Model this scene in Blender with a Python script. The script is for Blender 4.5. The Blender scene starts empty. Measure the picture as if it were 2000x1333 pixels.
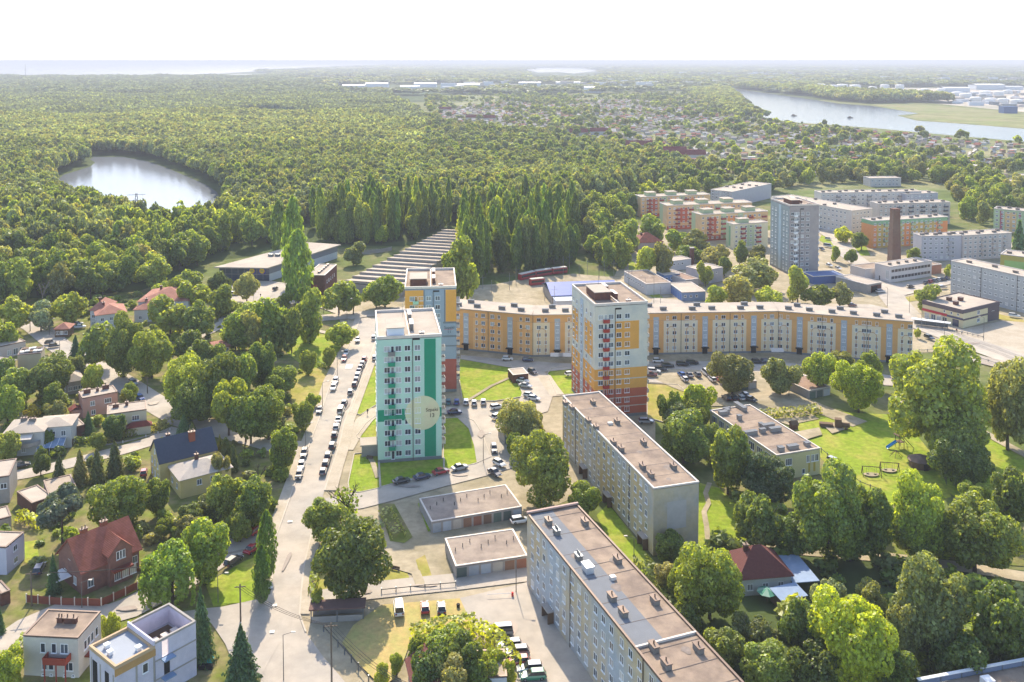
import bpy, math, random
import numpy as np
from mathutils import Vector, Matrix

rnd = random.Random(7)
R = math.radians
S = bpy.context.scene
COL = S.collection

# ------------------------------------------------------------------ camera
HAZE = 0.00015
CAM_H, FPX, HORIZON, PITCH = 105.0, 1800.0, 118.0, R(3.0)
ROW0 = HORIZON + FPX * math.tan(PITCH)
cam_d = bpy.data.cameras.new("camera")
cam = bpy.data.objects.new("camera", cam_d)
COL.objects.link(cam)
cam.location = (0, 0, CAM_H)
cam.rotation_euler = (R(90) - PITCH, 0, 0)
cam_d.sensor_width = 36.0
cam_d.lens = FPX / 2000.0 * 36.0
cam_d.shift_y = -(666.5 - ROW0) / 2000.0
cam_d.clip_start = 1.0
cam_d.clip_end = 300000.0
S.camera = cam

# ------------------------------------------------------------------ light
SUN_EL, SUN_AZ = R(38), R(9)            # azimuth: degrees left of straight ahead (+Y)
sun_dir = Vector((-math.sin(SUN_AZ) * math.cos(SUN_EL), math.cos(SUN_AZ) * math.cos(SUN_EL), math.sin(SUN_EL)))
sd = bpy.data.lights.new("sun", 'SUN')
sd.energy = 3.0
sd.angle = R(0.55)
sd.color = (1.0, 0.87, 0.68)
sun = bpy.data.objects.new("sun", sd)
COL.objects.link(sun)
sun.rotation_euler = sun_dir.to_track_quat('Z', 'Y').to_euler()
W = bpy.data.worlds.new("World")
S.world = W
W.use_nodes = True
wn = W.node_tree.nodes
bg = wn["Background"]
sky = wn.new("ShaderNodeTexSky")
sky.sky_type = 'NISHITA'
sky.sun_disc = False
sky.sun_elevation = SUN_EL
sky.sun_rotation = -SUN_AZ
sky.air_density = 0.8
sky.dust_density = 0.9
sky.ozone_density = 0.4
W.node_tree.links.new(sky.outputs[0], bg.inputs[0])
bg.inputs[1].default_value = 0.15
S.view_settings.view_transform = 'Standard'
S.view_settings.look = 'None'
S.view_settings.exposure = 1.4
S.view_settings.gamma = 1.0
S.view_settings.use_curve_mapping = False
S.render.engine = 'CYCLES'
cy = S.cycles
cy.max_bounces = 5
cy.diffuse_bounces = 4
cy.glossy_bounces = 2
cy.transmission_bounces = 3
cy.volume_bounces = 0
cy.transparent_max_bounces = 6
cy.caustics_reflective = False
cy.caustics_refractive = False
cy.sample_clamp_indirect = 6
cy.use_denoising = True
cy.use_adaptive_sampling = True
cy.adaptive_threshold = 0.02

# ------------------------------------------------------------------ photo pixel -> place on the ground (or at height z)
_cp, _sp = math.cos(PITCH), math.sin(PITCH)
def G(px, py, z=0.0):
    xr = (px - 1000.0) / FPX
    yr = (ROW0 - py) / FPX
    d = (xr, _cp + yr * _sp, -_sp + yr * _cp)
    t = (z - CAM_H) / d[2]
    return Vector((d[0] * t, d[1] * t, z))
def to_px(p):
    y, z = p[1], p[2] - CAM_H
    dep = y * _cp - z * _sp
    up = y * _sp + z * _cp
    return 1000 + FPX * p[0] / dep, ROW0 - FPX * up / dep
def mpp(p):                                   # metres per photo pixel at a place
    return (p[1] * _cp - (p[2] - CAM_H) * _sp) / FPX

# ------------------------------------------------------------------ materials
def lin(h):
    if isinstance(h, (tuple, list)):
        return tuple(h[:3]) + (1,)
    h = h.lstrip('#')
    o = []
    for i in (0, 2, 4):
        c = int(h[i:i + 2], 16) / 255
        o.append(c / 12.92 if c <= 0.04045 else ((c + 0.055) / 1.055) ** 2.4)
    return tuple(o) + (1,)
MATS = {}
def mat(name, col, rough=0.85, vary=0.12, scale=0.6, col2=None, fac2=0.5, scale2=0.12, metal=0.0, bump=0.0, spec=0.3, stretch=None, coat=0.0, objvar=0.0, tiles=0.0):
    """procedural surface: base colour, a second colour in patches, fine value grain, a little relief"""
    if name in MATS:
        return MATS[name]
    m = bpy.data.materials.new(name)
    m.use_nodes = True
    nt = m.node_tree
    N, L = nt.nodes, nt.links
    b = N["Principled BSDF"]
    b.inputs["Roughness"].default_value = rough
    b.inputs["Metallic"].default_value = metal
    b.inputs["Specular IOR Level"].default_value = spec
    if coat:
        b.inputs["Coat Weight"].default_value = coat
        b.inputs["Coat Roughness"].default_value = 0.08
    geo = N.new("ShaderNodeNewGeometry")
    src = geo.outputs["Position"]
    if stretch:
        mp = N.new("ShaderNodeMapping")
        mp.inputs["Scale"].default_value = stretch
        L.new(src, mp.inputs[0])
        src = mp.outputs[0]
    c = lin(col)
    cur = None
    if col2 is not None:
        n2 = N.new("ShaderNodeTexNoise")
        n2.inputs["Scale"].default_value = scale2
        n2.inputs["Detail"].default_value = 5
        n2.inputs["Roughness"].default_value = 0.6
        L.new(src, n2.inputs["Vector"])
        rp = N.new("ShaderNodeMapRange")
        rp.inputs[1].default_value = fac2 - 0.12
        rp.inputs[2].default_value = fac2 + 0.12
        L.new(n2.outputs["Fac"], rp.inputs[0])
        mx = N.new("ShaderNodeMix")
        mx.data_type = 'RGBA'
        mx.inputs[6].default_value = c
        mx.inputs[7].default_value = lin(col2)
        L.new(rp.outputs[0], mx.inputs[0])
        cur = mx.outputs[2]
    n1 = N.new("ShaderNodeTexNoise")
    n1.inputs["Scale"].default_value = scale
    n1.inputs["Detail"].default_value = 6
    n1.inputs["Roughness"].default_value = 0.65
    L.new(src, n1.inputs["Vector"])
    mr = N.new("ShaderNodeMapRange")
    mr.inputs[1].default_value = 0.25
    mr.inputs[2].default_value = 0.75
    mr.inputs[3].default_value = 1 - vary
    mr.inputs[4].default_value = 1 + vary
    L.new(n1.outputs["Fac"], mr.inputs[0])
    val = mr.outputs[0]
    if objvar:
        oi = N.new("ShaderNodeObjectInfo")
        mr2 = N.new("ShaderNodeMapRange")
        mr2.inputs[3].default_value = 1 - objvar
        mr2.inputs[4].default_value = 1 + objvar
        L.new(oi.outputs["Random"], mr2.inputs[0])
        mm = N.new("ShaderNodeMath")
        mm.operation = 'MULTIPLY'
        L.new(val, mm.inputs[0]); L.new(mr2.outputs[0], mm.inputs[1])
        val = mm.outputs[0]
    vm = N.new("ShaderNodeVectorMath")
    vm.operation = 'SCALE'
    if cur is not None:
        L.new(cur, vm.inputs[0])
    else:
        vm.inputs[0].default_value = c[:3]
    L.new(val, vm.inputs["Scale"])
    L.new(vm.outputs[0], b.inputs["Base Color"])
    if tiles:
        tc = N.new("ShaderNodeTexCoord")
        wv = []
        for ax in ('X', 'Y'):
            w_ = N.new("ShaderNodeTexWave")
            w_.bands_direction = ax
            w_.inputs["Scale"].default_value = tiles
            w_.inputs["Distortion"].default_value = 0.6
            L.new(tc.outputs["Object"], w_.inputs["Vector"])
            wv.append(w_)
        mul = N.new("ShaderNodeMath")
        mul.operation = 'MULTIPLY'
        L.new(wv[0].outputs["Fac"], mul.inputs[0]); L.new(wv[1].outputs["Fac"], mul.inputs[1])
        tr = N.new("ShaderNodeMapRange")
        tr.inputs[3].default_value = 0.7
        tr.inputs[4].default_value = 1.45
        L.new(mul.outputs[0], tr.inputs[0])
        vt = N.new("ShaderNodeVectorMath")
        vt.operation = 'SCALE'
        L.new(vm.outputs[0], vt.inputs[0]); L.new(tr.outputs[0], vt.inputs["Scale"])
        L.new(vt.outputs[0], b.inputs["Base Color"])
    if bump:
        bp = N.new("ShaderNodeBump")
        bp.inputs["Strength"].default_value = bump
        bp.inputs["Distance"].default_value = 0.3
        L.new(n1.outputs["Fac"], bp.inputs["Height"])
        L.new(bp.outputs[0], b.inputs["Normal"])
    MATS[name] = m
    return m

def leaf_mat(name, col, col2, trans=0.45, var=0.25, hue=0.02, patch=0.0):
    """thin leaves: diffuse front, light shining through, each tree its own tint"""
    if name in MATS:
        return MATS[name]
    m = bpy.data.materials.new(name)
    m.use_nodes = True
    nt = m.node_tree
    N, L = nt.nodes, nt.links
    N.remove(N["Principled BSDF"])
    out = N["Material Output"]
    oi = N.new("ShaderNodeObjectInfo")
    geo = N.new("ShaderNodeNewGeometry")
    n1 = N.new("ShaderNodeTexNoise")
    n1.inputs["Scale"].default_value = 0.55
    n1.inputs["Detail"].default_value = 6
    n1.inputs["Roughness"].default_value = 0.75
    L.new(geo.outputs["Position"], n1.inputs["Vector"])
    mx = N.new("ShaderNodeMix")
    mx.data_type = 'RGBA'
    mx.inputs[6].default_value = lin(col)
    mx.inputs[7].default_value = lin(col2)
    ad = N.new("ShaderNodeMath")
    ad.operation = 'ADD'
    sc = N.new("ShaderNodeMath")
    sc.operation = 'MULTIPLY_ADD'
    sc.inputs[1].default_value = 1.9
    sc.inputs[2].default_value = -0.75
    L.new(n1.outputs["Fac"], sc.inputs[0])
    s2 = N.new("ShaderNodeMath")
    s2.operation = 'MULTIPLY'
    s2.inputs[1].default_value = 0.5
    L.new(oi.outputs["Random"], s2.inputs[0])
    L.new(sc.outputs[0], ad.inputs[0]); L.new(s2.outputs[0], ad.inputs[1])
    L.new(ad.outputs[0], mx.inputs[0])
    hs = N.new("ShaderNodeHueSaturation")
    h1 = N.new("ShaderNodeMapRange")
    h1.inputs[3].default_value = 0.5 - hue
    h1.inputs[4].default_value = 0.5 + hue
    wn_ = N.new("ShaderNodeTexWhiteNoise")
    wn_.noise_dimensions = '1D'
    L.new(oi.outputs["Random"], wn_.inputs["W"])
    L.new(wn_.outputs["Value"], h1.inputs[0])
    L.new(h1.outputs[0], hs.inputs["Hue"])
    v1 = N.new("ShaderNodeMapRange")
    v1.inputs[3].default_value = 1 - var
    v1.inputs[4].default_value = 1 + var
    L.new(oi.outputs["Random"], v1.inputs[0])
    at = N.new("ShaderNodeAttribute")
    at.attribute_name = "tint"
    ml = N.new("ShaderNodeMath")
    ml.operation = 'MULTIPLY'
    L.new(v1.outputs[0], ml.inputs[0]); L.new(at.outputs["Fac"], ml.inputs[1])
    big = N.new("ShaderNodeTexNoise")
    big.inputs["Scale"].default_value = 0.012
    big.inputs["Detail"].default_value = 3
    L.new(geo.outputs["Position"], big.inputs["Vector"])
    bm_ = N.new("ShaderNodeMapRange")
    bm_.inputs[1].default_value = 0.3; bm_.inputs[2].default_value = 0.7
    bm_.inputs[3].default_value = 1 - patch; bm_.inputs[4].default_value = 1 + patch
    L.new(big.outputs["Fac"], bm_.inputs[0])
    ml2 = N.new("ShaderNodeMath")
    ml2.operation = 'MULTIPLY'
    L.new(ml.outputs[0], ml2.inputs[0]); L.new(bm_.outputs[0], ml2.inputs[1])
    L.new(ml2.outputs[0], hs.inputs["Value"])
    L.new(mx.outputs[2], hs.inputs["Color"])
    d = N.new("ShaderNodeBsdfDiffuse")
    t = N.new("ShaderNodeBsdfTranslucent")
    L.new(hs.outputs[0], d.inputs[0])
    tint = N.new("ShaderNodeMix")
    tint.data_type = 'RGBA'
    tint.blend_type = 'MULTIPLY'
    tint.inputs[0].default_value = 1.0
    tint.inputs[7].default_value = (1.7, 1.55, 0.55, 1)
    L.new(hs.outputs[0], tint.inputs[6])
    L.new(tint.outputs[2], t.inputs[0])
    ms = N.new("ShaderNodeMixShader")
    ms.inputs[0].default_value = trans
    L.new(d.outputs[0], ms.inputs[1]); L.new(t.outputs[0], ms.inputs[2])
    g = N.new("ShaderNodeBsdfGlossy")
    g.inputs["Roughness"].default_value = 0.45
    g.inputs["Color"].default_value = (0.8, 0.85, 0.8, 1)
    ms2 = N.new("ShaderNodeMixShader")
    ms2.inputs[0].default_value = 0.035
    L.new(ms.outputs[0], ms2.inputs[1]); L.new(g.outputs[0], ms2.inputs[2])
    L.new(ms2.outputs[0], out.inputs[0])
    MATS[name] = m
    return m

def glass_mat(name, col, rough=0.08):
    if name in MATS:
        return MATS[name]
    m = mat(name, col, rough=rough, vary=0.25, scale=0.9, spec=0.6)
    return m

# ------------------------------------------------------------------ mesh building
class MB:
    def __init__(s):
        s.v, s.f, s.m = [], [], []
    def add(s, vs, fs, m=0):
        o = len(s.v)
        s.v += [tuple(x) for x in vs]
        s.f += [tuple(i + o for i in q) for q in fs]
        s.m += [m] * len(fs)
        return s
    def box(s, x0, x1, y0, y1, z0, z1, m=0):
        return s.add([(x0, y0, z0), (x1, y0, z0), (x1, y1, z0), (x0, y1, z0), (x0, y0, z1), (x1, y0, z1), (x1, y1, z1), (x0, y1, z1)],
                     [(0, 3, 2, 1), (4, 5, 6, 7), (0, 1, 5, 4), (1, 2, 6, 5), (2, 3, 7, 6), (3, 0, 4, 7)], m)
    def prism(s, pts, z0, z1, m=0, mtop=None):
        n = len(pts)
        a = sum(pts[i][0] * pts[(i + 1) % n][1] - pts[(i + 1) % n][0] * pts[i][1] for i in range(n))
        if a < 0:
            pts = pts[::-1]
        vs = [(p[0], p[1], z0) for p in pts] + [(p[0], p[1], z1) for p in pts]
        s.add(vs, [tuple(range(n - 1, -1, -1))] + [(i, (i + 1) % n, (i + 1) % n + n, i + n) for i in range(n)], m)
        o = len(s.v) - 2 * n
        s.f.append(tuple(o + n + i for i in range(n)))
        s.m.append(m if mtop is None else mtop)
        return s
    def tube(s, p0, p1, r0, r1=None, n=6, m=0, cap=True):
        r1 = r0 if r1 is None else r1
        p0, p1 = Vector(p0), Vector(p1)
        d = (p1 - p0).normalized()
        a = d.orthogonal().normalized()
        b = d.cross(a)
        vs = []
        for p, r in ((p0, r0), (p1, r1)):
            for i in range(n):
                t = 2 * math.pi * i / n
                vs.append(p + a * math.cos(t) * r + b * math.sin(t) * r)
        fs = [(i, (i + 1) % n, (i + 1) % n + n, i + n) for i in range(n)]
        if cap:
            fs += [tuple(range(n - 1, -1, -1)), tuple(range(n, 2 * n))]
        return s.add(vs, fs, m)
    def gable(s, x0, x1, y0, y1, z0, z1, along='x', over=0.3, th=0.18, m=0):
        """two roof slabs meeting at a ridge"""
        if along == 'x':
            ym = (y0 + y1) / 2
            k = (z1 - z0) / (ym - y0)
            for ya, sgn in ((y0 - over, 1), (y1 + over, -1)):
                za = z0 - over * k
                vs = [(x0 - over, ya, za), (x1 + over, ya, za), (x1 + over, ym, z1), (x0 - over, ym, z1)]
                vs += [(a, b, c + th) for a, b, c in vs]
                s.add(vs, [(0, 3, 2, 1), (4, 5, 6, 7), (0, 1, 5, 4), (1, 2, 6, 5), (2, 3, 7, 6), (3, 0, 4, 7)], m)
        else:
            xm = (x0 + x1) / 2
            k = (z1 - z0) / (xm - x0)
            for xa in (x0 - over, x1 + over):
                za = z0 - over * k
                vs = [(xa, y0 - over, za), (xa, y1 + over, za), (xm, y1 + over, z1), (xm, y0 - over, z1)]
                vs += [(a, b, c + th) for a, b, c in vs]
                s.add(vs, [(0, 3, 2, 1), (4, 5, 6, 7), (0, 1, 5, 4), (1, 2, 6, 5), (2, 3, 7, 6), (3, 0, 4, 7)], m)
        return s
    def hip(s, x0, x1, y0, y1, z0, z1, over=0.4, th=0.15, m=0, inset=None):
        x0 -= over; x1 += over; y0 -= over; y1 += over
        if inset is None:
            inset = min(x1 - x0, y1 - y0) / 2
        if x1 - x0 >= y1 - y0:
            ym = (y0 + y1) / 2
            a, b = (x0 + inset, ym, z1), (x1 - inset, ym, z1)
            vs = [(x0, y0, z0), (x1, y0, z0), (x1, y1, z0), (x0, y1, z0), (x0, y0, z0 + th), (x1, y0, z0 + th), (x1, y1, z0 + th), (x0, y1, z0 + th), a, b]
            fs = [(0, 3, 2, 1), (0, 1, 5, 4), (1, 2, 6, 5), (2, 3, 7, 6), (3, 0, 4, 7), (4, 5, 9, 8), (5, 6, 9), (6, 7, 8, 9), (7, 4, 8)]
        else:
            xm = (x0 + x1) / 2
            a, b = (xm, y0 + inset, z1), (xm, y1 - inset, z1)
            vs = [(x0, y0, z0), (x1, y0, z0), (x1, y1, z0), (x0, y1, z0), (x0, y0, z0 + th), (x1, y0, z0 + th), (x1, y1, z0 + th), (x0, y1, z0 + th), a, b]
            fs = [(0, 3, 2, 1), (0, 1, 5, 4), (1, 2, 6, 5), (2, 3, 7, 6), (3, 0, 4, 7), (4, 5, 8), (5, 6, 9, 8), (6, 7, 9), (7, 4, 8, 9)]
        return s.add(vs, fs, m)
    def mesh(s, name, mats):
        me = bpy.data.meshes.new(name)
        me.from_pydata(s.v, [], s.f)
        for mm in (mats if isinstance(mats, (list, tuple)) else [mats]):
            me.materials.append(mm)
        if any(s.m):
            me.polygons.foreach_set("material_index", s.m)
        me.update()
        return me
    def build(s, name, mats, parent=None, loc=None, rz=0.0, kind=None):
        return put(name, s.mesh(name, mats), parent, loc, rz, kind)

def put(name, data, parent=None, loc=None, rz=0.0, kind=None):
    o = bpy.data.objects.new(name, data)
    COL.objects.link(o)
    if parent is not None:
        o.parent = parent
    if loc is not None:
        o.location = loc
    if rz:
        o.rotation_euler = (0, 0, rz)
    if kind:
        o["kind"] = kind
    return o
def tag(o, label, cat, group=None):
    o["label"] = label
    o["category"] = cat
    if group:
        o["group"] = group
    return o
def thing(name, loc, rz, label, cat, group=None):
    o = put(name, None, None, loc, rz)
    o.empty_display_size = 0.5
    return tag(o, label, cat, group)
ORD = ["first", "second", "third", "fourth", "fifth", "sixth", "seventh", "eighth", "ninth", "tenth", "eleventh", "twelfth", "thirteenth", "fourteenth", "fifteenth",
       "sixteenth", "seventeenth", "eighteenth", "nineteenth", "twentieth"]
def ordinal(i):
    if i < 20:
        return ORD[i]
    k = i + 1
    return f"{k}{'th' if 10 < k % 100 < 14 else {1: 'st', 2: 'nd', 3: 'rd'}.get(k % 10, 'th')}"

# ------------------------------------------------------------------ the ground and what lies on it
M_ground = mat("ground_soil_and_grass", "#5f6a35", vary=0.35, scale=0.25, col2="#857c58", fac2=0.56, scale2=0.045, rough=1.0, spec=0.1)
M_grass = mat("lawn_grass", "#80922b", vary=0.34, scale=0.7, col2="#9d9848", fac2=0.57, scale2=0.14, rough=1.0, spec=0.1, bump=0.4)
M_grass_dry = mat("dry_grass", "#8b8a3c", vary=0.25, scale=0.5, col2="#a5955a", fac2=0.5, scale2=0.12, rough=1.0, spec=0.1, bump=0.4)
M_garden = mat("garden_earth", "#6a7230", vary=0.4, scale=0.4, col2="#857856", fac2=0.52, scale2=0.16, rough=1.0, spec=0.1)
M_asphalt = mat("bleached_asphalt", "#a29a8e", vary=0.18, scale=0.22, col2="#b3a797", fac2=0.5, scale2=0.06, rough=0.9)
M_pave = mat("pavement_slabs", "#b3a794", vary=0.12, scale=1.2, col2="#a69984", fac2=0.5, scale2=0.12, rough=0.9)
M_sand = mat("sandy_yard", "#aa9c82", vary=0.22, scale=0.6, col2="#8f8468", fac2=0.5, scale2=0.1, rough=0.95)
M_concrete = mat("old_concrete", "#a89e8e", vary=0.15, scale=0.8, col2="#96897a", fac2=0.5, scale2=0.15, rough=0.9)
M_kerb = mat("kerb_stone", "#b8ad9d", vary=0.1, scale=1.5)
M_white = mat("white_paint", "#e6e2da", vary=0.06, scale=1.0, rough=0.7)
M_forestfloor = mat("forest_floor", "#4a5630", vary=0.4, scale=0.05, rough=1.0, spec=0.05)
M_gardens_far = mat("allotment_ground", "#5f6d3c", vary=0.4, scale=0.04, col2="#8f8a66", fac2=0.52, scale2=0.012, rough=1.0, spec=0.05)
M_farland = mat("far_land", "#46552f", vary=0.45, scale=0.01, col2="#6d7150", fac2=0.56, scale2=0.002, rough=1.0, spec=0.05, stretch=(1.0, 0.35, 1))

_z = [0.0]
def sheet(name, px, material, kind="structure", world=None, raised=None):
    """a flat piece of ground, each a few millimetres above the one before"""
    _z[0] += 0.004
    z = _z[0]
    pts = world if world else [G(a, b) for a, b in px]
    mb = MB()
    if raised:
        mb.prism([(p[0], p[1]) for p in pts], 0.0, raised + z)
    else:
        n = len(pts)
        a = sum(pts[i][0] * pts[(i + 1) % n][1] - pts[(i + 1) % n][0] * pts[i][1] for i in range(n))
        if a < 0:
            pts = pts[::-1]
        mb.add([(p[0], p[1], z) for p in pts], [tuple(range(n))])
    return mb.build(name, material, kind=kind)

# one base sheet in distance rings up to the horizon
mb = MB()
mb.add([(-90000, -300, 0), (90000, -300, 0), (90000, 90000, 0), (-90000, 90000, 0)], [(0, 1, 2, 3)])
mb.build("ground", M_ground, kind="structure")
sheet("far_land", [(-1500, 120.2), (3500, 120.2), (3500, 190), (2000, 190), (1400, 200), (800, 200), (-1500, 200)], M_farland)
sheet("forest_floor", [(-900, 150), (560, 150), (640, 180), (760, 190), (830, 250), (850, 330), (1240, 335), (1240, 400), (1130, 490), (690, 480), (420, 510), (270, 570), (0, 600), (-400, 600)], M_forestfloor)
sheet("allotment_ground", [(840, 186), (1300, 178), (1400, 178), (1450, 212), (1520, 240), (1700, 254), (2000, 280), (2600, 300), (2600, 420), (1900, 400), (1240, 392), (1240, 330), (840, 326)], M_gardens_far)

def water_mat(name, deep, gloss, rough, scale, strength):
    """dull water: a murky body under a partly reflecting rippled surface"""
    m = bpy.data.materials.new(name)
    m.use_nodes = True
    N, L = m.node_tree.nodes, m.node_tree.links
    N.remove(N["Principled BSDF"])
    d, g, ad = N.new("ShaderNodeBsdfDiffuse"), N.new("ShaderNodeBsdfGlossy"), N.new("ShaderNodeAddShader")
    d.inputs[0].default_value = deep + (1,)
    g.inputs[0].default_value = gloss + (1,)
    g.inputs["Roughness"].default_value = rough
    geo = N.new("ShaderNodeNewGeometry")
    no = N.new("ShaderNodeTexNoise")
    no.inputs["Scale"].default_value = scale
    no.inputs["Detail"].default_value = 5
    L.new(geo.outputs["Position"], no.inputs["Vector"])
    bp = N.new("ShaderNodeBump")
    bp.inputs["Strength"].default_value = strength
    bp.inputs["Distance"].default_value = 1.0
    L.new(no.outputs["Fac"], bp.inputs["Height"])
    L.new(bp.outputs[0], g.inputs["Normal"])
    L.new(d.outputs[0], ad.inputs[0]); L.new(g.outputs[0], ad.inputs[1])
    L.new(ad.outputs[0], N["Material Output"].inputs[0])
    return m
M_water = water_mat("lake_water", (0.10, 0.11, 0.12), (0.24, 0.245, 0.262), 0.12, 0.3, 0.12)
M_river = water_mat("river_water", (0.06, 0.07, 0.08), (0.27, 0.27, 0.28), 0.12, 0.3, 0.10)
M_sea = water_mat("sea_water", (0.08, 0.09, 0.1), (0.25, 0.25, 0.255), 0.2, 0.05, 0.1)
LAKE = [(112, 352), (124, 342), (150, 334), (176, 326), (186, 318), (176, 312), (182, 307), (240, 307), (290, 316), (330, 330), (372, 348), (404, 362), (424, 376), (432, 396), (420, 420), (380, 440), (300, 446), (220, 432), (150, 405), (118, 380)]
sheet("lake", LAKE, M_water)
sheet("river", [(1412, 172), (1440, 174), (1480, 180), (1560, 191), (1640, 203), (1700, 207), (1745, 214), (1795, 222), (1752, 226), (1790, 236), (1900, 244), (2000, 252), (2300, 268), (2300, 300), (2000, 277), (1850, 264), (1700, 250), (1620, 244), (1560, 240), (1500, 232), (1462, 221), (1452, 206), (1432, 190)], M_river)
sheet("sea", [(-3000, 119.0), (300, 119.0), (420, 121), (480, 124.5), (640, 123.5), (770, 126), (640, 132), (540, 137), (480, 141), (420, 145), (345, 151), (200, 153), (60, 156), (0, 160), (-300, 163), (-3000, 170)], M_sea)
sheet("sea_inlet", [(352, 152), (420, 147), (480, 145), (545, 147), (560, 150), (480, 153)], M_sea)
sheet("harbour_basin", [(1025, 136), (1060, 133.5), (1140, 134), (1168, 139), (1120, 144), (1090, 141), (1050, 142)], M_sea)
sheet("harbour_channel", [(1050, 150), (1085, 149), (1110, 152), (1060, 154)], M_sea)
M_reed = mat("reed_bed", "#78804c", vary=0.35, scale=0.03, col2="#8c8560", fac2=0.5, scale2=0.012, rough=1.0, spec=0.05)
sheet("reed_bed", [(1700, 204), (1800, 205), (1900, 212), (2000, 222), (2300, 240), (2300, 266), (2000, 251), (1900, 243), (1800, 235), (1765, 229), (1800, 223), (1745, 213)], M_reed)
M_yard = mat("industrial_yard", "#b8ac9c", vary=0.15, scale=0.01, col2="#8f8a78", fac2=0.55, scale2=0.006, rough=0.95)
sheet("tank_farm_ground", [(1590, 176), (1700, 172), (2000, 172), (2400, 176), (2400, 232), (2000, 219), (1860, 206), (1760, 196)], M_yard)
# ------------------------------------------------------------------ lawns, yards, streets
def ribbon(name, px, width, material, raised=None, world=None):
    pts = world if world else [G(a, b) for a, b in px]
    L_, R_ = [], []
    for i, p in enumerate(pts):
        a = pts[max(i - 1, 0)]
        b = pts[min(i + 1, len(pts) - 1)]
        d = Vector((b.x - a.x, b.y - a.y, 0)).normalized()
        n = Vector((-d.y, d.x, 0)) * (width / 2)
        L_.append(p + n)
        R_.append(p - n)
    return sheet(name, None, material, world=L_ + R_[::-1], raised=raised)
# town ground: gardens on the left, yards in the middle
sheet("garden_ground", [(-200, 600), (270, 570), (430, 620), (560, 640), (640, 620), (700, 620), (640, 780), (560, 980), (520, 1180), (480, 1400), (-300, 1400)], M_garden)
sheet("town_yard", [(640, 560), (900, 560), (1200, 540), (1240, 440), (2000, 470), (2100, 680), (1790, 690), (1500, 760), (1280, 790), (1280, 900), (1060, 1000), (1040, 1400), (560, 1400), (600, 1100), (600, 940), (690, 700)], M_sand)
LAWN_PX = (
    ("lawn", [(684, 807), (719, 720), (738, 712), (738, 790), (704, 812)], M_grass),
    ("lawn", [(697, 852), (715, 828), (738, 810), (739, 862), (700, 858)], M_grass),
    ("lawn", [(680, 945), (692, 888), (738, 884), (742, 955), (700, 964), (682, 958)], M_grass),
    ("lawn", [(741, 903), (868, 896), (868, 926), (800, 938), (744, 953)], M_grass),
    ("lawn", [(866, 818), (908, 816), (926, 824), (938, 842), (959, 894), (927, 908), (866, 920)], M_grass),
    ("lawn", [(896, 702), (997, 712), (1008, 740), (1023, 776), (967, 785), (903, 783), (897, 740)], M_grass),
    ("lawn", [(1069, 731), (1075, 722), (1090, 718), (1122, 722), (1122, 771), (1088, 773)], M_grass),
    ("lawn", [(1264, 750), (1324, 753), (1345, 770), (1330, 800), (1295, 826), (1264, 817)], M_grass_dry),
    ("lawn", [(1366, 944), (1420, 958), (1442, 1000), (1448, 1062), (1366, 1078), (1362, 1050)], M_grass),
    ("lawn", [(1539, 830), (1590, 812), (1632, 805), (1760, 812), (1830, 900), (1858, 972), (1760, 990), (1680, 960), (1612, 905), (1570, 860)], M_grass),
    ("lawn", [(1900, 830), (1960, 868), (2060, 920), (2060, 1010), (1900, 1000), (1850, 960), (1850, 900)], M_grass),
    ("lawn", [(566, 745), (600, 720), (664, 708), (648, 742), (620, 782), (572, 800)], M_grass_dry),
    ("lawn", [(560, 690), (590, 650), (640, 655), (690, 668), (680, 690), (664, 712), (600, 722)], M_grass),
    ("lawn", [(402, 1144), (440, 1118), (476, 1098), (510, 1085), (512, 1172), (417, 1186)], M_grass),
    ("lawn", [(48, 1060), (72, 1056), (76, 1090), (58, 1102), (48, 1100)], M_grass),
    ("lawn", [(1165, 1008), (1188, 985), (1262, 1080), (1280, 1100), (1250, 1140), (1205, 1090)], M_grass),
    ("lawn", [(738, 985), (770, 985), (806, 1050), (790, 1062), (762, 1058)], M_garden),
    ("lawn", [(816, 985), (828, 978), (850, 1035), (836, 1040)], M_grass),
    ("lawn", [(735, 1145), (745, 1110), (790, 1108), (804, 1140), (770, 1155)], M_grass_dry),
    ("lawn", [(812, 1095), (830, 1085), (848, 1140), (826, 1144)], M_grass_dry),
    ("lawn", [(606, 1160), (640, 1050), (720, 1010), (742, 1060), (742, 1100), (690, 1158)], M_grass_dry),
    ("lawn", [(1365, 1080), (1700, 1090), (2050, 1120), (2050, 1400), (1460, 1400), (1360, 1280)], M_forestfloor),
    ("lawn", [(1365, 820), (1385, 800), (1520, 930), (1600, 930), (1700, 990), (2000, 1010), (2050, 1110), (1700, 1090), (1450, 1060), (1440, 990), (1400, 950)], M_garden),
    ("lawn", [(1225, 500), (1245, 520), (1300, 590), (1280, 596), (1232, 545)], M_grass),
    ("lawn", [(1610, 448), (1650, 470), (1690, 480), (1700, 500), (1650, 500), (1600, 470)], M_grass),
    ("lawn", [(1750, 585), (1800, 575), (1830, 570), (1836, 578), (1770, 592)], M_grass_dry),
    ("lawn", [(1940, 612), (2000, 626), (2000, 634), (1940, 622)], M_grass_dry),
)
for nm, px, mt in LAWN_PX:
    sheet(nm, px, mt)
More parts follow.
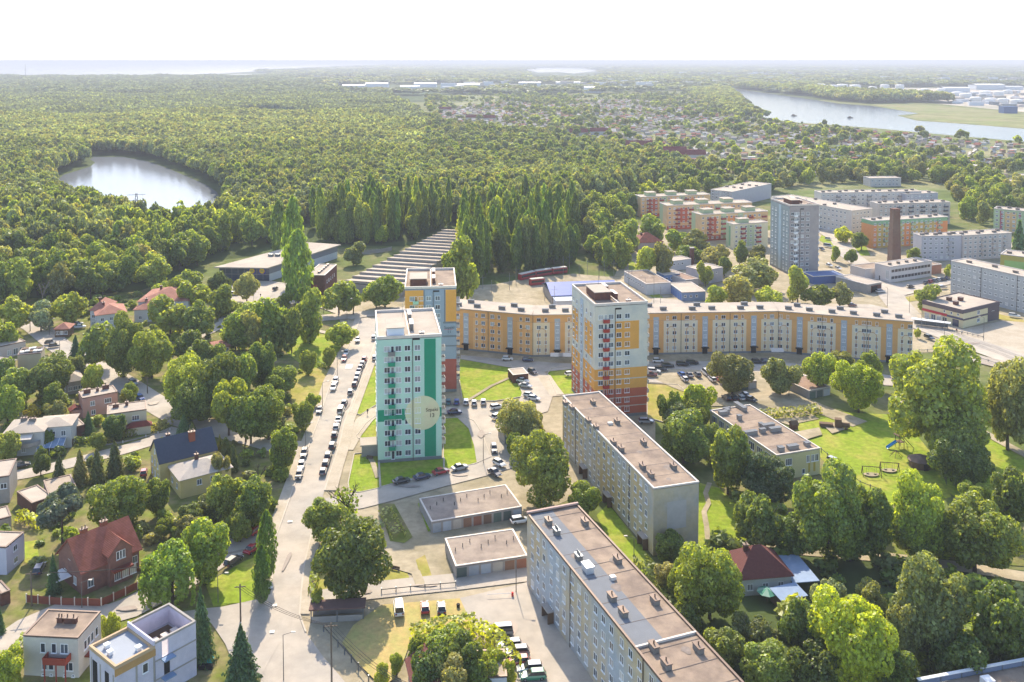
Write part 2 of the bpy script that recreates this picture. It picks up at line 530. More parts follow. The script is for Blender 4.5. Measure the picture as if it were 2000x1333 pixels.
# main street and its pavements
ST_L = [(500, 1420), (512, 1305), (528, 1250), (519, 1212), (530, 1150), (539, 1050), (552, 1015), (574, 952), (597, 888), (621, 826), (648, 744), (663, 712), (678, 682), (696, 646), (704, 622)]
ST_R = [(744, 1420), (668, 1327), (631, 1284), (597, 1237), (585, 1202), (589, 1153), (593, 1112), (608, 1046), (618, 1010), (634, 960), (648, 915), (663, 870), (673, 825), (691, 780), (711, 729), (726, 690), (738, 651), (742, 622)]
sheet("main_street", ST_L + ST_R[::-1], M_asphalt)
def offs(px, dx0, dx1):
    n = len(px)
    return [(a + dx0 + (dx1 - dx0) * i / (n - 1), b) for i, (a, b) in enumerate(px)]
sheet("pavement", ST_L[4:] + offs(ST_L[4:], -24, -10)[::-1], M_pave, raised=0.12)
sheet("pavement", ST_R[4:8] + offs(ST_R[4:8], 20, 20)[::-1], M_pave, raised=0.12)
sheet("pavement", ST_R[9:] + offs(ST_R[9:], 24, 10)[::-1], M_pave, raised=0.12)
def kerb(px, side=0.15):
    pts = [G(a, b) for a, b in px]
    mb = MB()
    for p, q in zip(pts, pts[1:]):
        d = (q - p).normalized()
        n = Vector((-d.y, d.x, 0)) * side
        mb.add([p + n, p - n, q - n, q + n] + [v + Vector((0, 0, 0.15 + _z[0])) for v in (p + n, p - n, q - n, q + n)],
               [(4, 5, 6, 7), (0, 1, 5, 4), (1, 2, 6, 5), (2, 3, 7, 6), (3, 0, 4, 7)])
    _z[0] += 0.001
    return mb.build("kerb", M_kerb, kind="structure")
kerb(ST_L[4:]); kerb(ST_R[3:8]); kerb(ST_R[9:])
for nm, px, mt in LAWN_PX[:8]:
    kerb(px + px[:1], 0.1)
# other streets and drives
ribbon("side_street", [(20, 610), (70, 640), (110, 672), (150, 700), (195, 722), (240, 748), (300, 788), (360, 822), (420, 838), (500, 858), (560, 875), (600, 878)], 9, M_asphalt)
ribbon("side_street", [(-60, 945), (60, 925), (150, 903), (240, 880), (300, 862), (350, 838)], 6, M_asphalt)
ribbon("side_street", [(-80, 1330), (-10, 1275), (60, 1225), (110, 1200), (200, 1205), (250, 1190), (330, 1150), (400, 1108), (450, 1075), (520, 1030)], 7.5, M_asphalt)
ribbon("side_street", [(280, 1240), (330, 1215), (400, 1205), (460, 1200), (520, 1185)], 5, M_asphalt)
sheet("junction", [(395, 1196), (505, 1172), (535, 1160), (545, 1260), (512, 1320), (470, 1335), (440, 1260), (420, 1230)], M_asphalt)
ribbon("access_road", [(590, 1178), (700, 1158), (800, 1147), (900, 1137), (1040, 1120)], 6.0, M_asphalt)
ribbon("access_road", [(640, 990), (700, 980), (760, 965), (860, 938), (940, 918), (1010, 897), (1040, 880)], 8.0, M_asphalt)
ribbon("tower_path", [(672, 880), (690, 850), (712, 822), (738, 800)], 5.0, M_pave)
ribbon("access_road", [(965, 905), (958, 870), (945, 835), (920, 812), (900, 800), (870, 800)], 9.0, M_asphalt)
ribbon("access_road", [(905, 800), (960, 800), (1000, 812), (1040, 800), (1050, 770), (1045, 745), (1030, 722)], 10.0, M_asphalt)
ribbon("footpath", [(1062, 735), (1075, 755), (1090, 775)], 4.5, M_pave)
sheet("courtyard_road", [(900, 695), (1000, 705), (1120, 712), (1270, 708), (1500, 706), (1650, 722), (1760, 738), (1760, 756), (1500, 742), (1400, 748), (1330, 752), (1265, 748), (1122, 722), (1060, 728), (1010, 722), (900, 703)], M_asphalt)
sheet("car_park", [(1265, 735), (1300, 722), (1500, 728), (1520, 770), (1600, 820), (1540, 832), (1440, 795), (1385, 795), (1345, 770), (1310, 757)], M_sand)
ribbon("access_road", [(1460, 745), (1530, 770), (1600, 800), (1680, 830)], 7.0, M_sand)
ribbon("footpath", [(1000, 708), (1005, 735), (960, 755), (912, 785)][1:], 1.2, M_sand)
ribbon("footpath", [(1386, 945), (1378, 965), (1384, 985), (1375, 1002), (1380, 1030), (1384, 1070)], 1.2, M_sand)
ribbon("footpath", [(590, 640), (640, 652), (690, 662)], 2.5, M_pave)
ribbon("footpath", [(716, 886), (728, 905), (738, 935)], 1.3, M_sand)
ribbon("footpath", [(745, 1090), (780, 1110), (812, 1120), (822, 1146)], 2.0, M_sand)
ribbon("garden_lane", [(1400, 1060), (1500, 1072), (1620, 1082), (1740, 1092), (1880, 1110), (2040, 1135)], 4.0, M_sand)
ribbon("footpath", [(1900, 835), (1950, 862), (2030, 905)], 3.0, M_sand)
sheet("supermarket_car_park", [(420, 600), (440, 560), (500, 545), (560, 555), (590, 575), (520, 610), (430, 640)], M_asphalt)
ribbon("side_street", [(380, 660), (440, 632), (520, 600), (580, 590), (640, 600), (700, 622)], 7.0, M_asphalt)
ribbon("cross_street", [(600, 625), (680, 618), (740, 612), (800, 605), (900, 590)], 9.0, M_asphalt)
sheet("tram_loop", [(905, 585), (950, 560), (1010, 548), (1120, 536), (1220, 545), (1270, 580), (1300, 600), (1240, 604), (1060, 606), (905, 604)], M_sand)
ribbon("main_avenue", [(1270, 592), (1400, 604), (1560, 604), (1700, 606), (1790, 628), (1880, 662), (2000, 706), (2120, 760)], 17.0, M_asphalt)
ribbon("avenue_branch", [(1775, 620), (1745, 585), (1730, 560), (1700, 530), (1660, 500), (1640, 470), (1600, 445)], 11.0, M_asphalt)
sheet("shop_yard", [(1790, 615), (1880, 645), (1960, 628), (2100, 640), (2100, 735), (1990, 690), (1880, 655), (1795, 628)], M_pave)
sheet("office_car_park", [(1740, 556), (1870, 540), (1890, 548), (1760, 580)], M_asphalt)
ribbon("pavement", [(1700, 706), (1790, 690), (1860, 690), (1960, 715), (2060, 752)][2:], 9.0, M_concrete)
# painted road marks
def mark(p, q, w):
    a, b = G(*p), G(*q)
    d = (b - a).normalized()
    n = Vector((-d.y, d.x, 0)) * w / 2
    sheet("road_marking", None, M_white, world=[a + n, b + n, b - n, a - n])
for i in range(5):
    a, b = 675 + i * 2.6, 722
    mark((a, b), (a + 3, b - 8), 0.45)
for px, py in ((536, 1186), (531, 1238), (528, 1151), (566, 1022)):
    mark((px - 4, py), (px + 5, py - 1), 0.8)
# the paved lot: yellowish pavers with grass in the joints, each row of slabs its own relief
M_paver = mat("grass_paver", "#b59b62", vary=0.22, scale=1.3, col2="#a39a5a", fac2=0.5, scale2=0.25, rough=0.95)
LOT = [(668, 1260), (690, 1225), (745, 1185), (900, 1172), (926, 1230), (920, 1236), (850, 1250), (800, 1262), (790, 1290), (770, 1330), (745, 1345), (700, 1300)]
sheet("paved_lot", LOT, M_paver)
sheet("concrete_lot", [(898, 1172), (1000, 1148), (1032, 1140), (1075, 1205), (1170, 1338), (1240, 1440), (1030, 1440), (1000, 1300), (960, 1245), (926, 1232)], M_asphalt)

# worn asphalt patches and drain covers
M_patch = mat("asphalt_patch", "#9d9084", vary=0.12, scale=0.6)
M_patch2 = mat("pale_asphalt_patch", "#b1a292", vary=0.1, scale=0.6)
for i, (a, b, w, l, q) in enumerate(((560, 1100, 0.8, 9, 0), (655, 850, 1.5, 7, 1), (680, 790, 1.2, 10, 0), (800, 952, 5, 1.2, 0), (900, 930, 4, 1.5, 1), (700, 1160, 6, 1.4, 0), (830, 1147, 5, 1.0, 1), (1000, 1230, 2, 5, 1), (700, 720, 1.2, 8, 0), (940, 850, 2, 5, 0), (250, 1192, 4, 1.5, 0), (300, 790, 3, 3, 1), (1900, 672, 6, 3, 0), (1700, 606, 10, 2, 1))):
    c_ = G(a, b)
    pts = [Vector((c_.x + w * 0.5 * math.cos(t_) * (1 + 0.2 * math.sin(3 * t_ + i)), c_.y + l * 0.5 * math.sin(t_) * (1 + 0.2 * math.cos(2 * t_ + i)), 0)) for t_ in [2 * math.pi * k / 12 for k in range(12)]]
    sheet("asphalt_patch", None, M_patch2 if q else M_patch, world=pts)
M_rail = mat("tram_rail", "#6a625c", vary=0.1, rough=0.4, metal=0.5)
for off_ in (-2.6, -1.15, 1.15, 2.6):
    pts = [G(a, b) for a, b in ((1270, 592), (1400, 604), (1560, 604), (1700, 606), (1790, 628), (1880, 662), (2000, 706), (2120, 760))]
    ww = []
    for i, p_ in enumerate(pts):
        a, b = pts[max(i - 1, 0)], pts[min(i + 1, len(pts) - 1)]
        d_ = (b - a).normalized()
        ww.append(p_ + Vector((-d_.y, d_.x, 0)) * off_)
    ribbon("tram_rail", None, 0.16, M_rail, world=ww)
# ------------------------------------------------------------------ building kit
M_roof = mat("bitumen_roof", "#998673", vary=0.22, scale=0.5, col2="#7d6d60", fac2=0.52, scale2=0.18, rough=0.95)
M_roof_pale = mat("pale_bitumen_roof", "#b3a695", vary=0.12, scale=0.3, col2="#a69a8c", fac2=0.5, scale2=0.1, rough=0.95)
M_roof_grey = mat("new_grey_felt", "#74777b", vary=0.08, scale=0.4, rough=0.95)
M_cap = mat("pale_parapet_cap", "#cfc4b8", vary=0.08, scale=0.8, rough=0.6)
M_capmetal = mat("brown_flashing", "#6b574a", vary=0.1, rough=0.5, metal=0.2)
M_vent = mat("chimney_concrete", "#77726c", vary=0.15, scale=1.0)
M_ventdark = mat("soot", "#2b2a2a", vary=0.2)
M_brick = mat("weathered_brick", "#6d4638", vary=0.2, scale=1.5, col2="#5a3c33", fac2=0.5, scale2=0.8)
M_frame = mat("white_window_frame", "#e4e4e2", vary=0.03, rough=0.4)
M_glassA = glass_mat("window_glass_dark", (0.035, 0.045, 0.06))
M_glassB = glass_mat("window_glass_curtain", (0.22, 0.23, 0.24), 0.2)
M_glassD = glass_mat("window_glass_blind", (0.42, 0.42, 0.40), 0.3)
M_glassC = glass_mat("window_glass_grey", (0.10, 0.12, 0.14), 0.12)
M_pipe = mat("rain_pipe", "#5b5148", vary=0.1, rough=0.5)
M_dark = mat("dark_opening", "#1d1c1d", vary=0.1)
M_concwall = mat("raw_concrete_wall", "#9c958d", vary=0.12, scale=0.6)
M_steel = mat("grey_steel", "#7d8083", vary=0.08, rough=0.45, metal=0.6)
M_wood = mat("weathered_wood", "#6a5442", vary=0.2, scale=1.2)
M_redtile = mat("red_roof_tile", "#8a4233", vary=0.18, scale=2.0, tiles=1.6, col2="#6f3328", fac2=0.5, scale2=0.5, rough=0.8)
M_doorpaint = mat("door_paint", "#6b5a4c", vary=0.15, objvar=0.5)

_win = {}
def win_meshes(w, h, n, far=False):
    k = (round(w, 2), round(h, 2), n, far)
    if k in _win:
        return _win[k]
    t = 0.09 if not far else 0.12
    f = MB()
    f.box(-w / 2, w / 2, -0.06, 0.02, h - t, h).box(-w / 2, w / 2, -0.06, 0.02, 0, t)
    f.box(-w / 2, -w / 2 + t, -0.058, 0.02, t, h - t).box(w / 2 - t, w / 2, -0.058, 0.02, t, h - t)
    for i in range(1, n):
        x = -w / 2 + w * i / n
        f.box(x - t / 2, x + t / 2, -0.057, 0.02, t, h - t)
    f.box(-w / 2 - 0.08, w / 2 + 0.08, -0.18, 0.02, -0.07, -0.005)
    fm = f.mesh("window", [M_frame])
    ps = []
    for gm in (M_glassA, M_glassA, M_glassB, M_glassC, M_glassD, M_glassC):
        p = MB()
        p.add([(-w / 2 + t, -0.02, t), (w / 2 - t, -0.02, t), (w / 2 - t, -0.02, h - t), (-w / 2 + t, -0.02, h - t)], [(0, 1, 2, 3)])
        ps.append(p.mesh("pane", [gm]))
    _win[k] = (fm, ps)
    return _win[k]
class Face:
    def __init__(s, parent, o, th, length):
        s.p, s.o, s.th, s.len = parent, o, th, length
        s.c, s.s = math.cos(th), math.sin(th)
    def at(s, u, out=0.0, z=0.0):
        return (s.o[0] + s.c * u + s.s * out, s.o[1] + s.s * u - s.c * out, z)
    def window(s, u, z, w=1.5, h=1.4, n=2, far=False, pane=True):
        fm, ps = win_meshes(w, h, n, far)
        o = put("window", fm, s.p, s.at(u, 0, z), s.th)
        put("pane", rnd.choice(ps), o)
        return o
    def grid(s, us, zs, w=1.5, h=1.4, n=2, far=False):
        for z in zs:
            for u in us:
                s.window(u, z, w, h, n, far)
    def panel(s, u0, u1, z0, z1, m, out=0.02, name="painted_panel"):
        mb = MB().box(u0, u1, -out, 0.01, z0, z1)
        return mb.build(name, m, s.p, s.at(0, 0, 0), s.th)
    def part(s, mb, name, m, u=0, z=0):
        return mb.build(name, m, s.p, s.at(u, 0, z), s.th)
def faces(t, Wd, D):
    return dict(front=Face(t, (0, 0), 0, Wd), right=Face(t, (Wd, 0), R(90), D), back=Face(t, (Wd, D), R(180), Wd), left=Face(t, (0, D), R(-90), D))
def rect(FL, FR, h, depth=None, BL=None, BR=None):
    """front-left and front-right roof corners (photo pixels at height h) -> base place, turn, width, depth"""
    a, b = G(*FL, h), G(*FR, h)
    d = b - a
    rz = math.atan2(d.y, d.x)
    n = Vector((-math.sin(rz), math.cos(rz), 0))
    ds = []
    if BL:
        ds.append((G(*BL, h) - a).dot(n))
    if BR:
        ds.append((G(*BR, h) - b).dot(n))
    if ds:
        depth = sum(ds) / len(ds)
    return Vector((a.x, a.y, 0)), rz, d.length, depth
def flat_roof(t, Wd, D, h, m=None, cap=M_cap, par=0.35, inset=0.3, z0=None):
    """parapet ring and roof surface"""
    MB().box(inset, Wd - inset, inset, D - inset, h - 0.2, h).build("roof", m or M_roof, t)
    if par:
        r = MB()
        r.box(-0.06, Wd + 0.06, -0.06, inset, h - 0.05, h + par).box(-0.06, Wd + 0.06, D - inset, D + 0.06, h - 0.05, h + par)
        r.box(-0.06, inset, inset, D - inset, h - 0.052, h + par).box(Wd - inset, Wd + 0.06, inset, D - inset, h - 0.052, h + par)
        r.build("parapet", cap, t)
def felt_seams(t, Wd, D, h, step=5.5):
    m = mat("felt_seam", "#6b605a", vary=0.2)
    k = step
    while k < D - 1:
        o = MB().box(0.4, Wd - 0.4, -0.06, 0.06, 0, 0.02).build("felt_seam", m, t, (0, k + rnd.uniform(-0.8, 0.8), h), R(rnd.uniform(-0.6, 0.6)))
        k += step * rnd.uniform(0.8, 1.3)
    st = mat("roof_stain", "#7f736a", vary=0.3, scale=1.0)
    for _ in range(int(Wd * D / 120)):
        x, y, r_ = rnd.uniform(1.6, Wd - 1.6), rnd.uniform(2, D - 2), rnd.uniform(0.5, 1.2)
        MB().add([(r_ * math.cos(q) * (1 + 0.3 * math.sin(3 * q)), 1.5 * r_ * math.sin(q), 0) for q in [2 * math.pi * i / 11 for i in range(11)]], [tuple(range(11))]).build("roof_stain", st, t, (x, y, h + 0.008 + rnd.uniform(0, 0.004)))
def chimney_mesh(l, w, h, pots=2, m=None, capm=None):
    mb = MB()
    mb.box(-l / 2, l / 2, -w / 2, w / 2, 0, h, 0)
    mb.box(-l / 2 - 0.1, l / 2 + 0.1, -w / 2 - 0.1, w / 2 + 0.1, h, h + 0.12, 1)
    for i in range(pots):
        x = -l / 2 + l * (i + 0.5) / max(pots, 1)
        mb.tube((x, 0, h + 0.1), (x, 0, h + 0.7), 0.12, 0.12, 6, 1)
    return mb.mesh("chimney", [m or M_vent, capm or M_capmetal])
_text = {}
def text_mesh(s, size, m):
    k = (s, size, m.name)
    if k in _text:
        return _text[k]
    cu = bpy.data.curves.new("lettering", 'FONT')
    cu.body = s
    cu.size = size
    cu.align_x = 'CENTER'
    cu.extrude = 0.02
    o = bpy.data.objects.new("lettering", cu)
    COL.objects.link(o)
    dg = bpy.context.evaluated_depsgraph_get()
    me = bpy.data.meshes.new_from_object(o.evaluated_get(dg))
    me.transform(Matrix.Rotation(R(90), 4, 'X'))
    me.materials.clear()
    me.materials.append(m)
    bpy.data.objects.remove(o)
    bpy.data.curves.remove(cu)
    me.name = "lettering"
    _text[k] = me
    return me

# ------------------------------------------------------------------ the four eleven-storey towers
FLOORS = 11
def tower(name, label, FL, FR, BL, BR, h, wall, plinth, balc, side_wall=None):
    loc, rz, Wd, D = rect(FL, FR, h, BL=BL, BR=BR)
    t = thing(name, loc, rz, label, "tower block", "eleven-storey tower blocks")
    MB().box(0, Wd, 0, D, 0, h - 0.25).build("wall", wall, t)
    flat_roof(t, Wd, D, h, M_roof_pale if name == "tower_block" else M_roof, par=0.7)
    f = faces(t, Wd, D)
    f["front"].panel(0, Wd, 0, 0.9, plinth, 0.05, "plinth")
    f["left"].panel(0, D, 0, 0.9, plinth, 0.05, "plinth")
    zs = [1.6 + 2.78 * i for i in range(FLOORS)]
    return t, f, Wd, D, zs
def balcony_mesh(w, d, m):
    mb = MB()
    mb.box(-w / 2, w / 2, -d, 0, -0.15, 0, 1)
    mb.box(-w / 2, w / 2, -d - 0.03, -d + 0.03, 0, 1.0, 0)
    mb.box(-w / 2, -w / 2 + 0.06, -d + 0.03, 0, 0, 1.0, 0).box(w / 2 - 0.06, w / 2, -d + 0.03, 0, 0, 1.0, 0)
    return mb.mesh("balcony", [m, M_concwall])
def tower_front(f, Wd, zs, cols, door, bal, balm, pipe, skip_low=True, toph=None):
    F = f["front"]
    for i, z in enumerate(zs):
        for c, n in cols:
            F.window(c * Wd, z, 1.55 if n == 2 else 0.9, 1.45, n)
        F.window(door * Wd, z - 0.75, 0.85, 2.2, 1)
        if i > 0:
            put("balcony", balm if i < 10 or toph is None else toph, F.p, F.at(bal * Wd, 0, z - 0.85), F.th)
    pm = MB().box(-0.08, 0.08, -0.14, 0, 0.3, zs[-1] + 3.2)
    F.part(pm, "rain_pipe", M_pipe, pipe * Wd)
    F.panel(pipe * Wd, pipe * Wd + 1.9, zs[-1] + 2.75, zs[-1] + 3.25, M_dark, 0.06, "vent_grille")
def side_balconies(f, D, zs, m, u=2.5, w=2.4):
    F = f["right"]
    me = balcony_mesh(w, 1.1, m)
    for z in zs[1:]:
        put("balcony", me, F.p, F.at(u, 0, z - 0.85), F.th)
        F.window(u, z - 0.75, 0.85, 2.2, 1)
def tower_roof(t, Wd, D, h, mid=0.47, lift=(0.12, 0.42, 0.18, 0.5), lm=M_concwall, brick=True):
    """low wall across the roof, lift house, chimney stacks, aerial"""
    MB().box(mid * Wd - 0.15, mid * Wd + 0.15, 1.2, D - 1.0, h, h + 0.5).build("roof_wall", M_cap, t)
    x0, x1, y0, y1 = lift[0] * Wd, lift[1] * Wd, lift[2] * D, lift[3] * D
    hs = MB().box(x0, x1, y0, y1, h, h + 2.3).build("lift_house", lm, t)
    MB().box(x0 - 0.25, x1 + 0.25, y0 - 0.25, y1 + 0.25, h + 2.3, h + 2.5).build("lift_house_roof", M_roof_pale, hs)
    cm = chimney_mesh(0.9, 5.0, 1.7, 0, M_brick if brick else M_vent, M_cap)
    for y in (0.35, 0.72):
        put("chimney", cm, t, ((mid + 0.06) * Wd, y * D, h))
    put("chimney", chimney_mesh(1.3, 1.0, 0.9, 1, M_brick if brick else M_vent, M_cap), t, ((mid + 0.2) * Wd, 1.6, h))
    a = MB().tube((0, 0, 0), (0, 0, 4.2), 0.04).tube((-0.7, 0, 3.6), (0.7, 0, 3.6), 0.025).tube((-0.5, 0, 3.1), (0.5, 0, 3.1), 0.025)
    a.build("aerial", M_steel, t, (mid * Wd - 0.8, 0.75 * D, h))
mint = mat("mint_render", "#b7d6c2", vary=0.05, scale=0.4, col2="#adcdbb", fac2=0.5, scale2=0.2)
dgreen = mat("emerald_render", "#1f8a68", vary=0.06, scale=0.4)
sandp = mat("sand_render", "#d0d2a8", vary=0.05, scale=0.5, col2="#d3c8a0", fac2=0.55, scale2=0.2)
greyp = mat("plinth_grey", "#7d7f80", vary=0.1)
t, f, Wd, D, zs = tower("tower_block", "mint green tower block with dark green stripe and beige disc", (736.6, 663.4), (862, 657.2), (734.1, 611.9), (843.8, 605.3), 32.8, mint, greyp, None)
MINT_T = t
F = f["front"]
F.panel(0.73 * Wd, 0.91 * Wd, 0.95, 32.3, dgreen)
F.panel(0.02, 0.43 * Wd, 11.0, 14.1, dgreen)
F.panel(0.43 * Wd, Wd - 0.02, 11.4, 13.9, dgreen, 0.015)
disc = MB()
cx, cz, rr = 0.70 * Wd, 12.7, 4.55
pts = []
for i in range(48):
    a = 2 * math.pi * i / 48
    pts.append((min(cx + rr * math.cos(a), Wd - 0.05), cz + rr * math.sin(a)))
disc.add([(x, -0.04, z) for x, z in pts] + [(x, 0.0, z) for x, z in pts], [tuple(range(47, -1, -1))[::-1]] + [(i, i + 48, (i + 1) % 48 + 48, (i + 1) % 48) for i in range(48)])
F.part(disc, "painted_disc", sandp)
M_letter = mat("dark_lettering", "#3d372c", vary=0.05)
for s_, z, sz in (("Szpaki", 13.0, 1.3), ("13", 11.4, 1.5)):
    put("lettering", text_mesh(s_, sz, M_letter), t, F.at(0.845 * Wd, 0.06, z), 0)
tower_front(f, Wd, zs, [(0.15, 2), (0.325, 2), (0.468, 2), (0.624, 2)], 0.235, 0.22, balcony_mesh(1.75, 1.0, dgreen), 0.548, toph=balcony_mesh(1.75, 1.0, M_steel))
side_balconies(f, D, zs, M_cap)
tower_roof(t, Wd, D, 32.8, 0.5, (0.16, 0.42, 0.05, 0.38), mat("white_lift_house", "#d9dde3", vary=0.04), False)
for u in (0.3, 0.5, 0.7):
    f["left"].grid([u * D], zs, 1.5, 1.45)
# side entrance pavilion
e = MB().box(-4.2, -0.05, 4.5, 9.0, 0, 3.0).build("entrance_porch", M_concwall, t)
MB().box(-4.6, -0.06, 4.2, 9.4, 3.0, 3.3).build("porch_roof", M_roof_pale, e)

cream = mat("cream_panel", "#d3cbb8", vary=0.06, scale=0.4, col2="#bfbdb2", fac2=0.5, scale2=0.15)
orange = mat("amber_render", "#d99c4a", vary=0.06, scale=0.4)
rust = mat("rust_red_render", "#b45f45", vary=0.07, scale=0.4)
redbal = mat("red_balcony", "#a33a2c", vary=0.06)
t, f, Wd, D, zs = tower("tower_block_orange", "cream, amber and rust red tower block with red balconies", (1161.9, 598.7), (1264.8, 592.7), (1121.9, 557.9), (1217, 555.3), 33.5, cream, greyp, None)
t.name = "tower_block"
for F, L_ in ((f["front"], Wd), (f["left"], D), (f["right"], D)):
    F.panel(0.0, L_, 11.6, 14.7, orange); F.panel(0.0, L_, 8.5, 11.3, orange)
    F.panel(0.0, L_, 6.0, 8.5, rust); F.panel(0.0, L_, 3.4, 5.75, rust); F.panel(0.0, L_, 0.92, 3.15, rust)
F = f["front"]
F.panel(0.385 * Wd, 0.84 * Wd, 20.2, 28.6, orange)
tower_front(f, Wd, zs, [(0.115, 2), (0.305, 2), (0.455, 2), (0.615, 2)], 0.205, 0.21, balcony_mesh(1.75, 1.0, redbal), 0.385)
F = f["left"]
F.panel(0.04 * D, 0.30 * D, 17.5, 27.5, orange); F.panel(0.58 * D, 0.92 * D, 17.5, 27.5, orange)
loggia = mat("pale_blue_loggia", "#aab4bd", vary=0.08)
F.panel(0.40 * D, 0.52 * D, 1.0, 32.5, loggia, 0.12, "stairwell_bay")
F.grid([0.1 * D, 0.24 * D, 0.66 * D, 0.84 * D], zs, 1.4, 1.4)
for z in zs:
    F.window(0.46 * D, z, 1.3, 1.3, 2).location.x -= 0.12
side_balconies(f, D, zs, M_cap)
tower_roof(t, Wd, D, 33.5, 0.47, (0.12, 0.42, 0.25, 0.62), M_brick, True)

slate = mat("blue_grey_render", "#8d9aa6", vary=0.05, scale=0.4)
dslate = mat("dark_grey_band", "#6f777d", vary=0.05)
brownr = mat("brick_red_render", "#a5584a", vary=0.07)
t, f, Wd, D, zs = tower("tower_block_grey", "grey and amber tower block with red base behind the mint tower", (790.7, 564.9), (891.2, 562.7), (784.3, 529.2), (874.8, 527.1), 33.3, slate, greyp, None)
t.name = "tower_block"
F = f["front"]
F.panel(0.0, 0.36 * Wd, 14.5, 32.8, orange); F.panel(0.79 * Wd, Wd, 22.6, 32.8, orange)
F.panel(0.36 * Wd, 0.385 * Wd, 14.5, 32.8, dslate, 0.024); F.panel(0.76 * Wd, 0.785 * Wd, 22.6, 32.8, dslate, 0.024); F.panel(0.74 * Wd, Wd, 22.0, 22.6, dslate, 0.025)
F.panel(0.72 * Wd, Wd, 17.6, 18.2, dslate, 0.025); F.panel(0.72 * Wd, Wd, 14.6, 15.0, dslate, 0.025)
F.panel(0.0, Wd, 0.92, 10.6, brownr)
for s_, z, sz in (("Szpaki", 20.3, 1.3), ("11", 18.9, 1.3)):
    put("lettering", text_mesh(s_, sz, mat("grey_lettering", "#4a4d57", vary=0.05)), t, F.at(0.86 * Wd, 0.06, z), 0)
F.panel(0.76 * Wd, 0.93 * Wd, 20.0, 20.12, mat("pink_swash", "#b4606c", vary=0.05), 0.05, "painted_swash")
tower_front(f, Wd, zs, [(0.14, 2), (0.31, 2), (0.46, 2), (0.635, 2)], 0.215, 0.21, balcony_mesh(1.75, 1.0, mat("pale_green_balcony", "#9fc4a6", vary=0.08)), 0.55)
side_balconies(f, D, zs, M_cap)
tower_roof(t, Wd, D, 33.3, 0.5, (0.1, 0.42, 0.12, 0.45), M_brick, True)
f["left"].grid([0.2 * D, 0.5 * D, 0.8 * D], zs, 1.4, 1.4)

mauve = mat("unpainted_grey_panel", "#a09893", vary=0.08, scale=0.5, col2="#938d8b", fac2=0.5, scale2=0.2)
teal = mat("grey_teal_panel", "#8d9694", vary=0.08, scale=0.5)
t, f, Wd, D, zs = tower("tower_block_plain", "plain grey tower block on the right with white balconies", (1542.5, 402.8), (1600, 401.5), (1496.1, 389.6), None, 34.0, mauve, greyp, None)
t.name = "tower_block"
tower_front(f, Wd, zs, [(0.1, 2), (0.28, 2), (0.44, 2), (0.62, 2)], 0.2, 0.2, balcony_mesh(1.75, 1.0, M_frame), 0.36)
F = f["left"]
F.panel(0.01 * D, 0.99 * D, 0.95, 33.4, teal, 0.03)
F.panel(0.46 * D, 0.58 * D, 1.0, 33.0, mat("pale_stair_bay", "#a5b4b8", vary=0.08), 0.15, "stairwell_bay")
F.grid([0.12 * D, 0.3 * D, 0.72 * D, 0.88 * D], zs, 1.4, 1.4)
side_balconies(f, D, zs, M_frame)
tower_roof(t, Wd, D, 34.0, 0.5, (0.12, 0.42, 0.12, 0.5), M_brick, True)
# ------------------------------------------------------------------ five-storey slab blocks
def slab(name, label, loc, rz, Wd, D, h, wall, floors=5, left=None, front=None, right=None, roof=None, far=False, cap=M_cap, group="five-storey blocks of flats", chim=None, win=(1.4, 1.4, 2), z0=1.5, fh=2.75, par=0.3, cat="block of flats", pipes=()):
    t = thing(name, loc, rz, label, cat, group)
    MB().box(0, Wd, 0, D, 0, h - 0.22).build("wall", wall, t)
    flat_roof(t, Wd, D, h, roof, cap, par)
    f = faces(t, Wd, D)
    zs = [z0 + fh * i for i in range(floors)]
    for nm, us in (("left", left), ("front", front), ("right", right)):
        if us:
            f[nm].grid(us, zs, win[0], win[1], win[2], far)
    for nm, u in pipes:
        f[nm].part(MB().box(-0.08, 0.08, -0.14, 0, 0.2, h), "rain_pipe", M_pipe, u)
    if chim:
        for (x, y, l, w, hh, pots, c) in chim:
            put("chimney", chimney_mesh(l, w, hh, pots, c), t, (x, y, h))
    return t, f, zs
ochre = mat("stained_ochre_panel", "#c2ac7f", vary=0.14, scale=0.5, col2="#a6a8a4", fac2=0.53, scale2=0.12, stretch=(1, 1, 0.8))
ochre2 = mat("stained_blue_ochre_panel", "#bda985", vary=0.14, scale=0.5, col2="#a2a9b0", fac2=0.5, scale2=0.1, stretch=(1, 1, 0.8))
# nearest block, running off the bottom of the picture
h = 14.8
a, b = G(1029.4, 1005, h), G(1292.6, 1333, h)
d = (a - b).normalized()                      # away from the camera
rz = math.atan2(d.y, d.x) - R(90)
Wd = (G(1128.8, 988.4, h) - a).length
D = (a - b).length + 42
org = a - d * D
def entrance(F, u):
    p = MB().box(u - 1.6, u + 1.6, -1.3, 0, 2.5, 2.7, 0).box(u - 1.5, u - 1.35, -1.2, 0, 0, 2.5, 1).box(u + 1.35, u + 1.5, -1.2, 0, 0, 2.5, 1).build("entrance_canopy", [M_concwall, M_wood], F.p, F.at(0), F.th)
    MB().box(u - 0.8, u + 0.8, -0.08, 0, 0, 2.3).build("door", M_doorpaint, F.p, F.at(0), F.th)
us = []
u = 3.0
while u < D - 2:
    us += [u]
    u += 2.9 if len(us) % 3 else 3.6
t, f, zs = slab("slab_block", "long ochre block of flats nearest the camera with brown and grey roof", Vector((org.x, org.y, 0)), rz, Wd, D, h, ochre2, left=us, roof=M_roof, cap=M_capmetal, win=(1.3, 1.4, 2), pipes=[("left", D * k) for k in (0.22, 0.5, 0.78)])
for k in (12, 36, 60, 84):
    entrance(f["left"], k)
MB().box(0.35, Wd * 0.48, D * 0.53, D - 0.35, h, h + 0.03).build("new_felt_strip", M_roof_grey, t)
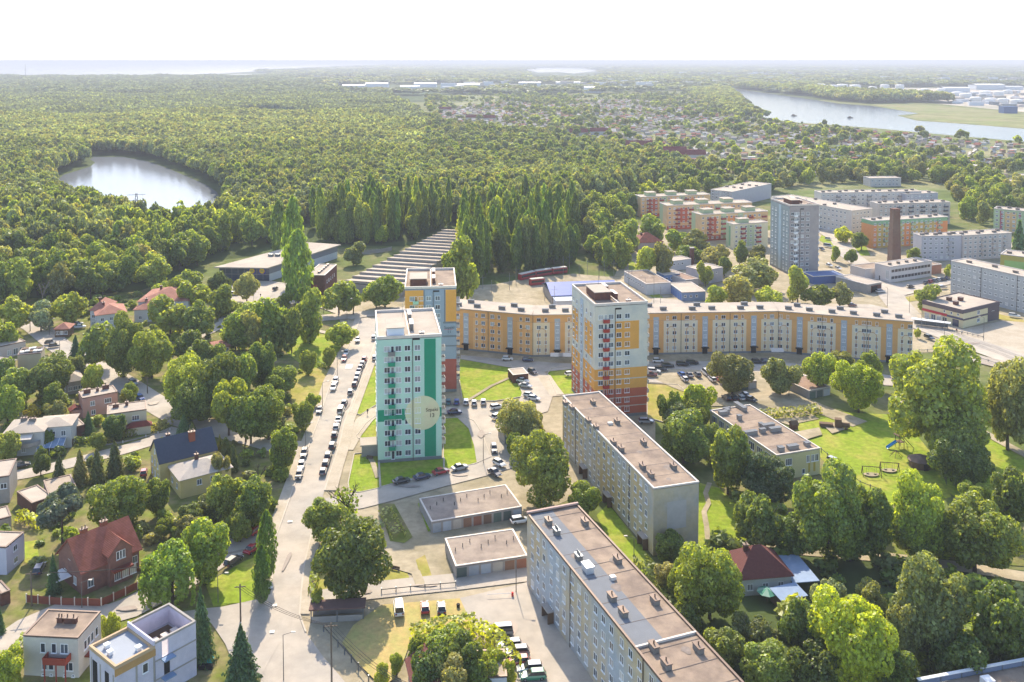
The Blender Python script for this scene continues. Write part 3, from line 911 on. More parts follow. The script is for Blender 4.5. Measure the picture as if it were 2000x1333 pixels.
MB().box(0.1, Wd - 0.1, D * 0.53 - 0.35, D * 0.53, h, h + 0.35).build("roof_divide", M_cap, t)
MB().box(-0.1, Wd + 0.1, D - 0.4, D + 0.1, h + 0.3, h + 0.62).build("end_parapet", mat("pinkish_cap", "#b79a8d", vary=0.08), t)
cmA, cmB, cmS = chimney_mesh(1.9, 0.9, 0.9, 1), chimney_mesh(1.7, 0.9, 0.9, 3, None, M_steel), MB().box(-1.1, 1.1, -0.7, 0.7, 0, 0.9).box(-1.2, 1.2, -0.8, 0.8, 0.9, 1.3).mesh("roof_hatch", [mat("shiny_hatch", "#cfd2d6", vary=0.05, rough=0.35, metal=0.5)])
for px, py, cm in ((1071, 1023, cmA), (1142, 1024, cmA), (1087, 1043, cmB), (1130, 1093, cmB), (1206, 1098, cmA), (1148, 1116, cmS), (1195, 1172, cmA), (1217, 1202, cmA), (1279, 1178, cmA), (1277, 1270, cmA), (1301, 1303, cmA), (1364, 1272, cmA)):
    p = G(px, py, h) - t.location
    c, s_ = math.cos(-rz), math.sin(-rz)
    put("chimney" if cm is not cmS else "roof_hatch", cm, t, (p.x * c - p.y * s_, p.x * s_ + p.y * c, h), R(90))
put("roof_hatch", MB().box(-0.5, 0.5, -0.5, 0.5, 0, 0.6).mesh("roof_hatch", [M_cap]), t, (Wd * 0.5, D * 0.72, h))
SLAB1 = t
felt_seams(t, Wd, D, h + 0.035)
# second ochre block behind it
h = 14.5
loc, rz, Wd, D = rect((1276.5, 956), (1365, 943), h, BL=(1074, 777), BR=(1147, 769.5))
us = []
u = 2.2
while u < D - 1.5:
    us.append(u)
    u += 2.8 if len(us) % 3 else 3.4
t, f, zs = slab("slab_block", "ochre block of flats with brown roof and blank patched end wall", loc, rz, Wd, D, h, ochre, left=us, roof=M_roof, win=(1.25, 1.35, 2), pipes=[("left", D * 0.18), ("left", D * 0.78)])
for k in (0.3, 0.58, 0.93):
    entrance(f["left"], D * k)
pr = rect((1276.5, 956), (1365, 943), h, BL=(1074, 777), BR=(1147, 769.5))
F = f["front"]
F.panel(0.02, Wd - 0.02, 1.0, h - 0.3, mat("patched_end_wall", "#b8aa8c", vary=0.14, scale=0.7, col2="#aba69d", fac2=0.5, scale2=0.16), 0.03, "end_wall_panel")
felt_seams(t, Wd, D, h)
F.panel(0.30 * Wd, 0.72 * Wd, 5.2, 11.2, mat("repair_patch", "#b3aea6", vary=0.1, scale=0.6), 0.05, "repair_patch")
for px, py, cm in ((1104, 791, cmA), (1117, 800, cmA), (1158, 789, cmA), (1149, 826, cmA), (1164, 838, cmA), (1205, 827, cmA), (1198, 868, cmA), (1213, 880, cmA), (1257, 868, cmA), (1255, 915, cmA), (1271, 931, cmA), (1315, 915, cmA)):
    p = G(px, py, h) - t.location
    c, s_ = math.cos(-rz), math.sin(-rz)
    put("chimney", cm, t, (p.x * c - p.y * s_, p.x * s_ + p.y * c, h), R(90))
put("roof_hatch", MB().box(-0.6, 0.6, -0.5, 0.5, 0, 0.5).mesh("roof_hatch", [M_cap]), t, (Wd * 0.45, D * 0.62, h))

# the bent block behind the towers: three straight lengths, one building
h = 15.0
A, B_, C_, E_ = (868, 601), (1040, 616), (1520, 608.5), (1783, 629)
beige = mat("beige_render", "#dfcaa4", vary=0.07, scale=0.4, col2="#d5c9b2", fac2=0.5, scale2=0.06)
amber = mat("amber_strip", "#d6a062", vary=0.06, scale=0.4)
greyst = mat("grey_stair_strip", "#a4abb1", vary=0.05)
arch = mat("arch_moulding", "#b98f6c", vary=0.08)
BENT = thing("bent_block", Vector((G(*B_, h).x, G(*B_, h).y, 0)), 0, "long bent beige and amber block of flats behind the towers", "block of flats", "five-storey blocks of flats")
cmK = chimney_mesh(2.3, 1.0, 1.0, 0, M_vent, M_roof_grey)
def arch_mesh(w, hh):
    mb = MB()
    pts = [(-w / 2, 0)] + [(-w / 2 * math.cos(math.pi * i / 10), hh + w / 2 * math.sin(math.pi * i / 10)) for i in range(11)] + [(w / 2, 0)]
    for (x0, z0), (x1, z1) in zip(pts, pts[1:]):
        dx, dz = x1 - x0, z1 - z0
        l = math.hypot(dx, dz)
        nx, nz = -dz / l * 0.12, dx / l * 0.12
        q = [(x0 + nx, z0 + nz), (x0 - nx, z0 - nz), (x1 - nx, z1 - nz), (x1 + nx, z1 + nz)]
        mb.add([(x, -0.07, z) for x, z in q] + [(x, 0.0, z) for x, z in q], [(0, 1, 2, 3), (0, 4, 5, 1), (1, 5, 6, 2), (2, 6, 7, 3), (3, 7, 4, 0)])
    return mb.mesh("arch_moulding", [arch])
AM = arch_mesh(2.6, 8.0)
off = BENT.location
DB = 11.5
P3 = [G(*p, h) for p in (A, B_, C_, E_)]
fronts = []
for i in range(3):
    p, q = P3[i], P3[i + 1]
    rz = math.atan2(q.y - p.y, q.x - p.x)
    L_ = (q - p).length
    w = MB()
    n = Vector((-math.sin(rz), math.cos(rz), 0))
    def miter(k):
        if k in (0, 3):
            return (n if True else n) * DB
        pa, pb, pc = P3[k - 1], P3[k], P3[k + 1]
        n1 = Vector((-(pb - pa).normalized().y, (pb - pa).normalized().x, 0))
        n2 = Vector((-(pc - pb).normalized().y, (pc - pb).normalized().x, 0))
        m_ = (n1 + n2).normalized()
        return m_ * (DB / m_.dot(n1))
    quad = [p - off, q - off, q + miter(i + 1) - off, p + miter(i) - off]
    MB().prism([(v.x, v.y) for v in quad], 0, h).build("wall", mat("peach_wall", "#e2a763", vary=0.07, scale=0.4, col2="#dfb27c", fac2=0.5, scale2=0.08) if i == 0 else beige, BENT)
    out = [p - n * 0.5 - off, q - n * 0.5 - off, q + miter(i + 1) + n * 0.4 - off, p + miter(i) + n * 0.4 - off]
    MB().prism([(v.x, v.y) for v in out], h + 0.003, h + 0.3).build("roof", M_roof_pale, BENT)
    F = Face(BENT, (p.x - off.x, p.y - off.y), rz, L_)
    F.panel(0, L_, h - 2.6, h - 0.02, amber, 0.02)
    F.panel(0, L_, h - 2.72, h - 2.6, arch, 0.06, "string_course")
    F.panel(0, L_, 0, 0.7, greyp, 0.05, "plinth")
    zs = [1.7 + 2.72 * k for k in range(5)]
    nb = max(1, round(L_ / 17.0))
    bw = L_ / nb
    for k in range(nb):
        u0 = k * bw
        st = u0 + bw * 0.5
        F.panel(st - 2.7, st - 1.0, 0.72, h - 2.6, amber, 0.03)
        F.panel(st + 1.0, st + 2.7, 0.72, h - 2.6, amber, 0.03)
        F.panel(st - 1.0, st + 1.0, 0.72, h - 1.4, greyst, 0.026)
        for z in zs[:4]:
            F.window(st, z + 1.3, 1.2, 1.3, 2)
        for du, ww in ((-6.6, 1.5), (-4.1, 0.9), (4.1, 0.9), (6.6, 1.5)):
            for z in zs:
                F.window(st + du, z, ww, 1.35, 2 if ww > 1 else 1)
        for du in (-5.4, 5.4):
            put("arch_moulding", AM, BENT, F.at(st + du, 0, 0.8), rz)
        F.part(MB().box(-1.3, 1.3, -1.4, 0, 2.3, 2.5).box(-0.9, 0.9, -0.1, 0, 0, 2.2), "entrance_canopy", M_dark, st)
        F.part(MB().box(-0.07, 0.07, -0.14, 0, 0.3, h - 0.05), "rain_pipe", M_pipe, u0 + 0.15)
        for du, dy in ((-4.0, 3.0), (3.2, 3.2), (-1.0, 8.2)):
            put("chimney", cmK, BENT, F.at(st + du, -dy, h + 0.3), rz)
for px, py in ((1103, 691), (1087, 691), (1517, 682)):       # shop awnings at the foot of the block
    p = G(px, py, 3) - off
    MB().add([(-2.2, -1.6, -0.5), (2.2, -1.6, -0.5), (2.2, 0, 0.3), (-2.2, 0, 0.3), (-2.2, -1.6, -0.6), (2.2, -1.6, -0.6), (2.2, 0, 0.2), (-2.2, 0, 0.2)],
             [(0, 1, 2, 3), (7, 6, 5, 4), (0, 4, 5, 1), (1, 5, 6, 2), (3, 7, 4, 0)]).build("shop_awning", M_cap, BENT, (p.x, p.y, 3.0))
# grey block at the right edge
h = 15.1
loc, rz, Wd, D = rect((1858, 510), (2000, 541.5), h, depth=11)
Wd *= 1.35
greyblk = mat("grey_panel_block", "#aeb0ae", vary=0.07, scale=0.5, col2="#a4a7aa", fac2=0.5, scale2=0.1)
us = [1.6 + 2.55 * k for k in range(int((Wd - 2) / 2.55))]
t, f, zs = slab("slab_block", "grey panel block of flats at the right edge of the picture", loc, rz, Wd, D, h, greyblk, front=us, roof=M_roof_pale, win=(1.2, 1.1, 2), far=True,
                chim=[(6 + 11 * k, 4 + (k % 2) * 2, 2.2, 0.9, 0.8, 0, None) for k in range(7)], pipes=[("front", Wd * 0.32), ("front", Wd * 0.68)])
MB().box(0, Wd, 0.5, D, 0, 0.4).build("terrace", M_concrete, t)

# far coloured and pale blocks
def far_block(label, FL, FR, h, depth=None, BL=None, BR=None, wall=None, step=3.1, left=False, front=True, panels=(), roof=M_roof_pale, floors=5, balc=None, penthouse=None, group="blocks of flats beyond the avenue", name="slab_block", chims=0, stretchW=1.0):
    loc, rz, Wd, D = rect(FL, FR, h, depth, BL, BR)
    Wd *= stretchW
    us = [1.8 + step * k for k in range(int((Wd - 1.8) / step))] if front else None
    ul = [2.0 + step * k for k in range(int((D - 2) / step))] if left else None
    t, f, zs = slab(name, label, loc, rz, Wd, D, h, wall, floors=floors, front=us, left=ul, roof=roof, win=(1.4, 1.3, 2), far=True, group=group, fh=(h - 1.0) / floors, z0=1.3)
    for (nm, u0, u1, z0_, z1_, m) in panels:
        L_ = Wd if nm == "front" else D
        f[nm].panel(u0 * L_, u1 * L_, z0_ * h, z1_ * h - 0.1, m, 0.02)
    if balc:
        bm = balcony_mesh(2.8, 1.0, balc[1])
        k = balc[0]
        while k < Wd - 2:
            for z in zs[1:]:
                put("balcony", bm, t, f["front"].at(k, 0, z - 0.8), 0)
            k += balc[2]
    if penthouse:
        k = penthouse[0]
        while k < Wd - 5:
            b_ = MB().box(k, k + 6.5, D * 0.35, D * 0.85, h, h + 2.2).build("stair_head", penthouse[1], t)
            MB().box(k - 0.3, k + 6.8, D * 0.3, D * 0.9, h + 2.2, h + 2.45).build("stair_head_roof", M_roof_pale, b_)
            k += penthouse[2]
    cm = chimney_mesh(2.2, 1.0, 0.9, 0)
    for k in range(chims):
        put("chimney", cm, t, (Wd * (k + 0.5) / chims, D * (0.35 + 0.3 * (k % 2)), h))
    return t
peach = mat("peach_render", "#d0ab7c", vary=0.07, scale=0.4, col2="#cdb48c", fac2=0.5, scale2=0.05)
sage = mat("sage_render", "#a9b58f", vary=0.06)
sagedk = mat("sage_green_stripe", "#7fa37c", vary=0.06)
coral = mat("coral_red_render", "#b0604a", vary=0.08)
tang = mat("tangerine_render", "#cf8a55", vary=0.07)
pale = mat("pale_panel", "#c6bfb4", vary=0.07, scale=0.4, col2="#bdb6b2", fac2=0.5, scale2=0.05)
pinkish = mat("pinkish_panel", "#bdb0a8", vary=0.07, scale=0.4)
lilac = mat("lilac_grey_panel", "#b1aeb2", vary=0.07, scale=0.4)
colp = [("left", 0.0, 0.45, 0.0, 1.0, sage), ("front", 0.12, 0.24, 0.3, 0.9, coral), ("front", 0.0, 0.5, 0.0, 0.16, coral), ("front", 0.3, 0.38, 0.05, 1.0, sage), ("front", 0.55, 0.63, 0.05, 1.0, sage), ("front", 0.4, 0.53, 0.05, 0.9, tang), ("front", 0.7, 0.8, 0.1, 0.9, tang)]
wine = mat("wine_red_balcony", "#8f3c38", vary=0.08)
far_block("peach and green block of flats, rearmost of the stepped coloured rows", (1251.5, 385.6), (1387, 380.4), 13.5, BL=(1231, 381.4), wall=peach, panels=colp, balc=(6, wine, 9), penthouse=(6, sage, 15))
far_block("peach, green and red block of flats in the middle stepped row", (1303, 402.5), (1469, 396), 15.0, BL=(1284, 397), wall=peach, panels=colp, balc=(7, wine, 9), penthouse=(6, sage, 17))
far_block("orange, green and red block of flats in front of the stepped rows", (1368, 420.3), (1500, 413), 15.5, BL=(1345, 415), wall=peach, panels=colp + [("front", 0.0, 0.6, 0.0, 0.22, coral)], balc=(6, wine, 9), penthouse=(4, sage, 14))
far_block("cream and sage block of flats beside the plain grey tower", (1433, 439), (1500, 434.5), 14.0, BL=(1412, 435), wall=mat("cream_render", "#cdc6a4", vary=0.06), panels=[("left", 0.0, 0.35, 0.0, 1.0, sage), ("left", 0.36, 0.6, 0.1, 0.9, sagedk), ("front", 0.38, 0.6, 0.1, 0.95, sage)], balc=(6, wine, 10), penthouse=(5, sage, 13))
far_block("grey block with pale roof end-on behind the coloured rows", (1388, 371), (1430, 375.5), 11, depth=60, wall=lilac, left=True, chims=6)
far_block("green topped orange block of flats behind the brick chimney", (1704, 432.4), (1851, 424), 15.4, BL=(1681, 427), wall=mat("mustard_render", "#b9a05c", vary=0.07), left=False, balc=(9, sage, 9), panels=[("front", 0, 1, 0.86, 1.0, sagedk), ("left", 0, 1, 0.86, 1.0, sagedk), ("left", 0.02, 0.98, 0.0, 0.86, tang), ("front", 0.0, 0.06, 0.0, 0.86, tang), ("front", 0.22, 0.3, 0.0, 0.86, sage), ("front", 0.42, 0.5, 0.0, 0.86, tang), ("front", 0.84, 1.0, 0.0, 0.86, tang)], chims=8)
far_block("long pale block of flats running back behind the plain grey tower", (1664, 412.5), (1704, 408), 15, BL=(1523, 383), wall=pale, left=True, chims=4)
far_block("pale block of flats with balconies at the back of the estate", (1604, 377.5), (1800, 374.5), 15, depth=11, wall=pale, balc=(12, mat("grey_balcony", "#8e8a86", vary=0.1), 11), chims=12)
far_block("pale angled block end beside the back row of the estate", (1770, 380), (1832, 377), 14, depth=11, wall=lilac, chims=3)
far_block("pinkish block of flats with dark balconies in front of the back row", (1716.5, 399), (1856, 395.6), 14, depth=11, wall=pinkish, balc=(14, mat("dark_balcony", "#5f5a5c", vary=0.1), 8), chims=9)
far_block("lilac grey block of flats with glazed balconies right of the brick chimney", (1800.5, 462), (1880, 460.5), 13.1, BL=(1756, 456.5), wall=lilac, left=False, balc=(16, lilac, 7), chims=6)
far_block("pinkish block of flats joined to the lilac block on its right", (1880.5, 461), (1976, 455.5), 13.1, depth=11, wall=pinkish, balc=(13, pinkish, 7), chims=6)
far_block("sage and pink block of flats at the far right", (1941, 408), (2010, 414), 14, depth=11, wall=sage, panels=[("front", 0.14, 0.2, 0.1, 0.95, mat("raspberry_strip", "#a55a68", vary=0.06)), ("front", 0.55, 0.6, 0.1, 0.95, mat("raspberry_strip", "#a55a68")), ("front", 0.25, 0.5, 0, 0.9, peach)], stretchW=1.3, chims=5)
far_block("olive green block with pale green end beyond the right edge block", (1954, 497), (2004, 503), 10, depth=14, wall=mat("olive_render", "#a39a4e", vary=0.07), panels=[("front", 0.1, 0.6, 0.1, 0.75, mat("lime_panel", "#8fb06a", vary=0.06))], floors=3, front=False, stretchW=1.6, chims=3)
far_block("long low grey building behind the coloured rows", (1275, 369), (1330, 367), 6, depth=12, wall=lilac, floors=2, chims=4)
for i, (FL, FR, hh, col) in enumerate((((1700, 349), (1760, 348), 7, pale), ((1990, 343), (2060, 346), 7, pale), ((1950, 354), (2040, 357), 6, lilac), ((1690, 322), (1720, 321.5), 7, pale))):
    far_block(["low pale building left among the trees beyond the estate", "pale low building at the far right below the gardens", "lilac low building near the sandy field on the far right", "pale gabled hall among the allotments on the right"][i], FL, FR, hh, depth=12, wall=col, floors=2, chims=0, name="low_building", group="low buildings beyond the estate")
# ------------------------------------------------------------------ other buildings of the quarter
def poly_local(pxs, h, org, rz):
    c, s_ = math.cos(-rz), math.sin(-rz)
    o = []
    for p in pxs:
        v = G(*p, h) - org
        o.append((v.x * c - v.y * s_, v.x * s_ + v.y * c))
    return o
def box_building(name, label, cat, FL, FR, h, depth=None, BL=None, BR=None, wall=None, roof=None, cap=M_cap, par=0.25, group=None):
    loc, rz, Wd, D = rect(FL, FR, h, depth, BL, BR)
    t = thing(name, loc, rz, label, cat, group)
    MB().box(0, Wd, 0, D, 0, h - 0.21).build("wall", wall, t)
    flat_roof(t, Wd, D, h, roof or M_roof_pale, cap, par)
    return t, faces(t, Wd, D), Wd, D
def local(t, px, py, z=0.0):
    p = G(px, py, z) - t.location
    c, s_ = math.cos(-t.rotation_euler.z), math.sin(-t.rotation_euler.z)
    return (p.x * c - p.y * s_, p.x * s_ + p.y * c, z)
# kindergarten
kwall = mat("kindergarten_yellow", "#c9c091", vary=0.06, scale=0.4)
t, f, Wd, D = box_building("kindergarten", "low yellow kindergarten with brown flat roof beside the lawn", "kindergarten", (1516.6, 890.6), (1602, 876.5), 6.6, BL=(1384, 804), BR=(1455, 792), wall=kwall, roof=M_roof)
for z, hh in ((0.9, 1.6), (3.9, 2.0)):
    k = 2.5
    while k < D - 2:
        f["left"].window(k, z, 2.4, hh, 3)
        k += 3.6
for u, n in ((0.28, 4), (0.72, 2), (0.83, 2), (0.94, 2)):
    f["front"].window(u * Wd if u < 0.9 else 0.92 * Wd, 3.6, 1.9 if n == 4 else 1.0, 1.8, n if n < 4 else 3)
f["front"].window(0.62 * Wd, 0.8, 0.9, 1.3, 1)
ymust = mat("mustard_panel", "#b9a24a", vary=0.06)
for u in (0.75, 0.87):
    f["front"].panel(u * Wd - 0.3, u * Wd + 0.3, 1.0, 3.3, ymust)
felt_seams(t, Wd, D, 6.6)
for px, py, l, w, hh in ((1412, 810, 2.4, 1.3, 0.9), (1421, 806, 1.0, 1.0, 0.9), (1444, 820, 1.2, 1.0, 1.2), (1446, 798, 1.2, 5.0, 1.0), (1419, 800, 2.2, 0.6, 0.5), (1466, 849, 3.6, 1.2, 0.9), (1489, 845, 1.6, 0.9, 1.0), (1500, 835, 3.6, 1.2, 0.9), (1486, 833, 1.0, 1.0, 0.9), (1514, 842, 3.2, 1.2, 0.9), (1525, 881, 1.5, 1.2, 1.0), (1548, 876, 3.0, 1.2, 0.8), (1576, 870, 1.4, 1.2, 0.8)):
    x, y, z = local(t, px, py, 6.6)
    put("chimney", chimney_mesh(l, w, hh, 0, M_concwall, M_roof_grey), t, (x, y, 6.6))
# supermarket
h = 7.0
PTS = [(418, 522), (523, 523.5), (666, 478), (600, 473.5)]
org = G(523, 523.5, h); org = Vector((org.x, org.y, 0))
dv = G(666, 478, h) - G(523, 523.5, h)
rz = math.atan2(dv.y, dv.x) - R(90)
t = thing("supermarket", org, rz, "supermarket with wide pale overhanging roof at the edge of the wood", "supermarket")
pl = poly_local(PTS, h, org, rz)
cx_, cy_ = sum(p[0] for p in pl) / 4, sum(p[1] for p in pl) / 4
inn = [(cx_ + (x - cx_) * 0.93, cy_ + (y - cy_) * 0.93) for x, y in pl]
MB().prism(inn, 0, h - 0.5).build("wall", mat("supermarket_white", "#c9ccd2", vary=0.05), t)
MB().prism(pl, h - 0.5, h).build("roof", M_roof_pale, t)
ribm = mat("grey_fascia", "#83838c", vary=0.06)
e0, e1 = Vector((*pl[1], 0)), Vector((*pl[2], 0))
Fr = Face(t, (inn[1][0], inn[1][1]), math.atan2(inn[2][1] - inn[1][1], inn[2][0] - inn[1][0]), (Vector(inn[2]) - Vector(inn[1])).length)
Fr.panel(0, Fr.len, 3.6, h - 0.52, ribm, 0.08, "fascia")
Ff = Face(t, (inn[0][0], inn[0][1]), math.atan2(inn[1][1] - inn[0][1], inn[1][0] - inn[0][0]), (Vector(inn[1]) - Vector(inn[0])).length)
Ff.panel(0.0, Ff.len, 0.05, h - 0.52, glass_mat("shop_front_glass", (0.03, 0.05, 0.09), 0.1), 0.06, "shop_front")
for k in range(9):
    Ff.panel(k * Ff.len / 8 - 0.06 + 0.06, k * Ff.len / 8 + 0.1, 0.05, h - 0.6, M_steel, 0.12, "mullion")
Ff.panel(0, Ff.len, 3.2, 3.4, M_steel, 0.14, "transom")
blue = mat("sign_blue", "#1c3f8c", vary=0.03); yel = mat("sign_yellow", "#e6c52e", vary=0.03); redm = mat("sign_red", "#c8322c", vary=0.03)
for u in (0.66, 0.86):
    s_ = Ff.panel(u * Ff.len - 1.6, u * Ff.len + 1.6, 3.6, 6.4, blue, 0.2, "shop_sign")
    dk = MB()
    for r_, yy, mi in ((1.35, -0.23, 0), (1.22, -0.25, 1)):
        dk.add([(r_ * math.cos(2 * math.pi * i / 20), yy, r_ * math.sin(2 * math.pi * i / 20)) for i in range(20)], [tuple(range(20))], mi)
    o = dk.build("sign_disc", [redm, yel], s_, (u * Ff.len, 0, 5.0))
    put("lettering", text_mesh("LIDL", 0.85, blue), s_, (u * Ff.len, -0.3, 4.7))
for k in range(4):
    MB().box(-1.2, 1.2, -0.8, 0.8, 0, 1.2).build("roof_unit", M_steel, t, (cx_ - 4 + 2.9 * k, cy_ - 6 + 1.5 * k, h))
# long workshop hall with saw-tooth bays
org = G(672, 552, 5); org = Vector((org.x, org.y, 0))
far_ = G(872, 447, 5)
dv = Vector((far_.x - org.x, far_.y - org.y, 0))
rz = math.atan2(dv.y, dv.x) - R(90)
t = thing("workshop_hall", org, rz, "long workshop hall with rows of pale saw-tooth roof bays", "hall")
D, Wd = dv.length, 27.0
MB().box(0, Wd, 0, D, 0, 4.6).build("wall", M_concwall, t)
nb = 17
bd = D / nb
m_glaze = glass_mat("dusty_glazing", (0.36, 0.35, 0.34), 0.35)
bay = MB().add([(-0.2, 0.25, 4.6), (Wd + 0.2, 0.25, 4.6), (Wd + 0.2, 0.25, 5.7), (-0.2, 0.25, 5.7), (-0.2, bd, 4.7), (Wd + 0.2, bd, 4.7)], [(3, 2, 5, 4), (0, 3, 4), (1, 5, 2), (0, 4, 5, 1)], 0)
bay.add([(0.1, 0.2, 4.75), (Wd - 0.1, 0.2, 4.75), (Wd - 0.1, 0.2, 5.5), (0.1, 0.2, 5.5)], [(0, 1, 2, 3)], 1)
for k in range(12):
    x = 0.1 + (Wd - 0.2) * k / 11
    bay.box(x - 0.08, x + 0.08, 0.1, 0.24, 4.7, 5.62, 0)
bay.box(-0.3, Wd + 0.3, 0.0, 0.5, 5.62, 5.85, 0)
bm = bay.mesh("roof_bay", [M_roof_pale, m_glaze])
for k in range(nb):
    o_ = put("roof_bay", bm, t, (rnd.uniform(-0.6, 0.6), k * bd + rnd.uniform(-0.4, 0.4), rnd.uniform(-0.05, 0.3)), R(rnd.uniform(-0.8, 0.8)))
    o_.scale.x = rnd.uniform(0.93, 1.05)
# brick building beside it
t, f, Wd, D = box_building("brick_building", "narrow dark brick building with flat roof beside the saw-tooth hall", "building", (598, 538), (634, 538.5), 9.8, BL=(653, 516), BR=(690, 519), wall=M_brick, roof=M_roof_pale)
f["right"].grid([4 + 3.2 * k for k in range(int((D - 5) / 3.2))], [5.5], 1.0, 1.4, 1)
f["front"].panel(0.35 * Wd, 0.6 * Wd, 0.1, 5.5, mat("faded_red_door", "#8f4440", vary=0.1))
for k in range(5):
    put("chimney", chimney_mesh(0.9, 2.2, 0.7, 0), t, (Wd * 0.55, 5 + k * D / 6, 9.8))
# white office building with ribbon windows, its annex and the tall brick chimney
offw = mat("office_white", "#c8c0ba", vary=0.06, scale=0.4)
t, f, Wd, D = box_building("office_building", "white office building with two dark ribbon window bands", "office building", (1738, 522), (1820, 510), 7.6, BL=(1694, 517), wall=offw)
for z in (1.6, 4.8):
    f["front"].panel(1.0, Wd - 1.0, z, z + 1.3, glass_mat("ribbon_glass", (0.06, 0.05, 0.05)), 0.04, "ribbon_window")
    for k in range(13):
        f["front"].panel(1.0 + (Wd - 2.0) * k / 12 - 0.12, 1.0 + (Wd - 2.0) * k / 12 + 0.12, z, z + 1.3, offw, 0.07, "mullion")
f["left"].window(D * 0.85, 1.4, 1.8, 4.4, 2)
f["left"].panel(D * 0.3, D * 0.36, 0, 2.3, M_dark, 0.04, "door")
for k in range(4):
    put("chimney", chimney_mesh(1.4, 1.0, 0.8, 0), t, (4 + Wd * k / 5, D * 0.4, 7.6))
t, f, Wd, D = box_building("annex", "low pale annex left of the white office building", "building", (1690, 527), (1737, 521.5), 4.6, BL=(1655, 519.5), wall=offw, roof=M_roof)
t, f, Wd, D = box_building("small_brick_annex", "small brick red annex at the right end of the office building", "building", (1821, 519), (1839, 516.5), 4.5, depth=9, wall=mat("pale_brick", "#a8745c", vary=0.1), roof=M_roof)
p = G(1746, 517)
c = thing("brick_chimney", Vector((p.x, p.y, 0)), R(6), "tall tapering dark brick factory chimney beside the office building", "chimney")
HCH = 28.5
MB().add([(-2.5, -2.5, 0), (2.5, -2.5, 0), (2.5, 2.5, 0), (-2.5, 2.5, 0), (-1.75, -1.75, HCH), (1.75, -1.75, HCH), (1.75, 1.75, HCH), (-1.75, 1.75, HCH)], [(0, 1, 5, 4), (1, 2, 6, 5), (2, 3, 7, 6), (3, 0, 4, 7), (4, 5, 6, 7)]).build("shaft", mat("sooty_brick", "#6f5a4c", vary=0.18, scale=0.8, col2="#6d4f42", fac2=0.55, scale2=0.15), c)
MB().box(-1.9, 1.9, -1.9, 1.9, HCH, HCH + 0.5).build("crown", M_brick, c)
# garage-shop in front of the office
t, f, Wd, D = box_building("workshop", "small workshop with pale roof and brick front by the avenue branch", "workshop", (1694, 557), (1722, 552), 4.0, BL=(1640, 540), wall=M_concwall, roof=M_roof_pale)
f["front"].panel(Wd * 0.25, Wd * 0.95, 0.05, 3.3, M_brick, 0.05)
f["front"].panel(Wd * 0.3, Wd * 0.7, 0.05, 2.8, M_dark, 0.08, "garage_door")
t, f, Wd, D = box_building("blue_shed", "low blue shed at the foot of the plain grey tower", "shed", (1588, 541), (1650, 538), 3.6, depth=10, wall=mat("faded_blue", "#4a5f8c", vary=0.1), roof=mat("blue_sheet_roof", "#51648a", vary=0.1))
# corner shop with the red sign
shopc = mat("shop_cream", "#cfc19a", vary=0.06); shopd = mat("shop_brown", "#5d5356", vary=0.08)
t, f, Wd, D = box_building("corner_shop", "two-storey cream and brown shop with long red sign", "shop", (1802, 588), (1881.4, 607.4), 7.0, BR=(1941, 588), wall=shopc, cap=shopd, par=0.3)
F = f["front"]
F.panel(0, Wd, 5.7, 6.98, shopd, 0.3, "cornice")
sg = F.panel(0.0, 0.62 * Wd, 3.2, 4.1, mat("shop_sign_red", "#b23a3e", vary=0.05), 0.35, "sign_band")
F.panel(0.62 * Wd, Wd, 3.2, 3.9, mat("shop_sign_navy", "#4b4a62", vary=0.05), 0.34, "sign_band")
F.grid([0.12 * Wd, 0.28 * Wd, 0.42 * Wd, 0.56 * Wd], [0.4], 2.0, 2.2, 2)
F.grid([0.55 * Wd, 0.72 * Wd, 0.88 * Wd], [4.5], 0.8, 1.0, 1)
F.panel(0.75 * Wd, 0.9 * Wd, 0.1, 2.8, glass_mat("shop_door_glass", (0.05, 0.06, 0.10)), 0.05, "shop_door")
F = f["right"]
F.panel(0, D, 5.9, 6.98, shopd, 0.28, "cornice"); F.panel(0, D, 3.0, 3.6, shopd, 0.2, "band"); F.panel(D * 0.68, D, 0.05, 5.9, shopd, 0.1)
F.grid([0.42 * D, 0.82 * D], [4.1], 1.9, 1.6, 3); F.grid([0.42 * D], [1.0], 1.8, 1.5, 3)
for x, y in ((0.45, 0.55), (0.3, 0.4), (0.6, 0.25)):
    put("chimney", chimney_mesh(1.6, 1.6, 1.3, 0, M_brick), t, (Wd * x, D * y, 7.0))
# garages: long rows with doors
def garages(label, FL, FR, BL, BR, n, h=2.6, wall=M_concwall, depth=None, face="front", roofm=None):
    t, f, Wd, D = box_building("garage_row", label, "garages", FL, FR, h, depth, BL, BR, wall, roofm or mat("garage_felt", "#9c8d7e", vary=0.22, scale=0.5, col2="#8a7c70", fac2=0.5, scale2=0.2, rough=0.95), par=0.12, group="garage rows")
    w = f[face].len / n
    cols = ["#77604e", "#a2a5a8", "#8a6a55", "#5f6e64", "#aab0b5", "#8f6350", "#566059", "#b3aa9c"]
    for k in range(n):
        dm = mat("garage_door_" + cols[(k * 3 + n) % 8][1:], cols[(k * 3 + n) % 8], vary=0.15)
        f[face].panel(k * w + 0.25, (k + 1) * w - 0.25, 0.03, h - 0.45, dm, 0.04, "garage_door")
        f[face].panel(k * w - 0.1 + 0.1, k * w + 0.22, 0.0, h - 0.2, wall, 0.08, "door_pier")
    for k in range(n + 2):
        MB().tube((0, 0, 0), (0, 0, 0.8), 0.08).build("vent_pipe", M_ventdark, t, (Wd * (k + 0.6) / (n + 2.2), D * (0.5 + 0.12 * (k % 3)), h))
    return t
garages("brown flat garage row half in the mint tower's shadow", (843, 1020), (1019.5, 990), (815, 969.6), (993, 952), 9)
garages("flat garage row with patched roof beside the nearest block", (890, 1106.6), (1030, 1086), (860, 1056), (1030, 1028), 6)
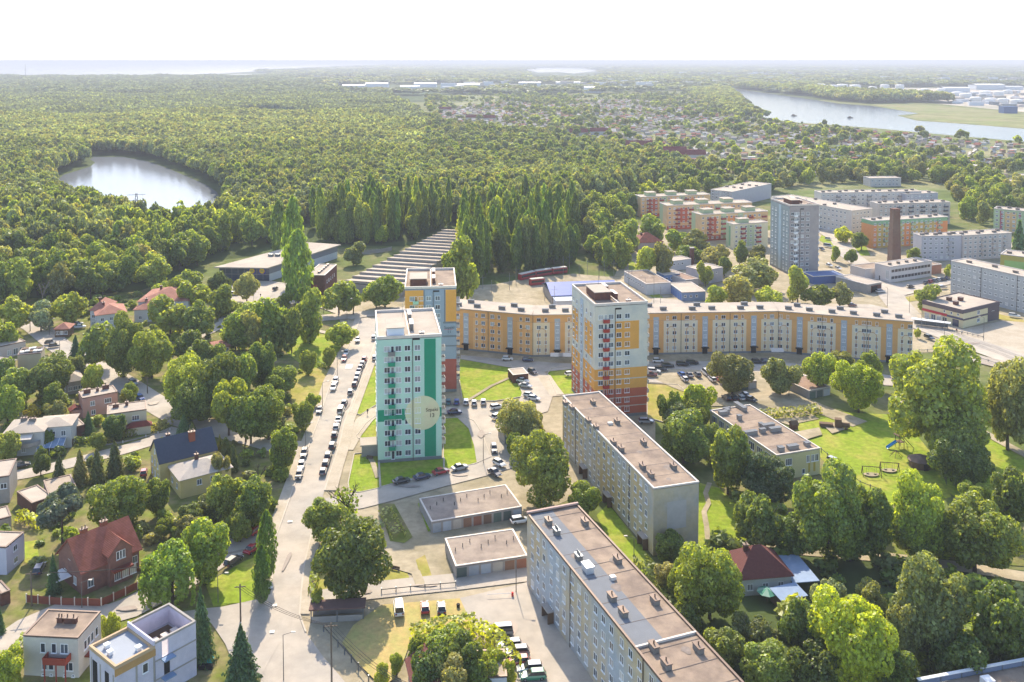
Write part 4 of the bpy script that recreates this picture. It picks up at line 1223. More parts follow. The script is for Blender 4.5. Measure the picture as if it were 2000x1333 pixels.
garages("small flat garage behind the pale tree by the towers", (985, 851), (1045, 842), (990, 835), None, 3)
garages("low garage row under the trees right of the car park", (1432, 752), (1478, 744), None, None, 3, depth=7)
garages("low garage row with rusty roof behind the lone trees", (1580, 764), (1622, 756), None, None, 3, depth=12, roofm=mat("rusty_roof", "#8d7260", vary=0.2))
garages("low garage row right of the bright yellow-green tree", (1740, 778), (1768, 790), None, None, 2, depth=8)
t, f, Wd, D = box_building("kiosk", "small low kiosk with pale roof on the lawn by the car row", "kiosk", (1002, 733), (1032, 730), 2.8, depth=6, wall=M_brick, roof=M_roof_pale, par=0.1)
f["front"].panel(0.3 * Wd, 0.6 * Wd, 0.05, 2.1, M_dark, 0.04, "door")
# shelter with a brown roof at the street
loc = G(660, 1207)
t = thing("bin_shelter", Vector((loc.x, loc.y, 0)), R(5), "long brown roofed shelter beside the paved lot", "shelter")
MB().box(-5.2, 5.2, -1.6, 1.6, 2.5, 2.75).build("roof", mat("brown_felt", "#6b5149", vary=0.12), t)
MB().box(-4.8, 4.8, 1.2, 1.4, 0, 2.5).build("back_wall", M_concwall, t)
for x in (-4.8, 0, 4.8):
    MB().box(x - 0.1, x + 0.1, -1.4, -1.2, 0, 2.5).build("post", M_steel, t)
MB().box(-4.7, 4.7, -1.35, -1.25, 0, 1.2).build("front_panel", M_concwall, t)
# tram depot hall, blue roof
loc, rz, Wd, D = rect((1078, 578), (1210, 573), 4.2, depth=22)
t = thing("tram_depot", loc, rz, "depot hall with bright blue roof behind the bent block", "hall")
MB().box(0, Wd, 0, D, 0, 4.2).build("wall", M_concwall, t)
MB().gable(0, Wd, 0, D, 4.2, 7.2, 'x', 0.5, 0.2).build("roof", mat("blue_sheet_metal", "#3f5fa6", vary=0.08, rough=0.5), t)
MB().box(0.5, Wd * 0.33, -7.0, -0.03, 0, 3.6).build("front_annex", mat("pale_blue_white", "#b8bec6", vary=0.05), t)
MB().box(0.2, Wd * 0.34, -7.4, -0.04, 3.6, 3.8).build("annex_roof", mat("pale_sheet_roof", "#c3c9d0", vary=0.05), t)
for k in range(4):
    Face(t, (0, 0), 0, Wd).panel(0.4 * Wd + k * 6, 0.4 * Wd + k * 6 + 4, 0.1, 3.6, M_dark, 0.05, "depot_door")
# workshops right of the depot
whit = mat("whitewashed_wall", "#b9bcc0", vary=0.08); bluew = mat("blue_wall", "#7489ab", vary=0.08)
for i, (lab, FL, FR, hh, dep, BL, wl, rf) in enumerate((
    ("white walled workshop with brown flat roof behind the tram loop", (1266, 556), (1262, 540), 5, 14, None, whit, M_roof),
    ("blue and white fenced workshop block nearest the avenue", (1332, 572), (1378, 570), 4.0, None, (1290, 554), bluew, M_roof_pale),
    ("low shed with brown roof in the workshop yard", (1340, 548), (1364, 545), 3.5, None, (1318, 527), pinkish, mat("rusty_roof", "#8d7260")),
    ("small blue shed in the workshop yard", (1297, 538), (1328, 535), 4.0, 7, None, bluew, M_roof_pale),
    ("long white building with small square windows in the workshop yard", (1312, 511), (1350, 506), 5.0, 8, None, whit, M_roof_pale),
    ("grey two-storey workshop under the trees left of the grey tower", (1372, 530), (1412, 523), 6.5, None, (1355, 519), lilac, M_roof_pale))):
    if i == 0:
        a0, b0 = G(1219, 531, hh), G(1262, 556, hh)
        d0 = b0 - a0
        loc, rz, Wd, D = Vector((a0.x, a0.y, 0)), math.atan2(d0.y, d0.x), d0.length, 12
        t = thing("workshop", loc, rz, lab, "workshop", "workshops by the tram loop")
        MB().box(0, Wd, 0, D, 0, hh - 0.21).build("wall", wl, t)
        flat_roof(t, Wd, D, hh, rf)
        f = faces(t, Wd, D)
    else:
        t, f, Wd, D = box_building("workshop", lab, "workshop", FL, FR, hh, dep, BL, None, wl, rf, group="workshops by the tram loop")
    f["front"].grid([1.5 + 2.6 * k for k in range(max(1, int((Wd - 2) / 2.6)))], [hh - 2.2], 1.1, 1.0, 1, far=True)
    if i == 1:
        for k in range(6):
            f["left"].panel(D * (k + 0.1) / 6, D * (k + 0.75) / 6, 0.05, 2.8, mat("blue_gate", "#5a78b0", vary=0.1), 0.05, "gate")
p = G(1351, 519)
c = thing("boiler_chimney", Vector((p.x, p.y, 0)), 0, "short square brick chimney in the workshop yard", "chimney")
MB().box(-1, 1, -1, 1, 0, 9).build("shaft", M_brick, c)
MB().box(-1.15, 1.15, -1.15, 1.15, 9, 9.4).build("crown", M_concwall, c)

# ------------------------------------------------------------------ houses
def house_windows(F, us, zs, w=1.2, h=1.3, n=2):
    F.grid(us, zs, w, h, n)
def simple_house(label, FL, FR, h, depth=None, BL=None, BR=None, wall=None, roof=None, wins=(), chim=(), name="house", par=0.15, cap=M_capmetal, cat="house"):
    t, f, Wd, D = box_building(name, label, cat, FL, FR, h, depth, BL, BR, wall, roof or M_roof_pale, cap, par, group="houses")
    for nm, u, z, w, hh, n in wins:
        f[nm].window(u * f[nm].len, z, w, hh, n)
    for x, y, l, w, hh in chim:
        put("chimney", chimney_mesh(l, w, hh, 1, M_brick), t, (x * Wd, y * D, h))
    return t, f, Wd, D
salmon = mat("salmon_render", "#b98874", vary=0.08, scale=0.6, col2="#b09288", fac2=0.55, scale2=0.2)
t, f, Wd, D = simple_house("salmon pink house with grey flat roof by the shaded street", (161, 778.8), (229.5, 765.8), 6.0, BL=(145, 767.5), BR=(208.8, 755), wall=salmon, roof=M_roof_pale,
    wins=[("front", 0.28, 3.3, 1.3, 1.4, 2), ("front", 0.72, 3.3, 1.9, 1.4, 3), ("front", 0.3, 0.6, 1.2, 1.4, 2)], chim=[(0.2, 0.6, 1.8, 1.0, 1.2), (0.5, 0.6, 0.7, 0.7, 0.9), (0.75, 0.7, 1.8, 0.8, 1.2)])
o = f["left"]
MB().gable(-3.2, 0, 1.0, 4.0, 2.4, 3.4, 'y', 0.2, 0.12).build("porch_roof", M_redtile, t); MB().box(-3.0, -0.02, 1.2, 3.8, 0, 2.4).build("porch", salmon, t)
creamh = mat("cream_house_render", "#c9bea2", vary=0.07, scale=0.5)
t, f, Wd, D = simple_house("cream house with pale flat roof behind a clipped hedge", (208.8, 810.5), (286, 800), 6.3, BL=(188.8, 798.8), BR=(265, 782.5), wall=creamh, roof=M_roof_pale,
    wins=[("front", 0.72, 3.6, 1.9, 1.4, 3), ("front", 0.28, 3.4, 1.1, 1.8, 1)], chim=[(0.22, 0.7, 1.6, 0.9, 0.9), (0.5, 0.75, 0.8, 0.8, 1.0)])
MB().hip(Wd * 0.5, Wd + 1.2, -2.4, 0.1, 2.4, 3.6, 0.2).build("bay_roof", M_redtile, t); MB().box(Wd * 0.52, Wd + 1.0, -2.2, -0.02, 0, 2.4).build("bay", creamh, t)
MB().box(-0.6, Wd * 0.95, D * 0.2, D + 6, 0, 0.2).build("terrace", M_concrete, t)
# white house with low hipped roof, balcony and glass lean-to
wh = mat("white_house_render", "#bdbcb8", vary=0.07, scale=0.5)
loc, rz, Wd, D = rect((8, 849), (84, 843), 6.2, depth=9.5)
t = thing("house", loc, rz, "white house with low hipped roof, rounded balcony and glass lean-to", "house", "houses")
MB().box(0, Wd, 0, D, 0, 6.2).build("wall", wh, t)
MB().box(Wd * 0.78, Wd + 6.2, 3.0, D + 1.5, 0, 6.0).build("side_wing", wh, t)
MB().hip(0, Wd, 0, D, 6.2, 7.8, 0.5).build("roof", M_roof_pale, t)
MB().hip(Wd * 0.74, Wd + 6.2, 3.0, D + 1.5, 6.05, 7.3, 0.4).build("wing_roof", M_roof_pale, t)
f = faces(t, Wd, D)
Fw = Face(t, (Wd + 0.05, 3.0), 0, 6)
Fw.window(1.6, 3.4, 1.2, 1.5, 2); Fw.window(4.2, 3.4, 1.2, 1.5, 2); Fw.window(4.2, 0.7, 1.0, 1.4, 2)
f["front"].window(2.0, 0.9, 1.1, 1.3, 2); f["front"].window(4.6, 0.9, 1.1, 1.4, 2); f["front"].window(2.4, 3.6, 1.1, 1.3, 2)
bal = MB()
pts = [(Wd * 0.55 + 3.6 * math.cos(math.pi + math.pi * i / 10), 0.0 + 2.6 * math.sin(math.pi + math.pi * i / 10)) for i in range(11)]
bal.prism([(x, y - 0.01) for x, y in pts], 3.0, 3.2)
for (x0, y0), (x1, y1) in zip(pts, pts[1:]):
    bal.add([(x0, y0, 3.2), (x1, y1, 3.2), (x1, y1, 4.1), (x0, y0, 4.1), (x0 * 0.98 + Wd * 0.011, y0 * 0.96, 3.2), (x1 * 0.98 + Wd * 0.011, y1 * 0.96, 3.2), (x1 * 0.98 + Wd * 0.011, y1 * 0.96, 4.1), (x0 * 0.98 + Wd * 0.011, y0 * 0.96, 4.1)], [(0, 1, 2, 3), (7, 6, 5, 4), (3, 2, 6, 7)])
bal.build("balcony", M_concwall, t)
MB().add([(Wd * 0.35, -2.3, 5.2), (Wd * 0.75, -2.3, 5.2), (Wd * 0.75, 0, 5.9), (Wd * 0.35, 0, 5.9), (Wd * 0.35, -2.3, 5.1), (Wd * 0.75, -2.3, 5.1), (Wd * 0.75, 0, 5.8), (Wd * 0.35, 0, 5.8)], [(0, 1, 2, 3), (7, 6, 5, 4), (0, 4, 5, 1), (1, 5, 6, 2), (3, 7, 4, 0)]).build("awning", M_cap, t)
gl = MB().add([(Wd * 0.85, -1.2, 2.0), (Wd + 5.0, -1.2, 2.0), (Wd + 5.0, 2.9, 3.0), (Wd * 0.85, 2.9, 3.0)], [(0, 1, 2, 3)]).build("glass_lean_to", glass_mat("blue_glazing", (0.22, 0.30, 0.42), 0.1), t)
for k in range(5):
    x = Wd * 0.85 + (Wd * 0.15 + 5.0) * k / 4
    MB().add([(x - 0.06, -1.2, 2.02), (x + 0.06, -1.2, 2.02), (x + 0.06, 2.9, 3.02), (x - 0.06, 2.9, 3.02), (x - 0.06, -1.2, 0), (x + 0.06, -1.2, 0)], [(0, 1, 2, 3), (4, 5, 1, 0)]).build("glazing_bar", M_frame, gl)
for x, y in ((0.35, 0.6), (0.6, 0.5)):
    put("chimney", chimney_mesh(1.6, 0.9, 1.0, 2, M_vent), t, (Wd * x, D * y, 7.2))
# yellow house: steep slate part and lower pale-roofed wing
yell = mat("yellow_render", "#d2bd78", vary=0.08, scale=0.6, col2="#c5b27c", fac2=0.5, scale2=0.15)
slt = mat("dark_slate", "#3e4450", vary=0.2, scale=1.6, rough=0.6)
gA, gB = G(286, 893, 6.5), G(408, 868, 6.5)
loc, rz, Wd, D = rect((312.5, 905), (422.5, 878), 6.0, depth=9.0)
t = thing("house", loc, rz, "yellow house with steep dark slate roof and lower pale roofed wing", "house", "houses")
MB().box(0, Wd, 0, D, 0, 6.0).build("wall", yell, t)
MB().add([(0, 0, 6.0), (0, D, 6.0), (0, D / 2, 10.2), (0.3, 0, 6.0), (0.3, D, 6.0), (0.3, D / 2, 10.2)], [(0, 2, 1), (3, 4, 5), (0, 3, 5, 2), (1, 2, 5, 4)]).build("gable_wall", yell, t)
MB().add([(Wd, 0, 6.0), (Wd, D, 6.0), (Wd, D / 2, 10.2), (Wd - 0.3, 0, 6.0), (Wd - 0.3, D, 6.0), (Wd - 0.3, D / 2, 10.2)], [(0, 1, 2), (3, 5, 4), (0, 2, 5, 3), (1, 4, 5, 2)]).build("gable_wall", yell, t)
rf = MB().gable(0, Wd, 0, D, 6.05, 10.3, 'x', 0.35).build("roof", slt, t)
put("chimney", chimney_mesh(1.5, 1.0, 2.6, 2, mat("red_brick_stack", "#8a4d38", vary=0.15)), rf, (Wd * 0.62, D * 0.32, 8.3))
put("chimney", chimney_mesh(0.9, 0.9, 1.6, 1, M_brick), rf, (Wd * 0.25, D * 0.62, 9.0))
f = faces(t, Wd, D)
f["left"].grid([1.8, 4.4, 7.0], [1.0, 3.8], 0.9, 1.5, 2)
f["left"].window(D / 2, 6.8, 0.8, 1.2, 2)
w0, w1 = local(t, 350, 943.8, 4.6), local(t, 463.8, 915, 4.6)
MB().box(Wd * 0.16, Wd * 1.04, -9.5, -0.02, 0, 4.6).build("wing_wall", yell, t)
MB().hip(Wd * 0.16, Wd * 1.04, -9.5, -0.02, 4.6, 6.6, 0.5).build("wing_roof", mat("pale_sheet_tiles", "#a99f95", vary=0.1, scale=1.2, col2="#b5aa9c", fac2=0.5, scale2=0.5), t)
Fw = Face(t, (Wd * 0.16, -9.5), 0, Wd * 0.88)
Fw.grid([Wd * 0.32, Wd * 0.55], [2.4], 1.2, 1.4, 2)
Face(t, (Wd * 0.16, -0.02), R(-90), 9.5).grid([2.5, 6.5], [1.6], 1.1, 1.3, 2)
put("chimney", chimney_mesh(0.8, 0.8, 1.8, 1, M_brick), t, (Wd * 0.55, -4.2, 6.0))
# red brick house with tiled roof, cross gable and bay
bw = mat("brown_brick_wall", "#8c6354", vary=0.16, scale=1.5, col2="#7d5a50", fac2=0.5, scale2=0.6)
tile = mat("bright_red_tile", "#a4614f", vary=0.16, scale=2.2, tiles=1.4, col2="#93543f", fac2=0.5, scale2=0.7)
eA, eB = G(170, 1112, 5.0), G(278, 1085, 5.0)
dv = G(247.6, 1033, 9.5) - G(132, 1079, 9.5)
rz = math.atan2(dv.y, dv.x)
p0 = G(161.5, 1165)
t = thing("house", Vector((p0.x, p0.y, 0)), rz, "red brick house with bright red tiled roof and cross gable", "house", "houses")
Wd, D = dv.length * 0.98, 10.5
MB().box(0, Wd, 0, D, 0, 5.0).build("wall", bw, t)
for x in (0.0, Wd):
    MB().add([(x - 0.15, 0, 5.0), (x - 0.15, D, 5.0), (x - 0.15, D / 2, 9.6), (x + 0.15, 0, 5.0), (x + 0.15, D, 5.0), (x + 0.15, D / 2, 9.6)], [(0, 2, 1), (3, 4, 5), (0, 3, 5, 2), (1, 2, 5, 4)]).build("gable_wall", bw, t)
rf = MB().gable(0, Wd, 0, D, 5.0, 9.7, 'x', 0.5, 0.2).build("roof", tile, t)
cg0, cg1 = Wd * 0.42, Wd * 0.82
MB().box(cg0, cg1, -1.2, 0.02, 0, 6.6).build("bay_wall", bw, t)
MB().add([(cg0, -1.2, 6.6), (cg1, -1.2, 6.6), ((cg0 + cg1) / 2, -1.2, 8.9), (cg0, -0.9, 6.6), (cg1, -0.9, 6.6), ((cg0 + cg1) / 2, -0.9, 8.9)], [(0, 1, 2), (3, 5, 4), (0, 2, 5, 3), (1, 4, 5, 2)]).build("gable_wall", bw, t)
MB().gable(cg0, cg1, -1.2, D * 0.42, 6.6, 9.0, 'y', 0.4, 0.18).build("cross_gable_roof", tile, t)
Fb = Face(t, (0, -1.2), 0, Wd)
Fb.grid([cg0 + 2.0, cg1 - 2.0], [5.0], 1.2, 1.7, 2)
Fb.panel(cg0 + 0.3, cg1 - 0.3, 3.1, 3.5, M_redtile, 1.3, "porch_roof")
Fb.grid([cg0 + 1.6, cg0 + 3.2, cg0 + 4.8], [0.9], 1.3, 1.8, 3)
f = faces(t, Wd, D)
f["front"].window(Wd * 0.14, 1.2, 1.2, 1.6, 2); f["front"].window(Wd * 0.92, 2.2, 1.0, 1.5, 2)
f["left"].window(D * 0.5, 5.6, 0.9, 1.6, 2); f["left"].grid([D * 0.3, D * 0.7], [1.3], 1.2, 1.5, 2)
for x in (0.25, 0.6):
    put("chimney", chimney_mesh(1.3, 0.8, 1.6, 2, mat("red_brick_stack", "#8a4d38")), rf, (Wd * x, D * 0.52, 9.0))
MB().box(-3.2, -0.2, D * 0.4, D * 0.8, 2.5, 2.65).build("side_porch_roof", M_frame, t)
# white house bottom left with red balcony
t, f, Wd, D = simple_house("white two-storey house with brown flat roof and red balcony", (45, 1242), (152, 1247), 7.0, BL=(95, 1190.5), BR=(202.5, 1197), wall=mat("aged_white_wall", "#c4beb2", vary=0.08, scale=0.6, col2="#b8b3aa", fac2=0.5, scale2=0.2), roof=M_roof, cap=M_capmetal,
    wins=[("front", u, 4.2, 0.9, 1.7, 1) for u in (0.36, 0.56)] + [("front", 0.75, 4.2, 1.4, 1.7, 2)] + [("front", u, 1.2, 0.95, 1.6, 1) for u in (0.38, 0.5)] + [("front", 0.82, 1.2, 1.6, 1.5, 2)] + [("front", u, -0.0 + 0.15, 0.5, 0.4, 1) for u in (0.35, 0.5, 0.75, 0.9)] + [("right", u, 3.6, 0.9, 1.6, 1) for u in (0.3, 0.45, 0.6, 0.8)])
rb = mat("red_wood_balcony", "#93402f", vary=0.1)
bb = MB().box(Wd * 0.45, Wd * 0.87, -1.7, 0, 3.2, 3.4).box(Wd * 0.45, Wd * 0.87, -1.75, -1.65, 3.4, 4.4).box(Wd * 0.45, Wd * 0.45 + 0.08, -1.65, 0, 3.4, 4.4).box(Wd * 0.87 - 0.08, Wd * 0.87, -1.65, 0, 3.4, 4.4).build("balcony", rb, t)
for u in (0.47, 0.68, 0.85):
    MB().box(u * Wd - 0.08, u * Wd + 0.08, -1.6, -1.4, 0, 3.2).build("balcony_post", rb, bb)
for x, w in ((0.44, 1.0), (0.63, 2.2)):
    put("chimney", chimney_mesh(w, 0.7, 0.9, 2, M_brick), t, (Wd * x, D * 0.55, 7.0))
MB().box(Wd, Wd + 1.6, D * 0.25, D * 0.75, 2.4, 2.6).build("lean_to_roof", M_redtile, t)
# house under construction: finished flat part and open block walls
blk = mat("pale_aerated_block", "#c9c2cc", vary=0.08, scale=0.9, col2="#bdb8c4", fac2=0.5, scale2=0.5)
hh = 9.6
loc, rz, Wd, D = rect((225, 1308), (302, 1267), hh - 1.0, BL=(159, 1275), BR=(233, 1237))
t = thing("unfinished_house", loc, rz, "unfinished white block house with one open roofless half", "house", "houses")
MB().box(0, Wd, 0, D, 0, hh - 1.2).build("wall", blk, t)
flat_roof(t, Wd, D, hh - 1.0, mat("light_grey_membrane", "#9aa0a8", vary=0.05), mat("tan_parapet", "#b99e7c", vary=0.06), 0.5, 0.35)
MB().box(-0.12, Wd + 0.12, -0.12, 0.0, hh - 2.2, hh - 1.06).build("fascia_board", mat("osb_board", "#b08a58", vary=0.15, scale=1.0), t)
ribc = M_concwall
L2 = (G(384, 1226, hh) - G(303, 1268.6, hh)).length
ow = Wd + 0.1
for z0 in (0.0, 3.2, 6.4):
    pass
th = 0.35
opens = MB()
opens.box(ow, ow + L2, 0, th, 0, hh - 3.2).box(ow, ow + L2, D - th, D, 0, hh - 0.35).box(ow + L2 - th, ow + L2, th, D - th, 0, hh - 0.35)
opens.build("wall", blk, t)
front_up = MB()
front_up.box(ow + 1.5 + 0.9, ow + L2, 0.01, th - 0.01, hh - 3.2, hh - 0.35).box(ow, ow + 1.2, 0.01, th - 0.01, hh - 3.2, hh - 0.35)
front_up.build("upper_wall", blk, t)
MB().box(ow - 0.3, ow, 0, D, hh - 1.2, hh + 0.3).build("party_wall", blk, t)
rb_ = MB().box(ow - 0.02, ow + L2 + 0.04, -0.04, th, hh - 0.35, hh).box(ow, ow + L2 + 0.04, D - th, D + 0.04, hh - 0.35, hh).box(ow + L2 - th, ow + L2 + 0.04, th, D - th, hh - 0.352, hh - 0.002)
rb_.build("ring_beam", ribc, t)
MB().box(ow, ow + L2 - th, th, D - th, hh - 3.4, hh - 3.2).build("floor_slab", mat("bare_slab", "#a9a4a6", vary=0.1), t)
for z in (3.0, 6.2):
    MB().box(ow, ow + L2 + 0.05, -0.05, -0.005, z, z + 0.25).build("ring_beam", ribc, t)
for k in range(3):
    MB().box(ow + L2 * (0.3 + 0.22 * k), ow + L2 * (0.45 + 0.22 * k), D * 0.55 - 0.3 * k, D * 0.55 + 1.0 - 0.3 * k, hh - 3.2, hh - 2.95 + 0.2 * k).build("block_pallet", M_cap, t)
for k in range(7):
    MB().box(ow + 0.8, ow + L2 - 0.9, D - 1.2 - 0.35 * k, D - 1.05 - 0.35 * k, hh - 3.2, hh - 3.05).build("formwork_plank", M_wood, t)
f = faces(t, Wd, D)
f["front"].grid([Wd * 0.75], [2.0, 5.4], 1.0, 1.6, 1)
Face(t, (ow, 0), 0, L2).panel(1.5, 2.5, 3.3, 5.8, M_dark, 0.06, "doorway")
for z in (3.2, 6.4):
    MB().box(ow + 0.9, ow + 3.0, -1.3, -0.06, z - 0.25, z - 0.05).build("balcony_slab", mat("blue_grey_slab", "#7d92ad", vary=0.06), t)
lf = f["left"]
lf.panel(D * 0.12, D * 0.3, 0.1, 7.2, M_dark, 0.04, "opening"); lf.panel(D * 0.6, D * 0.75, 0.1, 7.0, M_dark, 0.04, "opening")
for k in (0.05, 0.4, 0.9):
    lf.panel(D * k, D * k + 0.35, 0, hh - 2.2, ribc, 0.03, "concrete_post")
f["front"].panel(Wd * 0.5, Wd * 0.5 + 0.35, 0, hh - 2.25, ribc, 0.03, "concrete_post"); f["front"].panel(Wd - 0.3, Wd, 0, hh - 2.25, ribc, 0.03, "concrete_post")
for x, y in ((0.28, 0.75), (0.2, 0.5), (0.72, 0.2)):
    put("chimney", chimney_mesh(0.7, 0.7, 0.6, 0, M_frame, M_frame), t, (Wd * x, D * y, hh - 1.0))
# lilac white house at the left edge, stepped terraces
lw = mat("lilac_white_render", "#c0bcc8", vary=0.05)
t, f, Wd, D = simple_house("lilac white house with stepped flat roofs at the left edge", (12, 1069.8), (47, 1040.5), 5.8, depth=14, wall=lw, roof=M_roof_pale, wins=[("front", 0.48, 3.6, 1.3, 1.2, 2), ("front", 0.5, 1.0, 1.3, 1.2, 2), ("left", 0.7, 0.8, 1.2, 1.6, 2)])
MB().box(0.2, Wd * 0.9, D * 0.55, D + 5, 0, 6.6).build("rear_wing", lw, t); MB().box(0, Wd * 0.95, D * 0.52, D + 5.3, 6.6, 6.85).build("rear_roof", M_roof_pale, t)
# grey house corner, flat sheds and car port
t, f, Wd, D = simple_house("grey rough house at the left edge beside the flat sheds", (-20, 935), (18, 930), 6.5, depth=10, wall=M_concwall, roof=M_roof_pale, wins=[("front", 0.7, 3.6, 1.4, 1.3, 2)])
t, f, Wd, D = simple_house("long flat shed with pale felt roof and dark roof ridge", (62, 984), (103, 970), 3.0, BL=(30, 962), wall=M_brick, roof=M_roof_pale, name="shed", cat="shed")
t, f, Wd, D = simple_house("wide flat shed roof beside the thuja trees", (95, 968), (150, 955), 3.2, depth=9, wall=M_concwall, roof=mat("tan_felt", "#a1917e", vary=0.1), name="shed", cat="shed")
t, f, Wd, D = simple_house("small pale roofed shed behind the lilac white house", (-5, 1016), (22, 1009), 3.0, depth=6, wall=M_concwall, roof=M_roof_pale, name="shed", cat="shed")
t, f, Wd, D = simple_house("tiny garden shed with felt roof by the fence corner", (2, 1161), (20, 1154), 2.5, depth=5, wall=M_brick, roof=M_roof_pale, name="shed", cat="shed")
t, f, Wd, D = simple_house("long garage wing with pale roof beside the white hipped house", (114, 843), (166, 830), 3.4, depth=5.5, wall=M_brick, roof=M_roof_pale, name="shed", cat="shed")
# houses with red hipped roofs near the wood
def hip_house(label, FL, FR, h, rise, depth, wall, roof, chim=True, wing=None):
    loc, rz, Wd, D = rect(FL, FR, h, depth)
    t = thing("house", loc, rz, label, "house", "houses")
    MB().box(0, Wd, 0, D, 0, h).build("wall", wall, t)
    rf = MB().hip(0, Wd, 0, D, h + 0.003, h + rise, 0.5).build("roof", roof, t)
    f = faces(t, Wd, D)
    f["front"].grid([Wd * 0.2, Wd * 0.5, Wd * 0.8], [1.2, 4.0] if h > 5.5 else [1.2], 1.2, 1.3, 2)
    f["left"].grid([D * 0.3, D * 0.7], [1.2, 4.0] if h > 5.5 else [1.2], 1.2, 1.3, 2)
    if chim:
        put("chimney", chimney_mesh(0.9, 0.7, 1.6, 1, M_brick), rf, (Wd * 0.3, D * 0.55, h + rise * 0.6))
    return t, Wd, D
brt = mat("salmon_tile", "#a5705c", vary=0.12, scale=1.5, col2="#94604f", fac2=0.5, scale2=0.4)
t, Wd, D = hip_house("white villa with salmon hipped roof beside the wooden hut", (176, 607), (208, 606), 7, 3.0, 12, wh, brt)
t, Wd, D = hip_house("white villa with dark balcony and salmon roof, second from the hut", (188, 617), (246, 610), 6.5, 2.5, 13, wh, brt)
t, Wd, D = hip_house("large white villa with broad salmon roof under the trees", (270, 590), (368, 588), 7, 3.6, 20, wh, brt)
t, Wd, D = hip_house("white lower villa front with salmon roof below the large villa", (262, 606), (320, 604), 5, 2.4, 10, wh, brt)
t, Wd, D = hip_house("pavilion with dark red hipped roof among trees right of the poplars", (1246, 475), (1295, 473), 5, 4.5, 13, mat("pinkish_wall", "#b5a39b", vary=0.06), M_redtile)
t, Wd, D = hip_house("brown wooden hut with pitched roof at the street bend", (107, 644), (134, 643), 3.2, 1.8, 6, M_wood, brt, False)
t, f, Wd, D = simple_house("dark fronted flat garage house at the left edge of the upper street", (0, 678), (50, 667), 4.5, depth=9, wall=pinkish, roof=M_roof_pale, wins=[("front", 0.35, 0.8, 1.4, 1.8, 2), ("front", 0.6, 0.6, 1.6, 2.2, 2), ("front", 0.85, 0.6, 1.6, 2.2, 2)])
t, f, Wd, D = simple_house("building with junk-laden flat roof below the upper street", (34, 694), (80, 690), 5.5, BL=(60, 680), wall=mat("pale_ochre_wall", "#b5a98f", vary=0.08), roof=M_roof_grey)
for k in range(9):
    MB().box(0, 1.2 + (k % 3) * 0.4, 0, 2.0, 0, 0.5 + 0.15 * (k % 2)).build("stored_boards", [M_cap, M_steel, M_wood][k % 3], t, (0.6 + (k % 5) * Wd / 5.6, 1.2 + (k // 5) * D * 0.45, 5.5), R(10 - 5 * (k % 4)))
t, Wd, D = hip_house("grey house with low roof under the left trees", (0, 716), (30, 704), 4.5, 2.0, 9, M_concwall, M_roof_pale, False)
t, Wd, D = hip_house("small house with pale roof almost hidden by trees left of the shaded street", (130, 748), (163, 742), 4.0, 1.8, 9, M_concwall, M_roof_pale, False)
t, Wd, D = hip_house("low bungalow glimpsed between the park trees", (420, 680), (448, 676), 3.0, 1.2, 7, salmon, brt, False)
t, Wd, D = hip_house("red brown roofed cottage in the right garden", (1445, 1132), (1545, 1124), 3.6, 4.2, 9, mat("white_cottage", "#bfc0c0", vary=0.06), mat("brown_red_tile", "#6f3f38", vary=0.18, scale=2.0, tiles=1.6))
MB().box(Wd, Wd + 5.5, -1.0, D, 2.5, 2.65).build("lean_to_roof", mat("blue_tarpaulin", "#8ea0b8", vary=0.1), t); MB().box(Wd + 0.2, Wd + 5.0, D - 0.3, D - 0.1, 0, 2.5).build("lean_to_wall", M_wood, t)
for x in (Wd + 0.3, Wd + 5.2):
    MB().box(x - 0.06, x + 0.06, -0.9, -0.78, 0, 2.5).build("lean_to_post", M_wood, t)
loc = G(1540, 1180)
t = thing("tarpaulin_shed", Vector((loc.x, loc.y, 0)), R(20), "low shed roofed with pale blue tarpaulin beside the garden cottage", "shed")
MB().add([(-3, -2, 2.2), (3, -2, 2.2), (3, 2, 2.7), (-3, 2, 2.7), (-3, -2, 2.1), (3, -2, 2.1), (3, 2, 2.6), (-3, 2, 2.6)], [(0, 1, 2, 3), (7, 6, 5, 4), (0, 4, 5, 1), (1, 5, 6, 2), (2, 6, 7, 3), (3, 7, 4, 0)]).build("roof", mat("blue_tarpaulin", "#8ea0b8"), t)
MB().box(-2.8, 2.8, 1.8, 1.9, 0, 2.5).box(-2.8, -2.7, -1.8, 1.8, 0, 2.2).box(2.7, 2.8, -1.8, 1.8, 0, 2.2).build("wall", M_wood, t)
# flat building at the bottom right corner
bk0, bk1 = G(1815, 1334, 5.5), G(1992, 1300, 5.5)
dd_ = (bk1 - bk0).normalized()
nn_ = Vector((-dd_.y, dd_.x, 0))
Wd, D = (bk1 - bk0).length + 14, 14.0
og = bk0 - nn_ * D - dd_ * 2
t = thing("flat_building", Vector((og.x, og.y, 0)), math.atan2(dd_.y, dd_.x), "flat roofed building with blue white parapet at the bottom right corner", "building")
MB().box(0, Wd, 0, D, 0, 5.29).build("wall", whit, t)
flat_roof(t, Wd, D, 5.5, M_roof, par=0.0)
MB().box(-0.1, Wd + 0.1, D - 0.2, D + 0.1, 5.5, 6.4).build("parapet", mat("pale_blue_panel", "#6f7a8f", vary=0.06), t)
MB().box(-0.2, Wd + 0.2, D - 0.35, D + 0.25, 6.4, 6.52).build("parapet_cap", M_frame, t)
for k in range(8):
    MB().box(Wd * k / 8, Wd * k / 8 + 0.12, D - 0.3, D - 0.2, 5.5, 6.4).build("parapet_post", M_steel, t)
MB().box(Wd * 0.3, Wd * 0.3 + 1.6, D - 4, D - 2.4, 5.5, 7.0).build("roof_box", M_frame, t)
